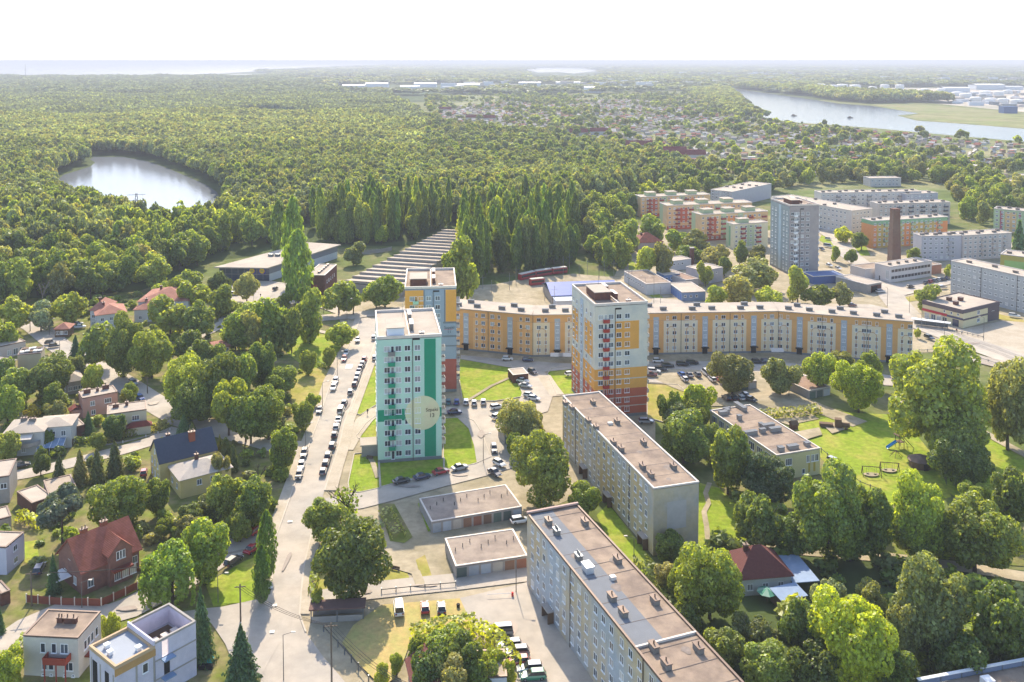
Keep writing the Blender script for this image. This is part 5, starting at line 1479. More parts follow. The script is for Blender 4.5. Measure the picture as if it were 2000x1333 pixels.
# houses hidden by the leafy trees at the bottom
loc, rz, Wd, D = rect((815, 1345), (900, 1330), 5, depth=10)
t = thing("house", loc, rz, "house with brown tiled roof hidden by the leafy trees at the bottom", "house", "houses")
MB().box(0, Wd, 0, D, 0, 3.2).build("wall", wh, t); MB().gable(0, Wd, 0, D, 3.203, 5.6, 'y', 0.5).build("roof", mat("brown_red_tile", "#6f3f38"), t)
t, f, Wd, D = simple_house("grey flat extension beside the parked cars at the bottom", (925, 1325), (990, 1322), 4, depth=7, wall=whit, roof=mat("tan_felt", "#a1917e"), wins=[("front", 0.4, 1.4, 1.2, 1.2, 2)])
# tanks, halls and sheds of the far works
tankw = mat("tank_white", "#d6d4cf", vary=0.04, rough=0.5)
def tank(px, py, r, hh, dome, label):
    p = G(px, py)
    t = thing("storage_tank", Vector((p.x, p.y, 0)), 0, label, "storage tank", "white storage tanks beyond the river")
    n = 20
    MB().tube((0, 0, 0), (0, 0, hh), r, r, n).build("shell", tankw, t)
    m2 = MB()
    rings = [(r * math.cos(k * math.pi / 8), hh + 0.02 + dome * math.sin(k * math.pi / 8)) for k in range(4)] + [(0.01, hh + dome)]
    vs = [(a_ * math.cos(2 * math.pi * i / n), a_ * math.sin(2 * math.pi * i / n), z) for a_, z in rings for i in range(n)]
    m2.add(vs, [(k * n + i, k * n + (i + 1) % n, (k + 1) * n + (i + 1) % n, (k + 1) * n + i) for k in range(4) for i in range(n)])
    m2.build("dome_roof", tankw, t)
tk = [(1600, 175, 34, 22), (1625, 176.5, 32, 20), (1645, 174.5, 32, 20), (1670, 176, 32, 20), (1662, 181, 22, 15), (1692, 181, 20, 13), (1704, 177.5, 22, 15), (1728, 174, 26, 17), (1706, 186, 20, 13), (1728, 185, 20, 12), (1757, 174, 25, 17), (1745, 183, 22, 13), (1770, 187, 22, 13), (1792, 190, 24, 14), (1822, 192, 26, 14), (1846, 192, 26, 14), (1870, 188, 26, 13), (1886, 192, 26, 14), (1806, 181, 22, 13), (1838, 181, 22, 13), (1924, 186, 26, 13), (1950, 187, 24, 13), (1968, 184, 22, 13), (1905, 199, 22, 12), (1935, 201, 22, 12), (1958, 202, 20, 12), (1984, 204, 22, 12)]
for i, (a_, b_, r_, hh) in enumerate(sorted(tk)):
    tank(a_, b_, r_ * 0.62, hh * 0.8, 3.0, f"white domed storage tank, {ordinal(i)} from the left beyond the river")
wh_far = mat("far_white_hall", "#cfd0d3", vary=0.05)
for i, (a_, b_, w, hh) in enumerate(((640, 176, 60, 12), (690, 174, 70, 16), (735, 171, 70, 18), (800, 175, 60, 14), (830, 171, 70, 18), (915, 174, 70, 20), (1035, 170, 70, 20), (1110, 169, 75, 20), (1160, 182, 60, 22), (1870, 181, 80, 18), (1935, 176, 90, 22), (1980, 176, 60, 14), (1830, 154, 60, 18), (1920, 152, 60, 18), (1960, 152, 60, 18), (1850, 160, 110, 10))):
    p = G(a_, b_)
    k = mpp(p)
    t = thing("warehouse", Vector((p.x, p.y, 0)), 0, f"pale distant hall on the skyline, {ordinal(i)} of the far works from the left" if a_ < 1700 else f"pale works hall beyond the storage tanks, {ordinal(i - 9)} in the list from the front left", "warehouse", "distant works halls")
    wpx = w * 0.62 * k
    MB().box(-wpx / 2, wpx / 2, 0, wpx * 0.6, 0, hh * 0.8).build("wall", wh_far, t)
    MB().gable(-wpx / 2, wpx / 2, 0, wpx * 0.6, hh * 0.8, hh * 0.95, 'x', 1.0, 0.3).build("roof", tankw, t)
p = G(1974, 222)
t = thing("blue_hall", Vector((p.x, p.y, 0)), 0, "dark blue cubic hall beside the reed bed", "hall")
MB().box(-13.5, 13.5, 0, 20, 0, 13).build("wall", mat("dark_blue_sheet", "#3d5a86", vary=0.06), t); MB().box(-13.8, 13.8, -0.4, 20.4, 13, 13.6).build("roof", mat("dark_blue_sheet", "#3d5a86"), t)
# ------------------------------------------------------------------ trees
LM = dict(
    dark=leaf_mat("leaf_dark", "#5f7434", "#838f42", 0.52, 0.2, 0.012),
    mid=leaf_mat("leaf_mid", "#708438", "#98a24a", 0.53, 0.22, 0.012),
    light=leaf_mat("leaf_light", "#7f9338", "#a6ae48", 0.53, 0.2, 0.01),
    bright=leaf_mat("leaf_bright", "#98aa30", "#b4ba3a", 0.56, 0.1, 0.008),
    olive=leaf_mat("leaf_olive", "#7c8549", "#a3a266", 0.5),
    flower=leaf_mat("leaf_flowering", "#4d6a30", "#a3a884", 0.4),
    gold=leaf_mat("leaf_gold", "#b39a1c", "#c8b02a", 0.5, 0.1),
    conifer=leaf_mat("needle", "#42603a", "#5f7a45", 0.3),
    thuja=leaf_mat("thuja_scale", "#52652f", "#878040", 0.3),
    poplarl=leaf_mat("leaf_poplar_light", "#7b9238", "#a3b046", 0.52),
    poplar=leaf_mat("leaf_poplar", "#557032", "#80943f", 0.48),
    willow=leaf_mat("leaf_willow", "#7c9838", "#9aaf49", 0.5),
    forest=leaf_mat("leaf_forest", "#6d7a4a", "#949c68", 0.42, 0.30, 0.015, 0.22),
    pine=leaf_mat("needle_pine", "#66725a", "#818a70", 0.4, 0.3, 0.02, 0.2),
)
M_bark = mat("bark", "#4f4438", vary=0.25, scale=1.5)
M_barkpale = mat("pale_bark", "#857a6c", vary=0.2, scale=1.5)
nr = np.random.default_rng(5)
def _unit(n):
    v = nr.normal(size=(n, 3))
    return v / np.linalg.norm(v, axis=1, keepdims=True)
def quads(P, N_, size, aspect=1.0, jit=0.35, up=None):
    """leaf clusters: one small bent quad per point"""
    n = len(P)
    N_ = N_ + nr.normal(size=(n, 3)) * jit
    N_ /= np.linalg.norm(N_, axis=1, keepdims=True)
    ref = _unit(n) if up is None else np.tile(np.array(up, float), (n, 1)) + nr.normal(size=(n, 3)) * 0.25
    T = np.cross(N_, ref); T /= np.linalg.norm(T, axis=1, keepdims=True) + 1e-9
    B = np.cross(N_, T)
    s = (size * (0.6 + 0.8 * nr.random(n)))[:, None]
    a, b = T * s * 0.5, B * s * 0.5 * aspect
    k1, k2 = (0.75 + 0.5 * nr.random((n, 1))), (0.75 + 0.5 * nr.random((n, 1)))
    V = np.empty((n, 4, 3))
    V[:, 0] = P - a * k1 - b * k2
    V[:, 1] = P + a * k2 - b * k1
    V[:, 2] = P + a * k1 + b * k1 - N_ * s * 0.15
    V[:, 3] = P - a * k2 + b * k2 - N_ * s * 0.1
    return V.reshape(-1, 3)
def quad_mesh(name, V, material, extra=None):
    me = bpy.data.meshes.new(name)
    n = len(V) // 4
    vs = V
    nf = n
    me.vertices.add(len(vs))
    me.vertices.foreach_set("co", vs.astype(np.float32).ravel())
    me.loops.add(4 * n)
    me.loops.foreach_set("vertex_index", np.arange(4 * n, dtype=np.int32))
    me.polygons.add(n)
    me.polygons.foreach_set("loop_start", np.arange(n, dtype=np.int32) * 4)
    me.polygons.foreach_set("loop_total", np.full(n, 4, dtype=np.int32))
    at = me.attributes.new("tint", 'FLOAT', 'FACE')
    at.data.foreach_set("value", np.clip(nr.normal(1.0, 0.26, n), 0.5, 1.8).astype(np.float32))
    me.materials.append(material)
    me.update(calc_edges=True)
    return me
def lobes_crown(n_leaf, size, nl=26, c=(0, 0, 0.60), rad=(0.36, 0.36, 0.29), lr=(0.13, 0.20), jit=0.6, inner=0.12, low=0.25, bend=0.25):
    """points over many overlapping lobes (a broccoli-like crown), uneven outline"""
    d = _unit(nl * 3)
    d = d[d[:, 2] > -low * 2.2][:nl]
    C = np.array(c) + d * np.array(rad) * (0.55 + 0.55 * nr.random((len(d), 1)))
    C = np.vstack([C, [[c[0], c[1], c[2]]]])
    r = lr[0] + (lr[1] - lr[0]) * nr.random(len(C))
    r[-1] = min(rad) * 0.8
    w = r ** 2
    idx = nr.choice(len(C), size=n_leaf * 3, p=w / w.sum())
    N_ = _unit(len(idx))
    k = 1 - 0.35 * nr.random((len(idx), 1)) ** 3
    P = C[idx] + N_ * r[idx][:, None] * k
    # drop what is buried in other lobes
    keep = np.ones(len(P), bool)
    for j in range(len(C)):
        dd = np.linalg.norm(P - C[j], axis=1)
        keep &= ~((dd < r[j] * 0.72) & (idx != j))
    inside = np.where(~keep)[0]
    P2 = np.vstack([P[keep][:n_leaf], P[inside[: int(n_leaf * inner)]]])
    N2 = np.vstack([N_[keep][:n_leaf], N_[inside[: int(n_leaf * inner)]]])
    N2 = N2 + np.array([0, 0, bend])
    return quads(P2, N2, size, 1.0, jit)
def poplar_crown(n, size, wobble=0.12):
    z = nr.random(n * 2) ** 0.9
    prof = np.interp(z, [0, 0.08, 0.35, 0.7, 0.92, 1.0], [0.25, 0.7, 1.0, 0.85, 0.45, 0.1])
    th = nr.random(len(z)) * 2 * np.pi
    st = 1 + wobble * np.sin(th * 5 + z * 9) + wobble * np.sin(th * 3 - z * 17) + 0.12 * np.sin(z * 60 + th * 2)
    rr = 0.46 * prof * st * (1 - 0.4 * nr.random(len(z)) ** 2)
    P = np.stack([rr * np.cos(th), rr * np.sin(th), 0.06 + 0.94 * z], 1)[:n]
    N_ = np.stack([np.cos(th), np.sin(th), 0.25 + 0 * th], 1)[:n]
    return quads(P, N_, size, 1.0, 0.6)
def cone_crown(n, size, base=0.05, layers=13, droop=0.35, power=0.9):
    z = 1 - nr.random(n) ** 0.62
    lay = np.floor(z * layers) / layers
    frac = (z - lay) * layers
    prof = (1 - z) ** power
    th = nr.random(n) * 2 * np.pi
    nb = 9
    spoke = 0.78 + 0.22 * np.cos(th * nb + lay * 40)
    rr = 0.5 * prof * spoke * (0.45 + 0.6 * nr.random(n) ** 0.5) * (1.08 - 0.35 * frac)
    P = np.stack([rr * np.cos(th), rr * np.sin(th), base + (1 - base) * z - droop * rr * 0.25], 1)
    N_ = np.stack([np.cos(th) * 0.6, np.sin(th) * 0.6, 0.8 + 0 * th], 1)
    return quads(P, N_, size, 0.7, 0.4)
def willow_crown(n, size):
    A = lobes_crown(n // 2, size, 18, (0, 0, 0.68), (0.34, 0.34, 0.22), (0.12, 0.18))
    m = n // 2
    ns = 70
    th = nr.random(ns) * 2 * np.pi
    r0 = 0.24 + 0.24 * nr.random(ns)
    ln = 0.25 + 0.4 * nr.random(ns)
    k = nr.integers(0, ns, m)
    tt = nr.random(m)
    rad = r0[k] + 0.05 * np.sin(tt * 3)
    P = np.stack([rad * np.cos(th[k]) + nr.normal(size=m) * 0.012, rad * np.sin(th[k]) + nr.normal(size=m) * 0.012, 0.72 - ln[k] * tt], 1)
    N_ = np.stack([np.cos(th[k]), np.sin(th[k]), 0 * tt], 1)
    return np.vstack([A, quads(P, N_, size * 0.8, 1.8, 0.3, up=(1, 0, 0))])
def trunk_mesh(h=0.45, r=0.022, limbs=5, m=None, spread=0.28, top=0.75):
    mb = MB()
    mb.tube((0, 0, -0.01), (0.01, 0, h * 0.5), r * 1.25, r, 7).tube((0.01, 0, h * 0.5), (0, 0.01, h), r, r * 0.75, 7)
    for i in range(limbs):
        a = 2 * math.pi * i / limbs + rnd.random()
        q = spread * (0.6 + 0.5 * rnd.random())
        mb.tube((0, 0.01, h * (0.75 + 0.05 * i)), (q * math.cos(a), q * math.sin(a), top * (0.85 + 0.2 * rnd.random())), r * 0.55, r * 0.18, 5)
    return mb.mesh("trunk", [m or M_bark])
PROTO = {}
def proto(kind, lod):
    k = (kind, lod)
    if k in PROTO:
        return PROTO[k]
    n, sz = {9: (12000, 0.0245), 0: (6500, 0.034), 1: (2600, 0.05), 2: (700, 0.09), 3: (230, 0.15)}[lod]
    out = []
    nv = 3 if lod == 3 else 4
    for i in range(nv):
        if kind in ("poplar",):
            V = poplar_crown(int(n * 0.75), sz * 1.0)
            t_ = trunk_mesh(0.3, 0.016, 0)
        elif kind in ("conifer",):
            V = cone_crown(n, sz * 1.15)
            t_ = trunk_mesh(0.6, 0.02, 0)
        elif kind == "thuja":
            V = poplar_crown(n, sz * 1.1, 0.06) if i % 2 else cone_crown(n, sz * 1.2, 0.0, 30, 0.1, 0.7)
            t_ = trunk_mesh(0.2, 0.03, 0)
        elif kind == "willow":
            V = willow_crown(n, sz)
            t_ = trunk_mesh(0.45, 0.03, 5)
        elif kind == "pine":
            V = lobes_crown(n, sz, 16, (0, 0, 0.68), (0.34, 0.34, 0.22), (0.10, 0.17), low=0.1)
            t_ = trunk_mesh(0.6, 0.018, 5)
        elif kind == "shrub":
            V = lobes_crown(n // 2, sz * 1.4, 14, (0, 0, 0.40), (0.36, 0.36, 0.40), (0.14, 0.22), low=0.5)
            t_ = trunk_mesh(0.3, 0.02, 4, None, 0.2, 0.5)
        elif kind == "forest":
            V = lobes_crown(n, sz, 18, (0, 0, 0.66), (0.36, 0.36, 0.27), (0.14, 0.21), inner=0.05)
            t_ = None
        else:
            V = lobes_crown(n, sz, {9: 60, 0: 38}.get(lod, 26), (0.03 * (i - 1.5), 0.02 * (i % 2), 0.53 + 0.03 * (i % 2)), (0.30 + 0.05 * (i % 3), 0.40 - 0.04 * (i % 3), 0.35 + 0.03 * (i % 2)), {9: (0.055, 0.17), 0: (0.075, 0.19)}.get(lod, (0.10, 0.20)), low=0.6)
            t_ = trunk_mesh(0.35 + 0.04 * i, 0.022, 5)
        out.append((V, t_))
    PROTO[k] = out
    return out
CROWN = {}
def crown_mesh(shape, leaf, lod, i):
    k = (shape, leaf, lod, i)
    if k not in CROWN:
        CROWN[k] = quad_mesh("crown", proto(shape, lod)[i][0], LM[leaf])
    return CROWN[k]
TREES = []
SHAPE = dict(dark="broad", mid="broad", light="broad", bright="broad", olive="broad", flower="broad", gold="shrub", conifer="conifer", thuja="thuja", poplar="poplar", poplarl="poplar", willow="willow", pine="pine")
ADJ = dict(dark="dark green", mid="green", light="light green", bright="bright yellow-green", olive="olive green", flower="pale flowering", gold="golden yellow", conifer="dark spruce", thuja="conical thuja", poplar="tall dark poplar", poplarl="pale green poplar", willow="weeping willow", pine="olive pine")
NAME = dict(conifer="spruce_tree", thuja="thuja_tree", poplar="poplar_tree", poplarl="poplar_tree", willow="willow_tree", pine="pine_tree")
def add_tree(kind, p, height, width, zone, shrub=False):
    TREES.append(dict(kind=kind, p=p, h=height, w=width, zone=zone, shrub=shrub))
def T(zone, *rows):
    """rows of (kind, centre x, top y, base y, crown width) in photo pixels"""
    for row in rows:
        kind, cx, top, base, w = row[:5]
        p = G(cx, base)
        m = mpp(p)
        hgt = (base - top) * m * 1.02
        add_tree(kind, p, hgt, w * m, zone, len(row) > 5 or hgt < 3.2)
def in_poly(x, y, poly):
    c = False
    n = len(poly)
    j = n - 1
    for i in range(n):
        xi, yi = poly[i]
        xj, yj = poly[j]
        if (yi > y) != (yj > y) and x < (xj - xi) * (y - yi) / (yj - yi) + xi:
            c = not c
        j = i
    return c
def fill(poly, spacing, seed, avoid=()):
    """jittered places inside a ground outline given in photo pixels"""
    rg = random.Random(seed)
    W3 = [G(a, b) for a, b in poly]
    x0, x1 = min(p.x for p in W3), max(p.x for p in W3)
    y0, y1 = min(p.y for p in W3), max(p.y for p in W3)
    wp = [(p.x, p.y) for p in W3]
    av = [[(G(a, b).x, G(a, b).y) for a, b in q] for q in avoid]
    out = []
    y = y0
    r = 0
    while y < y1:
        x = x0 + (spacing / 2 if r % 2 else 0)
        while x < x1:
            qx, qy = x + rg.uniform(-0.42, 0.42) * spacing, y + rg.uniform(-0.42, 0.42) * spacing
            if in_poly(qx, qy, wp) and not any(in_poly(qx, qy, q) for q in av):
                out.append(Vector((qx, qy, 0)))
            x += spacing
        y += spacing * 0.87
        r += 1
    return out
MASS = []
def grove(zone, poly, spacing, kinds, hr, wr, seed, avoid=(), mass=False):
    rg = random.Random(seed + 100)
    for p in fill(poly, spacing, seed, avoid):
        k = rg.choice(kinds)
        if mass:
            MASS.append((k, p, rg.uniform(*hr), rg.uniform(*wr)))
            continue
        add_tree(k, p, rg.uniform(*hr) * (1.1 if k in ("poplar", "poplarl") else 1), rg.uniform(*wr) * (0.55 if k in ("poplar", "poplarl", "thuja", "conifer") else 1), zone)

T("around the kindergarten and its lawn",
  ("mid", 1421, 833, 966, 92), ("flower", 1497, 893, 990, 112), ("dark", 1486, 955, 1078, 108), ("mid", 1616, 915, 1096, 152), ("mid", 1702, 950, 1092, 92), ("light", 1789, 933, 1092, 116),
  ("mid", 1904, 968, 1120, 155), ("mid", 1968, 916, 1040, 95), ("mid", 1832, 676, 888, 200), ("mid", 1870, 800, 930, 130), ("dark", 1880, 850, 960, 110), ("olive", 1968, 694, 880, 125), ("dark", 1790, 1000, 1098, 90), ("mid", 1548, 1010, 1090, 90),
  ("dark", 1660, 1020, 1098, 90), ("light", 1905, 940, 1000, 60))
T("in the car park before the bent block",
  ("olive", 1430, 683, 772, 84), ("olive", 1524, 696, 772, 74), ("light", 1598, 684, 766, 62), ("olive", 1640, 680, 748, 56), ("light", 1690, 682, 762, 66), ("bright", 1677, 700, 806, 92))
T("between the orange tower and the kindergarten",
  ("bright", 1366, 744, 832, 74), ("light", 1312, 757, 838, 52), ("dark", 1335, 798, 905, 118), ("flower", 1328, 790, 860, 60), ("dark", 1390, 830, 905, 60), ("mid", 1358, 780, 850, 50))
T("behind the nearest block on the right",
  ("bright", 1664, 1150, 1352, 168), ("olive", 1815, 1093, 1292, 158), ("mid", 1945, 1145, 1318, 138), ("olive", 1480, 1195, 1285, 98), ("mid", 1560, 1172, 1295, 92), ("mid", 1500, 1260, 1356, 112), ("flower", 1615, 1128, 1212, 64),
  ("olive", 1705, 1127, 1215, 74), ("olive", 1758, 1180, 1310, 84), ("light", 1386, 1058, 1210, 138), ("olive", 1302, 1100, 1155, 62), ("dark", 1305, 1040, 1098, 74), ("dark", 1345, 1170, 1240, 70), ("dark", 1420, 1230, 1310, 90),
  ("dark", 1590, 1250, 1350, 100), ("mid", 1740, 1260, 1370, 110), ("dark", 1870, 1230, 1345, 110), ("mid", 1990, 1190, 1330, 90), ("mid", 1330, 1090, 1180, 60))
T("between the ochre blocks and the towers",
  ("mid", 1053, 850, 992, 138), ("olive", 1018, 776, 862, 94), ("light", 1140, 945, 1012, 76), ("olive", 1045, 820, 880, 50), ("light", 1008, 845, 895, 40))
T("along the near right side of the main street",
  ("dark", 683, 1016, 1168, 146), ("mid", 632, 980, 1066, 88), ("light", 618, 1150, 1198, 30))
T("in the gardens at the bottom left",
  ("conifer", 394, 1146, 1294, 64), ("conifer", 472, 1218, 1345, 88), ("willow", 336, 1062, 1182, 122), ("light", 405, 1018, 1142, 108), ("light", 320, 1012, 1052, 38), ("light", 230, 928, 1040, 124), ("mid", 310, 936, 1012, 56),
  ("pine", 122, 955, 1062, 116), ("conifer", 105, 1080, 1160, 34), ("bright", 217, 1190, 1250, 40), ("light", 258, 1212, 1255, 40), ("bright", 15, 1270, 1345, 70), ("olive", 420, 960, 1020, 70), ("mid", 440, 930, 1030, 80), ("mid", 500, 935, 1035, 90),
  ("dark", 375, 985, 1040, 60), ("olive", 372, 1010, 1060, 60), ("conifer", 0, 1185, 1240, 26), ("poplar", 522, 998, 1135, 40), ("poplar", 512, 1065, 1182, 36), ("mid", 470, 990, 1060, 60), ("dark", 470, 1290, 1345, 50), ("olive", 432, 880, 950, 34))
T("beside the yellow house and the shaded street",
  ("thuja", 116, 888, 948, 34), ("thuja", 157, 878, 948, 40), ("thuja", 190, 876, 944, 38), ("thuja", 225, 862, 930, 44), ("conifer", 359, 810, 856, 40), ("thuja", 376, 824, 858, 26), ("thuja", 430, 850, 908, 22), ("thuja", 442, 856, 918, 20), ("thuja", 457, 868, 922, 24),
  ("gold", 64, 789, 816, 34), ("thuja", 92, 792, 822, 14), ("conifer", 173, 803, 850, 32), ("dark", 226, 812, 862, 50), ("light", 192, 845, 880, 36), ("mid", 95, 840, 880, 30), ("olive", 110, 778, 822, 40), ("light", 185, 705, 775, 44), ("light", 110, 740, 800, 60),
  ("mid", 10, 845, 910, 60), ("dark", 80, 870, 930, 40), ("mid", 250, 745, 790, 40), ("dark", 325, 852, 880, 30))
T("in the park left of the main street",
  ("mid", 187, 632, 722, 76), ("dark", 242, 620, 738, 86), ("light", 297, 632, 740, 86), ("mid", 333, 582, 660, 84), ("dark", 388, 588, 662, 74), ("mid", 367, 644, 704, 58), ("light", 400, 660, 724, 72), ("light", 365, 690, 806, 116), ("dark", 430, 684, 816, 96),
  ("mid", 465, 680, 795, 76), ("mid", 460, 614, 684, 64), ("olive", 492, 610, 684, 54), ("dark", 512, 670, 766, 66), ("mid", 548, 716, 775, 68), ("mid", 525, 756, 860, 92), ("dark", 480, 760, 865, 76), ("light", 447, 736, 852, 78), ("light", 490, 760, 868, 80), ("dark", 375, 740, 836, 90),
  ("light", 556, 836, 924, 66), ("light", 603, 686, 734, 40), ("mid", 643, 680, 718, 30), ("light", 668, 628, 678, 66), ("light", 611, 766, 798, 30), ("mid", 590, 784, 842, 48), ("mid", 605, 574, 672, 62), ("mid", 535, 588, 684, 80), ("dark", 570, 600, 690, 50), ("light", 480, 590, 640, 60),
  ("mid", 430, 560, 622, 56), ("light", 385, 548, 612, 66), ("olive", 150, 690, 745, 40), ("dark", 100, 688, 780, 96), ("conifer", 148, 655, 700, 30), ("mid", 40, 720, 790, 76), ("light", 15, 745, 830, 70), ("mid", 5, 700, 760, 50), ("light", 25, 580, 650, 70), ("light", 5, 620, 690, 60), ("flower", 80, 592, 648, 60), ("light", 135, 570, 635, 70), ("bright", 480, 640, 668, 40), ("light", 455, 730, 800, 60))
T("around the supermarket and the hall",
  ("poplar", 574, 388, 560, 46), ("poplar", 582, 452, 595, 62), ("poplar", 545, 395, 500, 36), ("olive", 690, 475, 518, 50), ("mid", 662, 548, 614, 72), ("mid", 690, 555, 615, 50), ("mid", 752, 536, 600, 72), ("mid", 735, 545, 602, 50), ("bright", 745, 440, 478, 28), ("olive", 482, 530, 590, 52), ("dark", 430, 528, 580, 48), ("mid", 300, 503, 565, 66), ("mid", 370, 525, 580, 60),
  ("light", 348, 545, 600, 50), ("light", 545, 575, 610, 50), ("light", 318, 550, 590, 46), ("bright", 450, 585, 612, 50))
T("near the workshops and the bent block's rear",
  ("light", 1262, 480, 540, 60), ("olive", 1295, 478, 545, 46), ("olive", 1400, 478, 524, 60), ("dark", 1445, 470, 522, 34), ("olive", 1480, 482, 528, 50), ("mid", 1378, 512, 560, 30), ("olive", 1470, 505, 568, 100), ("olive", 1440, 540, 600, 70), ("light", 1400, 555, 602, 60), ("mid", 1558, 518, 592, 56), ("mid", 1600, 555, 602, 60), ("olive", 1640, 552, 602, 50), ("mid", 1810, 560, 615, 56),
  ("light", 1350, 480, 515, 60), ("mid", 1330, 448, 495, 60), ("olive", 1360, 455, 505, 60), ("mid", 1275, 425, 478, 60), ("light", 1500, 560, 606, 56), ("bright", 1646, 440, 474, 42), ("mid", 1682, 453, 490, 40), ("mid", 1632, 480, 512, 24), ("mid", 1662, 486, 516, 26), ("light", 1783, 485, 512, 32), ("conifer", 1990, 430, 500, 40), ("light", 1850, 518, 545, 18), ("light", 1792, 640, 662, 14), ("dark", 1415, 500, 540, 40))
T("over the hidden house at the bottom",
  ("mid", 905, 1240, 1350, 90), ("dark", 845, 1258, 1365, 92), ("olive", 880, 1285, 1385, 90), ("mid", 940, 1280, 1372, 66), ("mid", 870, 1232, 1320, 100), ("mid", 818, 1240, 1312, 44), ("bright", 960, 1268, 1330, 60), ("bright", 990, 1290, 1345, 40), ("light", 775, 1276, 1320, 30), ("light", 745, 1295, 1345, 34))
# belts of trees, still told apart
grove("at the near edge of the big wood", [(-20, 545), (120, 505), (260, 520), (420, 490), (420, 505), (300, 560), (200, 590), (60, 600), (-20, 600)], 11.5, ["mid", "light", "olive", "dark", "mid"], (14, 19), (12, 15), 3, avoid=[[(160, 600), (260, 590), (260, 640), (160, 640)]])
grove("in the wood behind the supermarket", [(250, 470), (430, 445), (560, 450), (575, 470), (410, 500), (300, 520), (250, 520)], 11.5, ["mid", "light", "mid", "dark"], (17, 21), (10, 14), 4)
grove("in the poplar belt left of the saw-tooth hall", [(610, 440), (850, 425), (880, 440), (800, 474), (700, 484), (620, 480)], 8.0, ["poplar", "poplar", "poplarl", "mid", "poplar"], (13, 29), (8, 12.5), 5)
grove("in the poplar belt behind the bent block", [(900, 440), (1120, 430), (1130, 520), (1060, 532), (960, 545), (905, 565)], 8.2, ["poplar", "poplar", "poplar", "poplar", "poplarl", "dark"], (13, 29), (8, 12.5), 6)
T("in the poplar belt behind the bent block", ("light", 895, 474, 590, 74), ("light", 912, 500, 588, 50), ("bright", 1058, 418, 480, 34), ("bright", 965, 390, 470, 40))
grove("right of the poplar belt", [(1135, 470), (1200, 455), (1235, 470), (1230, 520), (1200, 532), (1150, 525)], 11, ["dark", "mid", "olive", "light"], (12, 18), (10, 13), 8)
grove("behind the coloured stepped rows", [(1130, 400), (1230, 392), (1500, 372), (1500, 385), (1420, 378), (1240, 415), (1225, 450), (1140, 460)], 13, ["dark", "mid", "mid", "light"], (11, 17), (11, 15), 9, mass=True)
grove("beyond the estate on the right", [(1500, 370), (1600, 362), (1850, 372), (1880, 430), (1930, 445), (2010, 405), (2010, 372), (1850, 345), (1600, 345)], 15, ["mid", "light", "olive", "dark", "conifer"], (11, 17), (11, 15), 10, avoid=[[(1590, 360), (1850, 360), (1850, 400), (1590, 400)]], mass=True)
# build them
zones = {}
for t_ in TREES:
    zones.setdefault((t_["zone"], t_["kind"], t_["shrub"]), []).append(t_)
trg = random.Random(11)
TRUNK = {}
for (zone, kind, shrub), lst in zones.items():
    lst.sort(key=lambda q: to_px(q["p"])[0])
    for i, q in enumerate(lst):
        shape = "shrub" if shrub and kind not in ("conifer", "thuja") else SHAPE[kind]
        dist = q["p"].length
        lod = 0 if dist < 330 else (1 if dist < 560 else 2)
        if lod == 0 and q["w"] > 12.5 and SHAPE[kind] == "broad" and not shrub:
            lod = 9
        if kind in ("thuja", "gold"):
            lod = max(lod, 1)
        vi = trg.randrange(4)
        what = ADJ[kind] + (" shrub" if shrub else ("" if kind in ("poplar", "poplarl", "willow", "pine") else " tree"))
        if kind == "conifer":
            what = "dark spruce tree"
        if kind == "willow":
            what = "weeping willow tree"
        lab = (f"the only {what} {zone}" if len(lst) == 1 else f"{ordinal(i)} {what} from the left {zone}")
        words_ = lab.split()
        nm = "shrub" if shrub else NAME.get(kind, "broadleaf_tree")
        t = thing(nm, q["p"], trg.uniform(0, 6.28), lab, "shrub" if shrub else "tree", ("shrubs " if shrub else "trees ") + zone)
        t.scale = (q["w"], q["w"], q["h"])
        put("crown", crown_mesh(shape, kind, lod, vi), t)
        tm = proto(shape, lod)[vi][1]
        if tm:
            put("trunk", tm, t)
from collections import Counter
print("TREES", len(TREES), Counter(NAME.get(q["kind"], "shrub" if q["shrub"] else "broadleaf") for q in TREES), Counter(q["zone"] for q in TREES))
# bare and pollarded trees
def bare_tree(px, top, base, label, m, leafy=0):
    p = G(px, base)
    k = mpp(p)
    h = (base - top) * k
    t = thing("bare_tree", p, 0, label, "tree")
    mb = MB()
    rg = random.Random(int(px))
    def br(p0, d, l, r, dep):
        p1 = p0 + d * l
        mb.tube(p0, p1, r, r * 0.6, 5)
        if dep:
            for _ in range(3):
                nd = (d + Vector((rg.uniform(-0.8, 0.8), rg.uniform(-0.8, 0.8), rg.uniform(-0.1, 0.5)))).normalized()
                br(p1, nd, l * rg.uniform(0.55, 0.75), r * 0.55, dep - 1)
    br(Vector((0, 0, 0)), Vector((0.03, 0, 1)).normalized(), h * 0.42, h * 0.03, 3)
    mb.build("trunk", m, t)
    if leafy:
        P = np.array([[rg.gauss(0, h * 0.1), rg.gauss(0, h * 0.1), rg.uniform(h * 0.25, h * 0.75)] for _ in range(leafy)])
        put("crown", quad_mesh("crown", quads(P, _unit(leafy), 0.5), LM["light"]), t)
bare_tree(678, 930, 1032, "half bare pollarded tree with dead crown beside the main street", M_bark, 350)
bare_tree(83, 548, 600, "dead white tree standing against the wood at the left", M_barkpale)
bare_tree(500, 905, 980, "thin bare leaning tree beside the yellow house", M_bark)
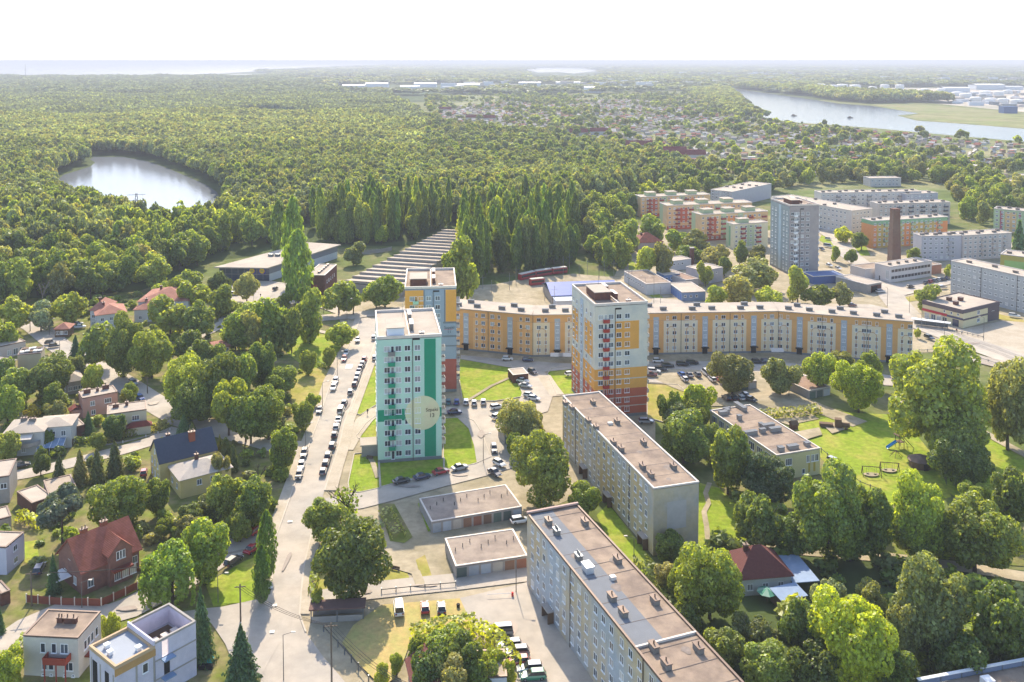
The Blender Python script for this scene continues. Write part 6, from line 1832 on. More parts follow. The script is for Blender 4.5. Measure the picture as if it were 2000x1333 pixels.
# clipped hedges: leafy boxes along garden edges
def hedge(px, h, w, label, leaf="mid"):
    pts = [G(a, b) for a, b in px]
    P, N_ = [], []
    o = pts[0]
    for a, b in zip(pts, pts[1:]):
        d = (b - a)
        l = d.length
        d.normalize()
        n = Vector((-d.y, d.x, 0))
        for _ in range(int(l * h * 14)):
            s_ = rnd.random() * l
            face = rnd.randrange(3)
            z = rnd.random() * h if face else h
            y = (w / 2 if face == 1 else -w / 2) if face else (rnd.random() - 0.5) * w
            q = a + d * s_ + n * y - o
            P.append((q.x, q.y, z + rnd.uniform(-0.1, 0.15)))
            v = n * (1 if face == 1 else -1) if face else Vector((0, 0, 1))
            N_.append((v.x, v.y, v.z))
    t = tag(put("hedge", quad_mesh("hedge", quads(np.array(P), np.array(N_), 0.45), LM[leaf]), None, o), label, "hedge", "hedges")
hedge([(200, 868), (262, 850), (328, 835), (330, 828)], 2.0, 2.0, "clipped hedge in front of the cream flat roofed house", "olive")
hedge([(118, 850), (150, 868), (196, 864)], 1.6, 1.5, "low hedge beside the white hipped house")
hedge([(36, 1014), (84, 1034)], 2.2, 1.8, "yellow-green hedge behind the lilac white house", "bright")
hedge([(926, 1248), (965, 1262), (985, 1290), (1002, 1320)], 3.0, 3.0, "bright hedge between the hidden house and the parked cars", "bright")
hedge([(806, 1262), (850, 1248), (900, 1240), (930, 1236)], 3.2, 2.6, "green hedge along the lower edge of the paved lot", "mid")
hedge([(310, 1170), (350, 1158), (372, 1150)], 2.0, 2.0, "grassy hedge under the weeping willow", "light")
hedge([(20, 1300), (45, 1262), (52, 1250)], 1.6, 1.5, "hedge left of the white house with red balcony", "bright")
hedge([(590, 690), (612, 712), (640, 722)], 1.4, 1.2, "dark hedge across the park lawn", "dark")
hedge([(750, 1000), (768, 1030), (780, 1055)], 1.2, 3.0, "rough shrubs in the tower's shadow", "olive")
hedge([(610, 1165), (615, 1130), (622, 1100)], 1.2, 1.6, "low roadside growth under the big dark tree", "light")
hedge([(720, 1022), (742, 1040)], 1.5, 2.0, "pale bushes beside the footpath near the pollarded tree", "flower")
hedge([(1440, 820), (1480, 818), (1520, 815), (1560, 812), (1600, 806)], 2.2, 3.0, "ragged bushes behind the kindergarten", "olive")
hedge([(1250, 1105), (1290, 1150), (1330, 1210)], 2.2, 3.0, "dark bushes behind the nearest block", "dark")
# ------------------------------------------------------------------ woods that read as one mass, and far gardens
def scatter(name, pts, scales, rots, protos, label=None):
    """one stuff object: points carrying instances of a few crowns"""
    me = bpy.data.meshes.new(name)
    me.vertices.add(len(pts))
    me.vertices.foreach_set("co", np.asarray(pts, dtype=np.float32).ravel())
    a = me.attributes.new("sc", 'FLOAT_VECTOR', 'POINT')
    a.data.foreach_set("vector", np.asarray(scales, dtype=np.float32).ravel())
    a = me.attributes.new("ro", 'FLOAT', 'POINT')
    a.data.foreach_set("value", np.asarray(rots, dtype=np.float32))
    a = me.attributes.new("vi", 'INT', 'POINT')
    a.data.foreach_set("value", (nr.integers(0, len(protos), len(pts))).astype(np.int32))
    o = put(name, me, kind="stuff")
    if label:
        o["label"] = label
    col = bpy.data.collections.new(name + "_source")
    for i, (pm) in enumerate(protos):
        po = bpy.data.objects.new(f"{name}_crown_{i:02d}", pm)
        col.objects.link(po)
    ng = bpy.data.node_groups.new(name + "_nodes", 'GeometryNodeTree')
    ng.interface.new_socket("Geometry", in_out='INPUT', socket_type='NodeSocketGeometry')
    ng.interface.new_socket("Geometry", in_out='OUTPUT', socket_type='NodeSocketGeometry')
    N, L = ng.nodes, ng.links
    gi, go = N.new("NodeGroupInput"), N.new("NodeGroupOutput")
    ci = N.new("GeometryNodeCollectionInfo")
    ci.inputs["Collection"].default_value = col
    ci.inputs["Separate Children"].default_value = True
    ci.inputs["Reset Children"].default_value = True
    ip = N.new("GeometryNodeInstanceOnPoints")
    ip.inputs["Pick Instance"].default_value = True
    def attr(nm, ty):
        n = N.new("GeometryNodeInputNamedAttribute")
        n.data_type = ty
        n.inputs["Name"].default_value = nm
        return n.outputs["Attribute"]
    cx_ = N.new("ShaderNodeCombineXYZ")
    L.new(attr("ro", 'FLOAT'), cx_.inputs[2])
    L.new(gi.outputs[0], ip.inputs["Points"])
    L.new(ci.outputs[0], ip.inputs["Instance"])
    L.new(attr("vi", 'INT'), ip.inputs["Instance Index"])
    L.new(attr("sc", 'FLOAT_VECTOR'), ip.inputs["Scale"])
    e2r = N.new("FunctionNodeEulerToRotation")
    L.new(cx_.outputs[0], e2r.inputs[0])
    L.new(e2r.outputs[0], ip.inputs["Rotation"])
    L.new(ip.outputs[0], go.inputs[0])
    md = o.modifiers.new("scatter", 'NODES')
    md.node_group = ng
    return o
def poly_np(poly):
    return np.array([(G(a, b).x, G(a, b).y) for a, b in poly])
def inside(X, Y, P):
    c = np.zeros(len(X), bool)
    j = len(P) - 1
    for i in range(len(P)):
        xi, yi = P[i]; xj, yj = P[j]
        with np.errstate(divide='ignore', invalid='ignore'):
            hit = ((yi > Y) != (yj > Y)) & (X < (xj - xi) * (Y - yi) / (yj - yi) + xi)
        c ^= hit
        j = i
    return c
def field(poly, spacing, avoid=(), yr=None):
    P = poly_np(poly)
    x0, y0 = P.min(0); x1, y1 = P.max(0)
    if yr:
        y0, y1 = max(y0, yr[0]), min(y1, yr[1])
        lim = 0.60 * y1 + 60                   # a little wider than the view
        x0, x1 = max(x0, -lim), min(x1, lim)
    gx, gy = np.meshgrid(np.arange(x0, x1, spacing), np.arange(y0, y1, spacing * 0.87))
    gx = gx + (np.arange(gx.shape[0]) % 2)[:, None] * spacing / 2
    X, Y = gx.ravel(), gy.ravel()
    X = X + nr.uniform(-0.42, 0.42, X.size) * spacing
    Y = Y + nr.uniform(-0.42, 0.42, Y.size) * spacing
    k = inside(X, Y, P) & (np.abs(X) < 0.60 * Y + 60)
    for q in avoid:
        k &= ~inside(X, Y, poly_np(q))
    return X[k], Y[k]
LAKE_M = [(100, 355), (120, 338), (150, 328), (170, 322), (166, 310), (182, 303), (242, 303), (295, 312), (340, 326), (384, 344), (415, 358), (436, 376), (445, 398), (430, 432), (385, 452), (300, 458), (220, 442), (140, 412), (104, 382)]
WOOD = [(-900, 151), (200, 154), (345, 152.5), (480, 154), (560, 152), (620, 160), (640, 182), (760, 190), (830, 235), (835, 250), (820, 300), (850, 325), (1240, 338), (1238, 372), (1220, 400), (1130, 408), (1130, 428), (1120, 428), (900, 436), (850, 422), (610, 436), (560, 446), (430, 442), (250, 468), (250, 520), (120, 503), (-20, 543), (-20, 605), (-400, 620)]
PINEZONE = [(-900, 151), (200, 154), (345, 152.5), (480, 154), (560, 152), (620, 160), (640, 182), (760, 190), (830, 235), (820, 262), (700, 232), (520, 222), (330, 226), (150, 236), (-100, 240), (-900, 240)]
fl2 = [crown_mesh("forest", "forest", 2, i) for i in range(4)] + [crown_mesh("forest", "mid", 2, 1), crown_mesh("forest", "olive", 2, 2), crown_mesh("forest", "dark", 2, 0)]
fl3 = [crown_mesh("forest", "forest", 3, i) for i in range(3)] + [crown_mesh("forest", "olive", 3, 1)]
pl3 = [crown_mesh("forest", "pine", 3, i) for i in range(3)]
def wood(name, ylo, yhi, sp, protos, hr, wr, poly=WOOD, avoid=(), label=None, clump=0.0):
    X, Y = field(poly, sp, [LAKE_M] + list(avoid), (ylo, yhi))
    n = len(X)
    hh = nr.uniform(hr[0], hr[1], n)
    # broad, slow swells in tree height so the canopy is not level
    hh *= 1 + 0.14 * np.sin(X * 0.021 + 1.3 * np.sin(Y * 0.013)) + 0.1 * np.sin(Y * 0.03 + X * 0.008)
    w = nr.uniform(wr[0], wr[1], n)
    scatter(name, np.stack([X, Y, np.zeros(n)], 1), np.stack([w, w, hh], 1), nr.uniform(0, 6.28, n), protos, label)
    print(name, n)
wood("near_wood", 380, 1000, 7.4, fl2, (14, 18), (8.5, 12), label="leafy wood around the lake")
wood("middle_wood", 1000, 1700, 7.8, fl3, (13, 17), (8.5, 12), avoid=[PINEZONE], label="leafy wood beyond the lake")
wood("far_pine_wood", 1300, 2600, 9.0, pl3 + fl3[:1], (14, 17), (9.5, 13), poly=PINEZONE, label="dark pine wood toward the sea")
wood("distant_pine_wood", 2600, 6200, 19, pl3, (17, 22), (22, 29), poly=PINEZONE, label="distant pine wood at the shore")
# land beyond: bushes and woods in broad patches up to the horizon
BEY = [(560, 123), (700, 120.5), (2600, 120.5), (2600, 172), (2000, 170), (1600, 172), (1560, 188), (1440, 172), (1400, 176), (1240, 184), (840, 186), (760, 188), (640, 180), (560, 160), (500, 140)]
X, Y = field(BEY, 46, [[(1020, 132), (1170, 132), (1170, 156), (1040, 156)], [(650, 168), (870, 166), (870, 184), (650, 184)]], (2750, 9000))
nz = np.sin(X * 0.0021 + Y * 0.0013) + np.sin(Y * 0.0031 - X * 0.0011) + nr.normal(size=len(X)) * 0.6
k = nz > -0.55
X, Y = X[k], Y[k]
n = len(X)
scatter("distant_woods", np.stack([X, Y, np.zeros(n)], 1), np.stack([nr.uniform(44, 70, n), nr.uniform(44, 70, n), nr.uniform(14, 24, n)], 1), nr.uniform(0, 6, n), fl3 + pl3, "hazy woods stretching to the horizon")
print("distant", n)
BEY2 = [(480, 128), (600, 121), (3000, 120.3), (3000, 140), (480, 140)]
X, Y = field(BEY2, 190, [[(480, 122), (775, 122), (775, 128), (480, 142)], [(1020, 132), (1170, 132), (1170, 142), (1040, 145)]], (9000, 42000))
n = len(X)
k = nr.random(n) < 0.75
X, Y = X[k], Y[k]; n = len(X)
scatter("horizon_woods", np.stack([X, Y, np.zeros(n)], 1), np.stack([nr.uniform(200, 320, n), nr.uniform(200, 320, n), nr.uniform(16, 28, n)], 1), nr.uniform(0, 6, n), fl3, "faint line of woods on the horizon")
print("horizon", n)
# pale roofs of the far town and the works, specks too many to count
X, Y = field([(860, 150), (1180, 146), (1500, 135), (2100, 130), (2100, 172), (1800, 168), (1560, 168), (1300, 176), (1000, 184), (880, 184)], 130, [[(1020, 132), (1170, 132), (1170, 156), (1040, 156)]], (2800, 12000))
k = nr.random(len(X)) < 0.42
X, Y = X[k], Y[k]; n = len(X)
scatter("far_town_roofs", np.stack([X, Y, np.zeros(n)], 1), np.stack([nr.uniform(18, 60, n), nr.uniform(14, 30, n), nr.uniform(6, 24, n)], 1), nr.uniform(-0.3, 0.3, n), [MB().box(-0.5, 0.5, -0.5, 0.5, 0, 1).mesh("far_roof", [m_]) for m_ in (wh_far, tankw, pale, pinkish)], "pale roofs of the far town and works")
X, Y = field([(1770, 186), (2100, 180), (2100, 228), (2000, 216), (1860, 203)], 52, [], (1700, 3200))
k = nr.random(len(X)) < 0.6
X, Y = X[k], Y[k]; n = len(X)
scatter("works_yard_clutter", np.stack([X, Y, np.zeros(n)], 1), np.stack([nr.uniform(10, 36, n), nr.uniform(8, 18, n), nr.uniform(3, 9, n)], 1), nr.uniform(-0.3, 0.3, n), [MB().box(-0.5, 0.5, -0.5, 0.5, 0, 1).mesh("yard_box", [m_]) for m_ in (wh_far, pinkish, M_steel, M_roof_pale)], "low sheds and stacked goods in the tank farm yard")
# allotment gardens: small trees everywhere, little houses
ALLOT = [(830, 190), (1000, 186), (1240, 184), (1400, 178), (1440, 205), (1455, 222), (1500, 236), (1560, 244), (1700, 256), (1850, 270), (2000, 284), (2300, 300), (2300, 345), (2000, 340), (1850, 345), (1600, 345), (1500, 368), (1300, 380), (1238, 375), (1240, 336), (850, 323), (822, 300), (838, 250)]
X, Y = field(ALLOT, 11.5, [], (700, 2800))
nz = np.sin(X * 0.02) + np.sin(Y * 0.017 + X * 0.01) + nr.normal(size=len(X)) * 0.9
k = nz > 0.2
X, Y = X[k], Y[k]
n = len(X)
big = nr.random(n) < 0.16
w = np.where(big, nr.uniform(8, 13, n), nr.uniform(3.5, 7, n))
hh = np.where(big, nr.uniform(8, 14, n), nr.uniform(3, 6, n))
scatter("allotment_trees", np.stack([X, Y, np.zeros(n)], 1), np.stack([w, w, hh], 1), nr.uniform(0, 6, n), fl3 + [crown_mesh("forest", "light", 3, 2), crown_mesh("forest", "mid", 3, 0), crown_mesh("forest", "dark", 3, 1)], "fruit trees and bushes filling the allotment gardens")
print("allot", n)
# riverside wood and belt of trees before the tanks
RV = [(1440, 174), (1560, 186), (1640, 199), (1700, 203), (1780, 201), (1860, 203), (1830, 196), (1740, 190), (1640, 184), (1560, 178), (1480, 172)]
X, Y = field(RV, 15, [], (1800, 4000))
n = len(X)
scatter("riverside_wood", np.stack([X, Y, np.zeros(n)], 1), np.stack([nr.uniform(18, 26, n)] * 2 + [nr.uniform(16, 26, n)], 1), nr.uniform(0, 6, n), fl3, "wood on the far river bank before the tanks")
X, Y = field([(1330, 178), (1425, 176), (1445, 195), (1470, 222), (1500, 232), (1440, 232), (1380, 205)], 13, [], (1500, 4000))
n = len(X)
scatter("near_bank_wood", np.stack([X, Y, np.zeros(n)], 1), np.stack([nr.uniform(13, 19, n)] * 2 + [nr.uniform(11, 17, n)], 1), nr.uniform(0, 6, n), fl3, "trees on the near river bank")
# belt of darker trees between the wood and the gardens
X, Y = field([(830, 240), (1000, 262), (1240, 300), (1350, 330), (1460, 333), (1700, 330), (2010, 338), (2010, 352), (1850, 346), (1600, 352), (1500, 384), (1400, 376), (1240, 372), (1240, 335), (850, 323), (822, 300)], 11, [], (700, 1700))
k = nr.random(len(X)) < np.where(X > 150, 0.42, 0.7)
X, Y = X[k], Y[k]; n = len(X)
scatter("garden_belt_trees", np.stack([X, Y, np.zeros(n)], 1), np.stack([nr.uniform(9, 15, n)] * 2 + [nr.uniform(9, 16, n)], 1), nr.uniform(0, 6, n), [crown_mesh("forest", c_, 2, i) for i, c_ in enumerate(("dark", "mid", "olive", "forest"))], "belt of trees between the wood and the allotments")
# trees around the far estate that read as one mass
if MASS:
    scatter("estate_tree_belt", [tuple(q[1]) for q in MASS], [(q[3], q[3], q[2]) for q in MASS], nr.uniform(0, 6, len(MASS)), [crown_mesh("broad", c_, 1, i) for i, c_ in enumerate(("dark", "mid", "light", "olive"))], "trees behind and beyond the far blocks of flats")
    print("mass", len(MASS))
# undergrowth of bushes in the near gardens, too many to count
near_b = []
for poly, sp in (([(-20, 600), (270, 575), (420, 640), (560, 660), (640, 760), (560, 900), (545, 1000), (500, 1060), (380, 1130), (300, 1160), (120, 1170), (-20, 1180)], 5.6), ([(1300, 1060), (1440, 1070), (1600, 1090), (2010, 1130), (2010, 1333), (1480, 1333), (1330, 1180)], 6.0), ([(1400, 960), (1480, 950), (1560, 1000), (1700, 1000), (2000, 1040), (2000, 1110), (1700, 1080), (1450, 1050)], 7.0)):
    P = poly_np(poly)
    x0, y0 = P.min(0); x1, y1 = P.max(0)
    gx, gy = np.meshgrid(np.arange(x0, x1, sp), np.arange(y0, y1, sp))
    XX, YY = gx.ravel() + nr.uniform(-0.5, 0.5, gx.size) * sp, gy.ravel() + nr.uniform(-0.5, 0.5, gx.size) * sp
    kk = inside(XX, YY, P)
    near_b += list(zip(XX[kk], YY[kk]))
KEEP_OUT = []
for o in list(COL.objects):
    if o.type == 'EMPTY' and o.parent is None and o.get("category") not in ("tree", "shrub", "car", "storage tank"):
        for c_ in o.children:
            if c_.type == 'MESH' and c_.name.split('.')[0] in ("wall", "side_wing", "wing_wall", "rear_wing"):
                bb = [o.matrix_basis @ (c_.matrix_basis @ Vector(v)) for v in c_.bound_box]
                KEEP_OUT.append((min(v.x for v in bb) - 1.5, max(v.x for v in bb) + 1.5, min(v.y for v in bb) - 1.5, max(v.y for v in bb) + 1.5))
STREETS = [ST_L + ST_R[::-1]]
def ribpoly(px, w):
    pts = [G(a, b) for a, b in px]
    return pts, w
RIB = [ribpoly([(20, 610), (70, 640), (110, 672), (150, 700), (195, 722), (240, 748), (300, 788), (360, 822), (420, 838), (500, 858), (560, 875), (600, 878)], 6), ribpoly([(-60, 945), (60, 925), (150, 903), (240, 880), (300, 862), (350, 838)], 4.5), ribpoly([(-80, 1330), (-10, 1275), (60, 1225), (110, 1200), (200, 1205), (250, 1190), (330, 1150), (400, 1108), (450, 1075), (520, 1030)], 5.5), ribpoly([(1400, 1060), (1500, 1072), (1620, 1082), (1740, 1092), (1880, 1110), (2040, 1135)], 3.5)]
def near_road(x, y):
    for pts, w in RIB:
        for a, b in zip(pts, pts[1:]):
            d = b - a
            tt = max(0, min(1, ((x - a.x) * d.x + (y - a.y) * d.y) / d.length_squared))
            if math.hypot(x - a.x - d.x * tt, y - a.y - d.y * tt) < w:
                return True
    return False
LAWNS_ = [poly_np(q) for q in ([(566, 745), (600, 720), (664, 708), (648, 742), (620, 782), (572, 800)], [(560, 690), (590, 650), (640, 655), (690, 668), (680, 690), (664, 712), (600, 722)], [(402, 1144), (440, 1118), (476, 1098), (510, 1085), (512, 1172), (417, 1186)], [(420, 600), (440, 560), (500, 545), (560, 555), (590, 575), (520, 610), (430, 640)], ST_L[3:] + ST_R[3:][::-1])]
pts, scs = [], []
for x, y in near_b:
    if any(a < x < b and c < y < d for a, b, c, d in KEEP_OUT) or near_road(x, y):
        continue
    if any(inside(np.array([x]), np.array([y]), q)[0] for q in LAWNS_):
        continue
    if rnd.random() < 0.25:
        continue
    s_ = rnd.uniform(1.8, 4.6) if x < 0 else rnd.uniform(3.5, 7.5)
    pts.append((x, y, 0)); scs.append((s_, s_, s_ * rnd.uniform(0.5, 0.95)))
bush = [crown_mesh("shrub", c_, 2, i) for i, c_ in enumerate(("mid", "light", "olive", "dark"))]
scatter("garden_bushes", pts, scs, nr.uniform(0, 6, len(pts)), bush, "low bushes and undergrowth in the gardens")
print("bushes", len(pts))
# little allotment houses, each its own
hx, hy = field([(860, 215), (1000, 196), (1240, 190), (1400, 185), (1440, 212), (1500, 240), (1700, 258), (2000, 288), (2000, 350), (1850, 345), (1560, 345), (1400, 345), (1240, 308), (1000, 262), (860, 245)], 21, [], (700, 2400))
ordr = np.argsort(hy)
ahw = [mat("allot_wall_" + c_, c_, vary=0.08) for c_ in ("#c9c4ba", "#b9a98f", "#8f7a66", "#a9a39c", "#c4b49a")]
ahr = [mat("allot_roof_" + c_, c_, vary=0.1) for c_ in ("#b8b2ab", "#8d8078", "#9a5d4c", "#a39a92", "#6f6763", "#c9c3ba")]
AH = []
AHL = []
for i in range(10):
    w_, d_, hgt = 4.5 + (i % 3) * 1.3, 4 + (i % 2) * 1.5, 2.6 + 0.3 * (i % 3)
    wm = MB().box(-w_ / 2, w_ / 2, -d_ / 2, d_ / 2, 0, hgt).mesh("wall", [ahw[i % 5]])
    rm = MB().gable(-w_ / 2, w_ / 2, -d_ / 2, d_ / 2, hgt, hgt + (0.5 if i % 3 else 1.6), 'x', 0.35).mesh("roof", [ahr[i % 6]])
    AH.append((wm, rm))
    AHL.append(f"{['small', 'mid-sized', 'wide'][i % 3]} allotment house with {['white', 'tan', 'brown', 'grey', 'sand'][i % 5]} walls and {['pale grey', 'brown', 'red', 'light brown', 'dark', 'white'][i % 6]} roof")
pick = sorted(ordr[:290], key=lambda q: to_px((hx[q], hy[q], 0))[0])
seen_ = {}
for j, i in enumerate(pick):
    vi_ = rnd.randrange(10)
    seen_[vi_] = seen_.get(vi_, -1) + 1
    t = thing("allotment_house", Vector((hx[i], hy[i], 0)), rnd.uniform(-0.5, 0.5) + (0 if rnd.random() < 0.6 else 1.57), f"{ordinal(seen_[vi_])} {AHL[vi_]} from the left", "garden house", "small houses of the allotment gardens")
    a, b = AH[vi_]
    put("wall", a, t); put("roof", b, t)
rest = ordr[290:]
if len(rest):
    scatter("far_allotment_houses", np.stack([hx[rest], hy[rest], np.zeros(len(rest))], 1), np.ones((len(rest), 3)) * 1.1, nr.uniform(-0.5, 0.5, len(rest)), [MB().box(-3, 3, -2.4, 2.4, 0, 2.8).add([(-3.3, -2.8, 2.7), (3.3, -2.8, 2.7), (3.3, 0, 4), (-3.3, 0, 4), (3.3, 2.8, 2.7), (-3.3, 2.8, 2.7)], [(0, 1, 2, 3), (3, 2, 4, 5)], 1).mesh("far_house", [ahw[q], ahr[q]]) for q in range(5)], "tiny garden houses far among the allotments")
print("allot houses", len(hx))
# long red-roofed terraces and houses at the belt
redr = mat("dark_red_tile", "#7d3f3a", vary=0.15, scale=0.8)
for i, (a, b, w_, hh_) in enumerate(((925, 236, 26, 6), (955, 237, 22, 6), (1130, 268, 24, 7), (1165, 266, 30, 7), (1240, 292, 40, 6), (1300, 305, 44, 6), (1340, 312, 40, 6), (870, 218, 24, 5), (1045, 384, 14, 6), (1080, 262, 20, 6), (1450, 338, 16, 8))):
    p = G(a, b)
    t = thing("red_roofed_house", p, R(-8 + 5 * (i % 4)), f"red roofed house in the tree belt, {ordinal(sorted((870, 925, 955, 1045, 1080, 1130, 1165, 1240, 1300, 1340, 1450)).index(a))} from the left", "house", "red roofed houses in the tree belt")
    MB().box(-w_ / 2, w_ / 2, -5, 5, 0, hh_).build("wall", pale, t)
    MB().gable(-w_ / 2, w_ / 2, -5, 5, hh_, hh_ + 4.5, 'x', 0.5).build("roof", redr, t)
# ------------------------------------------------------------------ cars
PAINT = dict(white="#d5d4d0", silver="#a2a4a6", grey="#6f7175", dark="#2b2d33", black="#17181b", red="#a3202a", blue="#2a5fa8", teal="#3d7f8c", green="#2f7a5c", navy="#1f2a52", maroon="#5e2a2c")
M_tyre = mat("tyre_rubber", "#1c1c1c", vary=0.1)
M_rim = mat("wheel_rim", "#8b8d90", vary=0.05, metal=0.7, rough=0.35)
M_carglass = glass_mat("car_glass", (0.02, 0.025, 0.03), 0.05)
M_lamp = mat("headlamp", "#d8dbde", vary=0.03, rough=0.2)
M_tail = mat("tail_lamp", "#8a1a1a", vary=0.03, rough=0.3)
CARS = dict(   # length, width, belt, roof height, hood height, cabin base x0,x1, cabin top x0,x1
    hatch=(3.95, 1.7, 0.88, 1.45, 0.80, -1.85, 1.0, -1.45, 0.25), sedan=(4.5, 1.75, 0.88, 1.42, 0.78, -1.55, 1.05, -0.95, 0.3),
    estate=(4.55, 1.76, 0.90, 1.48, 0.80, -2.15, 1.05, -1.85, 0.3), van=(4.9, 1.9, 1.05, 2.0, 1.0, -2.35, 1.75, -2.25, 0.95))
_cm = {}
def car_meshes(kind, paint):
    k = (kind, paint)
    if k in _cm:
        return _cm[k]
    Ln, Wc, belt, top, hood, a0, a1, b0, b1 = CARS[kind]
    pm = mat("car_paint_" + paint, PAINT[paint], rough=0.3, vary=0.03, coat=0.6, spec=0.5)
    hw = Wc / 2
    mb = MB()
    st = [(-Ln / 2, 0.45, belt - 0.15, 0.86), (-Ln / 2 + 0.25, 0.25, belt - 0.02, 0.97), (a0 + 0.2, 0.22, belt, 1.0), (a1 - 0.1, 0.22, belt, 1.0), (a1 + 0.25, 0.22, hood + 0.02, 0.98), (Ln / 2 - 0.3, 0.25, hood - 0.10, 0.95), (Ln / 2, 0.42, hood - 0.28, 0.82)]
    vs = []
    for x, zb, zt, kw in st:
        w = hw * kw
        zm = zb + (zt - zb) * 0.6
        vs += [(x, -w * 0.93, zb), (x, -w, zm), (x, -w * 0.9, zt), (x, w * 0.9, zt), (x, w, zm), (x, w * 0.93, zb)]
    fs = []
    for i in range(len(st) - 1):
        for j in range(6):
            fs.append((i * 6 + j, i * 6 + (j + 1) % 6, (i + 1) * 6 + (j + 1) % 6, (i + 1) * 6 + j))
    fs += [(0, 5, 4, 3, 2, 1), tuple(len(st) * 6 - 6 + j for j in range(6))]
    mb.add(vs, [f[::-1] for f in fs])
    wb, wt = hw * 0.88, hw * 0.74
    body = mb.mesh("body", [pm])
    tt = top - 0.05
    roof = MB().add([(b0, -wt, tt), (b1, -wt, tt), (b1, wt, tt), (b0, wt, tt), (b0 + 0.1, -wt * 0.9, top), (b1 - 0.1, -wt * 0.9, top), (b1 - 0.1, wt * 0.9, top), (b0 + 0.1, wt * 0.9, top)], [(0, 3, 2, 1), (4, 5, 6, 7), (0, 1, 5, 4), (1, 2, 6, 5), (2, 3, 7, 6), (3, 0, 4, 7)]).mesh("roof", [pm])
    bz = belt - 0.03
    A = dict(
        windscreen=[(a1, -wb, bz), (a1, wb, bz), (b1, wt, tt), (b1, -wt, tt)], rear_window=[(a0, wb, bz), (a0, -wb, bz), (b0, -wt, tt), (b0, wt, tt)],
        side_l=[(a0, -wb, bz), (a1, -wb, bz), (b1, -wt, tt), (b0, -wt, tt)], side_r=[(a1, wb, bz), (a0, wb, bz), (b0, wt, tt), (b1, wt, tt)])
    gl = {n: MB().add(q, [(0, 1, 2, 3)]).mesh("car_window", [M_carglass]) for n, q in A.items()}
    allg = MB()
    for q in A.values():
        allg.add(q, [(0, 1, 2, 3)])
    whl = MB().tube((0, -0.1, 0), (0, 0.1, 0), 0.31, 0.31, 12, 0).tube((0, -0.115, 0), (0, 0.115, 0), 0.19, 0.19, 10, 1).mesh("wheel", [M_tyre, M_rim])
    hl = MB().box(-0.06, 0.06, -0.2, 0.2, -0.08, 0.08).mesh("headlight", [M_lamp])
    tl = MB().box(-0.05, 0.05, -0.16, 0.16, -0.12, 0.12).mesh("tail_light", [M_tail])
    _cm[k] = (body, roof, gl, allg.mesh("windows", [M_carglass]), whl, hl, tl)
    return _cm[k]
CARLIST = []
def C(zone, *rows, d=(0, -10)):
    """rows of (colour, x, y[, kind[, direction in photo pixels]])"""
    for r in rows:
        col, x, y = r[:3]
        kind = r[3] if len(r) > 3 and r[3] else rnd.choice(["hatch", "sedan", "hatch", "estate"])
        dd = r[4] if len(r) > 4 else d
        CARLIST.append(dict(col=col, px=(x, y), kind=kind, d=dd, zone=zone))
def E(x, y):
    return 440 + x / 3.331, 600 + y / 3.331
def street_dir(py):
    for (a, b), (c, d_) in zip(ST_R, ST_R[1:]):
        if d_ <= py <= b:
            return (c - a, d_ - b)
    return (8, -20)
for col, x, y, k in (("red", 905, 355, 0), ("silver", 893, 385, 0), ("dark", 881, 408, 0), ("navy", 870, 434, 0), ("white", 863, 460, 0), ("silver", 854, 490, 0), ("maroon", 842, 522, 0), ("silver", 815, 572, 0), ("grey", 775, 642, 0), ("white", 752, 695, "van"), ("white", 735, 752, 0), ("white", 722, 800, 0), ("black", 710, 852, 0), ("dark", 697, 922, 0), ("black", 670, 985, 0), ("black", 655, 1037, 0), ("grey", 637, 1092, 0), ("white", 966, 215, 0), ("white", 974, 345, 0)):
    q = E(x, y)
    C("along the right kerb of the main street", (col, q[0], q[1], k, street_dir(q[1])))
for col, x, y in (("dark", 860, 232), ("white", 787, 315), ("red", 773, 353), ("silver", 717, 500), ("white", 703, 543), ("grey", 612, 692), ("black", 513, 972), ("white", 494, 1055), ("black", 480, 1115)):
    q = E(x, y)
    a = street_dir(q[1])
    C("along the left kerb of the main street", (col, q[0], q[1], 0, (-a[0], -a[1])))
C("on the road below the mint tower", ("dark", 784, 946), ("navy", 824, 938), ("red", 861, 928), ("silver", 898, 920), d=(40, -9))
C("beside the ramp near the big round tree", ("black", 965, 883, 0, (2, 10)), ("white", 975, 912, 0, (10, 5)), ("dark", 966, 930, 0, (10, 6)), ("white", 1016, 1024, 0, (20, -3)), ("white", 995, 867, 0, (4, 10)))
C("in the yard behind the mint tower", ("teal", 876, 791), ("blue", 892, 791), ("white", 910, 791, "estate"), ("white", 926, 793), ("white", 944, 791), ("navy", 888, 811, "sedan", (40, -3)), ("white", 971, 801, "estate", (40, -8)), ("white", 973, 819, 0, (30, -12)))
C("by the kiosk behind the towers", ("silver", 1014, 742), ("white", 1021, 749), ("silver", 1026, 759, "sedan"), ("white", 1034, 778), ("white", 1043, 784), ("dark", 1040, 731, 0, (30, 14)), ("white", 1114, 736, 0, (30, -4)), d=(40, 6))
C("in the bent block's shade", ("white", 991, 706), ("navy", 1031, 708), ("white", 1285, 710), ("dark", 1352, 713), ("dark", 1333, 716), ("dark", 1304, 719), ("dark", 1478, 711), ("navy", 1496, 711), ("dark", 1640, 730), ("navy", 1752, 744), d=(40, 1))
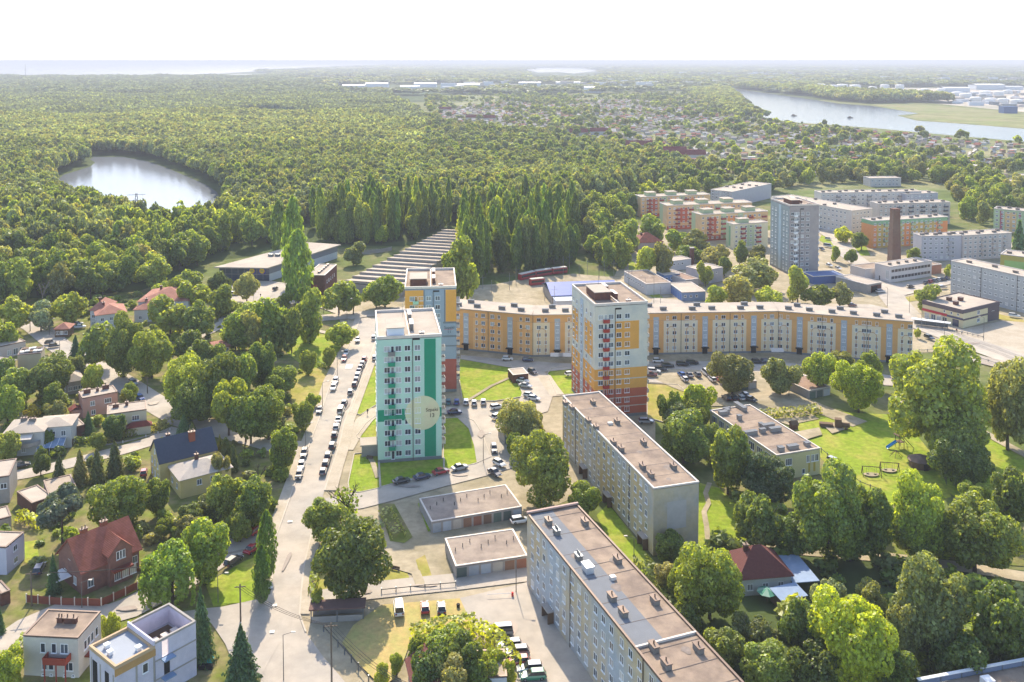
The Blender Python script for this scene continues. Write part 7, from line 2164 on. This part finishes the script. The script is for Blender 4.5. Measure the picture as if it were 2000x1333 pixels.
C("in the car park beyond the orange tower", ("white", 1277, 730, "estate", (40, 4)), ("maroon", 1271, 737, 0, (40, 2)), ("dark", 1290, 726, 0, (40, 2)), ("blue", 1331, 737), ("grey", 1346, 738), ("grey", 1362, 737), ("white", 1379, 734, "van"), ("white", 1394, 736), ("white", 1391, 746), ("red", 1406, 747, "estate"), ("white", 1337, 746), ("dark", 1419, 783), ("dark", 1433, 783), ("silver", 1455, 777), ("white", 1446, 782), ("dark", 1467, 786, 0, (30, 8)), ("silver", 1262, 829, "estate", (40, 0)), d=(-12, -10))
C("on the yellowish paved lot", ("white", 779, 1198, "van"), ("red", 830, 1196), ("grey", 862, 1196), d=(-2, -20))
C("beside the bright hedge at the bottom", ("grey", 976, 1245, "van"), ("silver", 995, 1270), ("grey", 1009, 1283, "estate"), ("red", 1014, 1302), ("white", 1035, 1315, "estate"), ("green", 1041, 1330), d=(-30, 2))
C("on the side street by the poplar hedge", ("red", 500, 1044, "estate"), ("red", 493, 1080), ("dark", 456, 1104), d=(30, -22))
C("on the lanes of the left gardens", ("navy", 77, 1119, "estate", (12, -22)), ("silver", 260, 753, "estate", (24, 14)), ("blue", 274, 783, 0, (24, 14)), ("dark", 353, 803, 0, (30, 12)), ("dark", 40, 915, 0, (40, -8)), ("red", 281, 930, 0, (4, -20)))
C("around the wooden hut on the upper left", ("blue", 139, 641), ("silver", 151, 637), ("white", 156, 643), ("dark", 98, 674), ("dark", 106, 680), d=(30, -3))
C("in the supermarket car park", ("dark", 454, 557, 0, (10, -6)), ("white", 458, 578, 0, (30, 3)), ("silver", 493, 568), ("white", 499, 561), ("dark", 538, 568), ("grey", 447, 566), ("silver", 470, 552), d=(14, -8))
C("before the white office building", ("dark", 1808, 556), ("red", 1817, 554), ("grey", 1826, 552), ("white", 1834, 550), ("dark", 1842, 549), ("navy", 1850, 547), ("silver", 1841, 565, 0, (30, -3)), ("white", 1720, 573, 0, (30, -3)), ("dark", 1778, 564, 0, (30, -3)), d=(8, -5))
C("along the avenue and its branch", ("dark", 1815, 664, "estate", (30, 12)), ("white", 1981, 621, 0, (30, 3)), ("maroon", 1664, 600, 0, (30, 0)), ("silver", 1618, 470, 0, (20, 3)), ("silver", 1617, 484, "van", (20, 3)), ("white", 1637, 528, 0, (20, 6)), ("white", 1620, 522, 0, (20, 6)), ("white", 1600, 448, 0, (10, 4)), ("dark", 1605, 490, 0, (10, 4)))
C("beside the kindergarten", ("silver", 1631, 909, "estate", (20, 8)))
zones = {}
for c in CARLIST:
    zones.setdefault((c["zone"], c["col"], c["kind"] == "van"), []).append(c)
for (zone, col, isvan), lst in zones.items():
    lst.sort(key=lambda q: q["px"][0])
    for i, q in enumerate(lst):
        a = G(*q["px"])
        b = G(q["px"][0] + q["d"][0], q["px"][1] + q["d"][1])
        rz = math.atan2(b.y - a.y, b.x - a.x)
        cn = {"navy": "dark blue", "dark": "dark grey", "maroon": "dark red"}.get(col, col)
        wd = f"{cn} {'van' if isvan else 'car'}"
        t = thing("parked_van" if isvan else "parked_car", Vector((a.x, a.y, _z[0] + 0.03)), rz, f"the only {wd} {zone}" if len(lst) == 1 else f"{ordinal(i)} {wd} from the left {zone}", "van" if isvan else "car", "cars " + zone)
        body, roof, gl, allg, whl, hl, tl = car_meshes(q["kind"], col)
        Ln, Wc, belt, top, hood = CARS[q["kind"]][:5]
        bo = put("body", body, t)
        put("car_roof", roof, t)
        if a.length < 330:
            for n, g in gl.items():
                put("windscreen" if n == "windscreen" else ("rear_window" if n == "rear_window" else "side_window"), g, t)
            for x in (-Ln * 0.31, Ln * 0.31):
                for y in (-Wc / 2 + 0.09, Wc / 2 - 0.09):
                    put("wheel", whl, t, (x, y, 0.31))
            for y in (-Wc * 0.33, Wc * 0.33):
                put("headlight", hl, bo, (Ln / 2 - 0.03, y, hood - 0.32))
                put("tail_light", tl, bo, (-Ln / 2 + 0.02, y, belt - 0.25))
        else:
            put("car_windows", allg, t)
print("CARS", len(CARLIST))

# ------------------------------------------------------------------ lamps, poles, wires
lampm = mat("lamp_pole_grey", "#6d6a66", vary=0.08, rough=0.5, metal=0.4)
lights = [(554, 1331, 1237, 1, "at the bottom of the main street"), (659, 741, 688, 1, "on the left pavement, uppermost"), (630, 797, 747, 1, "on the left pavement, middle one"), (597, 879, 828, 1, "on the left pavement, lowest"), (690, 1167, 1107, 1, "behind the brown roofed shelter"), (1008, 1160, 1088, 1, "at the concrete lot beside the nearest block"), (944, 906, 849, 1, "by the road right of the mint tower"),
          (160, 1189, 1136, 1, "before the red brick house"), (426, 1178, 1122, 1, "under the light green tree by the lawn"), (1238, 1102, 1050, -1, "behind the second ochre block"), (117, 700, 666, 1, "on the upper left street below the hut"), (97, 655, 624, 1, "on the upper left street above the hut"), (678, 640, 585, 1, "at the head of the main street"), (1541, 775, 742, 1, "beside the garages in the car park"), (363, 808, 768, 1, "on the shaded street"),
          (1733, 600, 562, -1, "on the avenue branch"), (1776, 613, 580, -1, "at the avenue junction"), (1844, 674, 618, -1, "on the avenue before the corner shop, left one"), (1921, 667, 620, -1, "on the avenue before the corner shop, right one"), (1277, 598, 542, -1, "on the tram street right of the orange tower"), (1260, 572, 540, -1, "on the tram street behind the orange tower"), (632, 612, 572, 1, "beside the brick building"), (496, 612, 572, 1, "in the supermarket car park"), (433, 615, 570, 1, "at the edge of the supermarket car park")]
for px, b, tp, sgn, where in lights:
    p = G(px, b)
    k = mpp(p)
    h_ = max(5.0, (b - tp) * k)
    t = thing("street_lamp", Vector((p.x, p.y, 0)), 0, f"slim street lamp {where}", "street lamp", "street lamps")
    MB().tube((0, 0, 0), (0, 0, h_), 0.10, 0.06, 6).build("pole", lampm, t)
    MB().tube((0, 0, h_ - 0.05), (1.6 * sgn, 0, h_ + 0.45), 0.045, 0.04, 5).build("arm", lampm, t)
    MB().box(min(1.4 * sgn, 2.1 * sgn), max(1.4 * sgn, 2.1 * sgn), -0.14, 0.14, h_ + 0.4, h_ + 0.55).build("lamp_head", M_cap, t)
i = 0
for px, b, tp in sorted(((925, 575, 535), (943, 566, 537), (960, 574, 548), (995, 568, 533), (1008, 560, 520), (1064, 590, 552), (1083, 600, 558), (1100, 536, 500), (1112, 535, 495), (1131, 540, 515), (1147, 537, 505), (1170, 545, 517), (1180, 540, 505), (1199, 545, 508), (1225, 550, 515), (1234, 556, 520), (1228, 565, 530), (1290, 596, 560), (1800, 640, 606))):
    p = G(px, b)
    h_ = (b - tp) * mpp(p)
    t = thing("tram_wire_mast", Vector((p.x, p.y, 0)), 0, f"thin tram wire mast, {ordinal(i)} from the left around the tram loop and avenue", "mast", "tram wire masts")
    MB().tube((0, 0, 0), (0, 0, h_), 0.12, 0.08, 6).build("pole", M_steel, t)
    MB().tube((-1.6, 0, h_ * 0.82), (1.6, 0, h_ * 0.82), 0.04).build("bracket", M_steel, t)
    i += 1
woodp = mat("pole_wood", "#6e6154", vary=0.15)
UP = []
for px, b, tp, lab in ((648, 1352, 1213, "wooden utility pole with wires at the bottom of the main street"), (470, 1216, 1139, "wooden utility pole on the oval grass island"), (62, 1184, 1114, "pale utility pole at the fence corner of the brick house"), (59, 648, 622, "pale utility pole on the upper left street"), (288, 770, 735, "wooden utility pole on the shaded street")):
    p = G(px, b)
    h_ = (b - tp) * mpp(p)
    t = thing("utility_pole", Vector((p.x, p.y, 0)), R(10), lab, "utility pole", "utility poles")
    MB().tube((0, 0, 0), (0, 0, h_), 0.17, 0.12, 7).build("pole", woodp, t)
    MB().box(-1.0, 1.0, -0.06, 0.06, h_ - 0.6, h_ - 0.45).build("cross_arm", woodp, t)
    UP.append(Vector((p.x, p.y, h_ - 0.4)))
def wires(a, b, lab, n=3, r=0.03):
    t = thing("overhead_wires", Vector((a.x, a.y, 0)), 0, lab, "wires", "overhead wires")
    for j in range(n):
        mb = MB()
        pr_ = None
        for s_ in range(9):
            u = s_ / 8
            q = a.lerp(b, u) - Vector((a.x, a.y, 0)) + Vector(((j - n / 2 + 0.5) * 0.7, 0, -1.2 * 4 * u * (1 - u)))
            if pr_ is not None:
                mb.tube(pr_, q, r, r, 4, 0, False)
            pr_ = q
        mb.build("wire", M_ventdark, t)
wires(UP[0], UP[1], "slack overhead wires across the main street at the bottom")
wires(UP[0], G(800, 1340, 8), "overhead wires running off over the paved lot")
wires(UP[2], UP[2] + Vector((40, 9, 0)), "overhead wires before the brick house")
wires(UP[3], UP[4], "overhead wires along the shaded street")
# ------------------------------------------------------------------ fences
def fence(px, h, label, panel_m, post_m, step=2.4, boards=True, gap=0.0):
    pts = [G(a, b) for a, b in px]
    o = pts[0]
    t = thing("fence", Vector((o.x, o.y, 0)), 0, label, "fence", "fences")
    pm = MB().box(-0.09, 0.09, -0.09, 0.09, 0, h + 0.25).mesh("post", [post_m])
    for a, b in zip(pts, pts[1:]):
        d = b - a
        n = max(1, round(d.length / step))
        rz = math.atan2(d.y, d.x)
        w = d.length / n
        bm = MB().box(0.09, w - 0.09, -0.03, 0.03, 0.1 + gap, h).mesh("panel", [panel_m])
        for k in range(n):
            q = a + d * (k / n) - o
            put("post", pm, t, (q.x, q.y, 0), rz)
            put("panel", bm, t, (q.x, q.y, 0), rz)
        q = b - o
        put("post", pm, t, (q.x, q.y, 0), rz)
brf = mat("red_brown_fence", "#7a4334", vary=0.12)
fence([(52, 1178), (120, 1184), (198, 1186), (245, 1164), (292, 1140)], 1.6, "red brown panel fence with pale posts before the brick house", brf, M_cap, 2.6)
fence([(200, 872), (240, 866), (285, 855), (332, 842)], 0.5, "low fence with white posts below the clipped hedge", M_concwall, M_frame, 4.5)
fence([(118, 858), (142, 872)], 1.8, "brown wooden fence beside the white hipped house", brf, M_wood, 2.4)
fence([(632, 1235), (660, 1265), (700, 1310), (720, 1335)], 1.2, "thin mesh fence along the edge of the paved lot", mat("mesh_fence", "#5d5a52", vary=0.1), M_steel, 3.0, gap=0.85)
fence([(745, 1160), (830, 1151), (890, 1146)], 0.9, "low dark railing along the access road", mat("mesh_fence", "#5d5a52"), M_steel, 3.0, gap=0.65)
fence([(1604, 885), (1640, 915), (1680, 950), (1720, 965)], 1.2, "thin fence around the kindergarten lawn", mat("mesh_fence", "#5d5a52"), M_steel, 3.0, gap=0.95)
fence([(690, 500), (745, 494), (765, 490)], 2.2, "grey wall panel fence behind the saw-tooth hall", M_concwall, M_concwall, 5.0)
fence([(1840, 645), (1890, 655), (1920, 662)], 0.9, "railing on the tram stop before the corner shop", M_steel, M_steel, 2.0, gap=0.6)
fence([(1795, 688), (1860, 686), (1930, 708), (1990, 730)], 0.8, "railing above the retaining strip beside the avenue", M_steel, M_steel, 3.0, gap=0.55)
# tram stop shelter before the shop
p = G(1818, 640)
t = thing("tram_shelter", Vector((p.x, p.y, 0)), R(-28), "long white roofed tram shelter before the corner shop", "shelter")
MB().box(-7, 7, -1.2, 1.2, 2.6, 2.8).build("roof", M_frame, t)
for x in (-6, -2, 2, 6):
    MB().box(x - 0.06, x + 0.06, 0.7, 0.82, 0, 2.6).build("post", M_steel, t)
MB().box(-6, 6, 0.9, 0.94, 0.4, 2.2).build("back_glass", M_glassC, t)
# ------------------------------------------------------------------ trams at the loop
tramr = mat("tram_red", "#9c3a3c", vary=0.08); tramc = mat("tram_cream", "#cfc6b8", vary=0.05)
def tram(px, lab):
    pts = [G(a, b) for a, b in px]
    o = pts[0]
    t = thing("tram", Vector((o.x, o.y, 0)), 0, lab, "tram", "trams at the loop")
    for a, b in zip(pts, pts[1:]):
        d = b - a
        L_ = d.length - 0.6
        rz = math.atan2(d.y, d.x)
        q = a - o
        c = MB().box(0, L_, -1.2, 1.2, 0.35, 3.0).build("carriage", tramr, t, (q.x, q.y, 0.1), rz)
        MB().box(0.2, L_ - 0.2, -1.05, 1.05, 3.0, 3.3).build("carriage_roof", tramc, c)
        MB().box(0.3, L_ - 0.3, -1.23, -1.2, 1.5, 2.5).build("window_band", M_carglass, c)
tram([(1015, 549), (1045, 542), (1078, 537), (1108, 533.5)], "long red tram curving along the wood at the loop")
tram([(1035, 559), (1064, 556)], "short red tram on the inner track beside the depot")
# ------------------------------------------------------------------ playground
pg = G(1757, 875)
t = thing("slide_tower", Vector((pg.x, pg.y, 0)), R(15), "wooden play tower with blue slide on the kindergarten lawn", "slide")
for x in (-0.8, 0.8):
    for y in (-0.8, 0.8):
        MB().tube((x, y, 0), (x * 0.9, y * 0.9, 3.6), 0.08).build("leg", M_wood, t)
MB().box(-0.9, 0.9, -0.9, 0.9, 1.7, 1.85).build("platform", M_wood, t)
MB().hip(-1.0, 1.0, -1.0, 1.0, 3.5, 4.5, 0.2).build("roof", M_wood, t)
MB().add([(-0.9, -0.4, 1.8), (-0.9, 0.4, 1.8), (-4.0, 0.4, 0.3), (-4.0, -0.4, 0.3), (-0.9, -0.5, 2.2), (-4.0, -0.5, 0.7), (-0.9, 0.5, 2.2), (-4.0, 0.5, 0.7)], [(0, 1, 2, 3), (0, 3, 5, 4), (1, 6, 7, 2)]).build("slide", mat("slide_blue", "#2f8fc4", vary=0.05, rough=0.4), t)
MB().tube((0.8, -0.8, 3.0), (3.4, -1.6, 0), 0.08).tube((0.8, 0.8, 3.0), (3.4, 1.2, 0), 0.08).tube((0.8, 0, 3.0), (3.6, 0, 2.6), 0.07).build("climbing_frame", M_wood, t)
for i, (px, py) in enumerate(((1702, 930), (1737, 922))):
    p = G(px, py)
    t = thing("swing_set", Vector((p.x, p.y, 0)), R(-10), ["left of the two dark swing frames on the kindergarten lawn", "right of the two dark swing frames on the kindergarten lawn"][i], "swing", "swings")
    for x in (-2.2, 2.2):
        for y in (-1.2, 1.2):
            MB().tube((x, y, 0), (x, 0, 2.4), 0.09).build("leg", M_wood, t)
    MB().tube((-2.4, 0, 2.4), (2.4, 0, 2.4), 0.1).build("top_bar", M_wood, t)
    for x in (-0.9, 0.9):
        s_ = MB().box(x - 0.3, x + 0.3, -0.15, 0.15, 0.5, 0.56).build("seat", M_dark, t)
        MB().tube((x - 0.25, 0, 0.55), (x - 0.25, 0, 2.4), 0.03).tube((x + 0.25, 0, 0.55), (x + 0.25, 0, 2.4), 0.03).build("chain", M_steel, s_)
    sheet("worn_sand", None, M_sand, world=[Vector((p.x + 2.0 * math.cos(a_) * (1 + 0.15 * math.sin(3 * a_)), p.y + 1.1 * math.sin(a_), 0)) for a_ in [2 * math.pi * q / 14 for q in range(14)]])
p = G(1797, 912)
t = thing("play_hut", Vector((p.x, p.y, 0)), R(10), "brown round play hut under the trees at the lawn's edge", "hut")
MB().tube((0, 0, 0), (0, 0, 2.0), 2.6, 2.6, 10).build("wall", M_wood, t); MB().tube((0, 0, 2.0), (0, 0, 3.2), 3.2, 0.6, 10).build("roof", mat("hut_felt", "#7d6a5f", vary=0.1), t)
MB().box(-0.6, 0.6, -2.75, -2.5, 0.05, 1.7).build("doorway", M_dark, t)
p = G(1629, 836)
t = thing("play_train", Vector((p.x, p.y, 0)), R(-15), "dark wooden play train beside the sand pit", "play train")
MB().box(-4, -0.3, -0.8, 0.8, 0.4, 1.2).build("wagon", M_wood, t); MB().box(0.2, 2.0, -0.9, 0.9, 0.4, 2.8).build("cab", M_wood, t); MB().tube((2.0, 0, 1.1), (4.2, 0, 1.1), 0.7, 0.7, 10).build("boiler", M_wood, t)
for x in (-3.2, -1.2, 1.0, 3.2):
    for y in (-0.95, 0.95):
        MB().tube((x, y - 0.08, 0.45), (x, y + 0.08, 0.45), 0.45, 0.45, 10).build("wheel", M_wood, t)
sheet("sand_pit", [(1545, 848), (1600, 838), (1606, 852), (1560, 866)], M_sand)
sheet("sand_patch", [(1606, 832), (1640, 826), (1650, 842), (1625, 850)], M_sand)
p = G(1550, 838)
t = thing("play_house", Vector((p.x, p.y, 0)), R(10), "small brown play house at the corner of the sand pit", "play house")
MB().box(-0.9, 0.9, -0.9, 0.9, 0, 1.5).build("wall", M_brick, t); MB().gable(-0.9, 0.9, -0.9, 0.9, 1.5, 2.3, 'x', 0.2).build("roof", M_wood, t)
p = G(1750, 892)
t = thing("climbing_dome", Vector((p.x, p.y, 0)), 0, "small climbing frame between the slide tower and the swings", "climbing frame")
for a_ in range(6):
    t_ = 2 * math.pi * a_ / 6
    MB().tube((1.8 * math.cos(t_), 1.8 * math.sin(t_), 0), (0, 0, 1.7), 0.06).build("bar", M_wood, t)
# parasol at the cottage, tarpaulin by the unfinished house, benches, bins
p = G(1498, 1176)
t = thing("parasol", Vector((p.x, p.y, 0)), 0, "green and cream garden parasol before the cottage", "parasol")
MB().tube((0, 0, 0), (0, 0, 2.6), 0.04).build("pole", M_wood, t)
n = 8
vs = [(2.0 * math.cos(2 * math.pi * i / n), 2.0 * math.sin(2 * math.pi * i / n), 2.1) for i in range(n)] + [(0, 0, 2.8)]
cn_ = MB()
for i in range(n):
    cn_.add([vs[i], vs[(i + 1) % n], vs[n]], [(0, 1, 2)], i % 2)
cn_.build("canopy", [mat("parasol_green", "#4f8a72", vary=0.05), mat("parasol_pale_green", "#8fae98", vary=0.05)], t)
p = G(403, 1296)
t = thing("tarpaulin_heap", Vector((p.x, p.y, 0)), 0, "heap under a bright teal tarpaulin beside the unfinished house", "tarpaulin")
V = []
for i in range(8):
    for j in range(8):
        x, y = (i - 3.5) * 0.35, (j - 3.5) * 0.35
        V.append((x, y, max(0.0, 1.2 - 0.35 * (x * x + y * y)) + 0.12 * math.sin(5 * x + 3 * y)))
MB().add(V, [(i * 8 + j, i * 8 + j + 8, i * 8 + j + 9, i * 8 + j + 1) for i in range(7) for j in range(7)]).build("sheet", mat("teal_tarp", "#2f9a8c", vary=0.08, rough=0.5), t)
MB().box(-0.8, 1.6, -1.9, -1.3, 0, 0.9).build("stacked_boards", M_dark, t)
for px, py, lab in ((772, 1116, "park bench on the dry grass beside the curved footpath"), (722, 898, "bench on the lawn before the mint tower")):
    p = G(px, py)
    t = thing("bench", Vector((p.x, p.y, 0)), R(-20), lab, "bench", "benches")
    MB().box(-0.9, 0.9, -0.25, 0.25, 0.42, 0.48).build("seat", M_wood, t); MB().box(-0.9, 0.9, 0.25, 0.31, 0.5, 0.95).build("backrest", M_wood, t)
    for x in (-0.75, 0.75):
        MB().box(x - 0.05, x + 0.05, -0.22, 0.28, 0, 0.42).build("leg", M_concwall, t)
p = G(895, 1190)
t = thing("litter_bin", Vector((p.x, p.y, 0)), 0, "small dark litter bin at the corner of the paved lot", "bin")
MB().tube((0, 0, 0.25), (0, 0, 1.0), 0.3, 0.36, 10).build("bucket", M_dark, t); MB().tube((0, 0, 0), (0, 0, 0.25), 0.08).build("stand", M_steel, t)
# barrier by the concrete lot
p = G(1001, 1168)
t = thing("barrier", Vector((p.x, p.y, 0)), R(5), "red and white gate barrier at the concrete lot", "barrier")
MB().box(-0.2, 0.2, -0.2, 0.2, 0, 1.1).build("post", redm, t); MB().tube((0, 0, 0.95), (-5.0, 0, 0.95), 0.05).build("boom", M_frame, t)
# power pylon behind the wood, wind turbine, far mast, boats
p = G(268, 462)
t = thing("power_pylon", Vector((p.x, p.y, 0)), R(15), "dark lattice power pylon before the lake", "pylon")
hp = 26
lat = MB()
for sx, sy in ((-1, -1), (1, -1), (1, 1), (-1, 1)):
    lat.tube((sx * 2, sy * 2, 0), (sx * 0.4, sy * 0.4, hp), 0.13, 0.1, 4)
for k in range(9):
    z0, z1 = hp * k / 9, hp * (k + 1) / 9
    r0, r1 = 2 - 1.6 * k / 9, 2 - 1.6 * (k + 1) / 9
    lat.tube((-r0, -r0, z0), (r1, -r1, z1), 0.08, 0.08, 4).tube((r0, -r0, z0), (-r1, -r1, z1), 0.08, 0.08, 4).tube((-r0, r0, z0), (r1, r1, z1), 0.08, 0.08, 4)
lat.build("lattice_tower", M_dark, t)
for z in (18, 21.5, 25):
    MB().tube((-5, 0, z), (5, 0, z), 0.12).build("cross_arm", M_dark, t)
p = G(1735, 130)
t = thing("wind_turbine", Vector((p.x, p.y, 0)), 0, "white wind turbine on the horizon at the right", "wind turbine")
k = mpp(p)
MB().tube((0, 0, 0), (0, 0, 10 * k), 3.5, 2.0, 8).build("tower", tankw, t)
MB().box(-3, 3, -4, 6, 10 * k - 2, 10 * k + 3).build("nacelle", tankw, t)
for a_ in (90, 210, 330):
    MB().tube((0, -5, 10 * k), (7 * k * math.cos(R(a_)), -5, 10 * k + 7 * k * math.sin(R(a_))), 2.2, 0.5, 5).build("blade", tankw, t)
p = G(50, 158)
t = thing("coast_mast", Vector((p.x, p.y, 0)), 0, "thin mast on the coast at the far left", "mast")
MB().tube((0, 0, 0), (0, 0, 85), 2.0, 0.8, 5).build("shaft", M_steel, t); MB().box(-3, 3, -3, 3, 0, 8).build("foot", M_concwall, t)
for i, (px, py) in enumerate(((1551, 227), (1661, 231), (1880, 263))):
    p = G(px, py)
    t = thing("boat", Vector((p.x, p.y, _z[0])), R(10), f"small dark boat on the river, {ordinal(i)} from the left", "boat", "boats on the river")
    MB().add([(-6, -1.6, 1), (4, -1.6, 1), (7, 0, 1.2), (4, 1.6, 1), (-6, 1.6, 1), (-5.5, -1, -0.2), (4, -0.8, -0.2), (4, 0.8, -0.2), (-5.5, 1, -0.2)], [(0, 1, 2, 3, 4), (0, 5, 6, 1), (1, 6, 2), (2, 7, 3), (2, 6, 7), (3, 7, 8, 4), (0, 4, 8, 5)]).build("hull", M_dark, t)
    MB().box(-3.5, 0.5, -1.1, 1.1, 1.0, 2.8).build("cabin", M_wood, t)
# ------------------------------------------------------------------ people, small in the picture
def person(px, py, top, legs, lab, rz=0.0, h_=1.72):
    p = G(px, py)
    me = bpy.data.meshes.new("person")
    J = [(0, 0, 0.95), (0, 0, 1.2), (0, 0, 1.42), (0, 0, 1.52), (0, 0.02, 1.66), (-0.1, 0, 0.9), (-0.11, -0.12, 0.5), (-0.11, -0.05, 0.06), (-0.11, -0.2, 0.03), (0.1, 0, 0.9), (0.11, 0.14, 0.5), (0.11, 0.28, 0.08), (0.11, 0.14, 0.03), (-0.19, 0, 1.4), (-0.25, 0.1, 1.12), (-0.24, 0.0, 0.85), (0.19, 0, 1.4), (0.25, -0.08, 1.12), (0.24, -0.2, 0.9)]
    Ed = [(0, 1), (1, 2), (2, 3), (3, 4), (0, 5), (5, 6), (6, 7), (7, 8), (0, 9), (9, 10), (10, 11), (11, 12), (2, 13), (13, 14), (14, 15), (2, 16), (16, 17), (17, 18)]
    rad = [0.16, 0.15, 0.15, 0.06, 0.11, 0.1, 0.075, 0.05, 0.045, 0.1, 0.075, 0.05, 0.045, 0.075, 0.055, 0.045, 0.075, 0.055, 0.045]
    me.from_pydata(J, Ed, [])
    o = put("person", me, None, Vector((p.x, p.y, _z[0] + 0.02)), rz)
    md = o.modifiers.new("skin", 'SKIN')
    for v, r_ in zip(me.skin_vertices[0].data if me.skin_vertices else [], rad):
        v.radius = (r_, r_)
    if not me.skin_vertices:
        bm_ = __import__("bmesh").new(); bm_.from_mesh(me)
        ly = bm_.verts.layers.skin.verify()
        for v, r_ in zip(bm_.verts, rad):
            v[ly].radius = (r_, r_)
        bm_.verts.ensure_lookup_table(); bm_.verts[0][ly].use_root = True
        bm_.to_mesh(me); bm_.free()
    o.modifiers.new("smooth", 'SUBSURF').levels = 1
    # clothing by height on the body
    m = bpy.data.materials.new("clothed_person"); m.use_nodes = True
    N, L = m.node_tree.nodes, m.node_tree.links
    tc = N.new("ShaderNodeTexCoord"); sx = N.new("ShaderNodeSeparateXYZ"); cr = N.new("ShaderNodeValToRGB")
    dv_ = N.new("ShaderNodeMath"); dv_.operation = 'DIVIDE'; dv_.inputs[1].default_value = 1.8
    L.new(tc.outputs["Object"], sx.inputs[0]); L.new(sx.outputs[2], dv_.inputs[0]); L.new(dv_.outputs[0], cr.inputs[0])
    cr.color_ramp.interpolation = 'CONSTANT'
    e = cr.color_ramp.elements
    e[0].position = 0.0; e[0].color = lin(legs)
    e[1].position = 0.53; e[1].color = lin(top)
    q = e.new(0.81); q.color = lin("#b98d72")
    q = e.new(0.93); q.color = lin("#2d221b")
    L.new(cr.outputs[0], N["Principled BSDF"].inputs["Base Color"]); N["Principled BSDF"].inputs["Roughness"].default_value = 0.8
    me.materials.append(m)
    tag(o, lab, "person", "people")
person(718, 812, "#2c2f3a", "#2b2b30", "person in dark clothes walking on the path to the mint tower", 0.6)
person(509, 583, "#23242a", "#2a2c33", "person in dark clothes crossing the supermarket car park", 1.0)
person(492, 608, "#3a2f33", "#24262c", "person in dark clothes on the street below the supermarket", 2.0)
person(1868, 652, "#7a3a3a", "#2b2b30", "person in a dull red top at the tram stop", 0.3)
person(1878, 656, "#d0cdc6", "#3a4054", "person in a pale top at the tram stop", 0.3)
# ------------------------------------------------------------------ the air
hz = bpy.data.materials.new("haze_air")
hz.use_nodes = True
hn = hz.node_tree.nodes
hn.remove(hn["Principled BSDF"])
pv = hn.new("ShaderNodeVolumePrincipled")
pv.inputs["Color"].default_value = (0.70, 0.72, 0.78, 1)
pv.inputs["Density"].default_value = HAZE
pv.inputs["Anisotropy"].default_value = 0.0
hz.node_tree.links.new(pv.outputs[0], hn["Material Output"].inputs["Volume"])
MB().box(-96000, 96000, -420, 96000, -1.5, 112).build("haze", hz, kind="stuff")
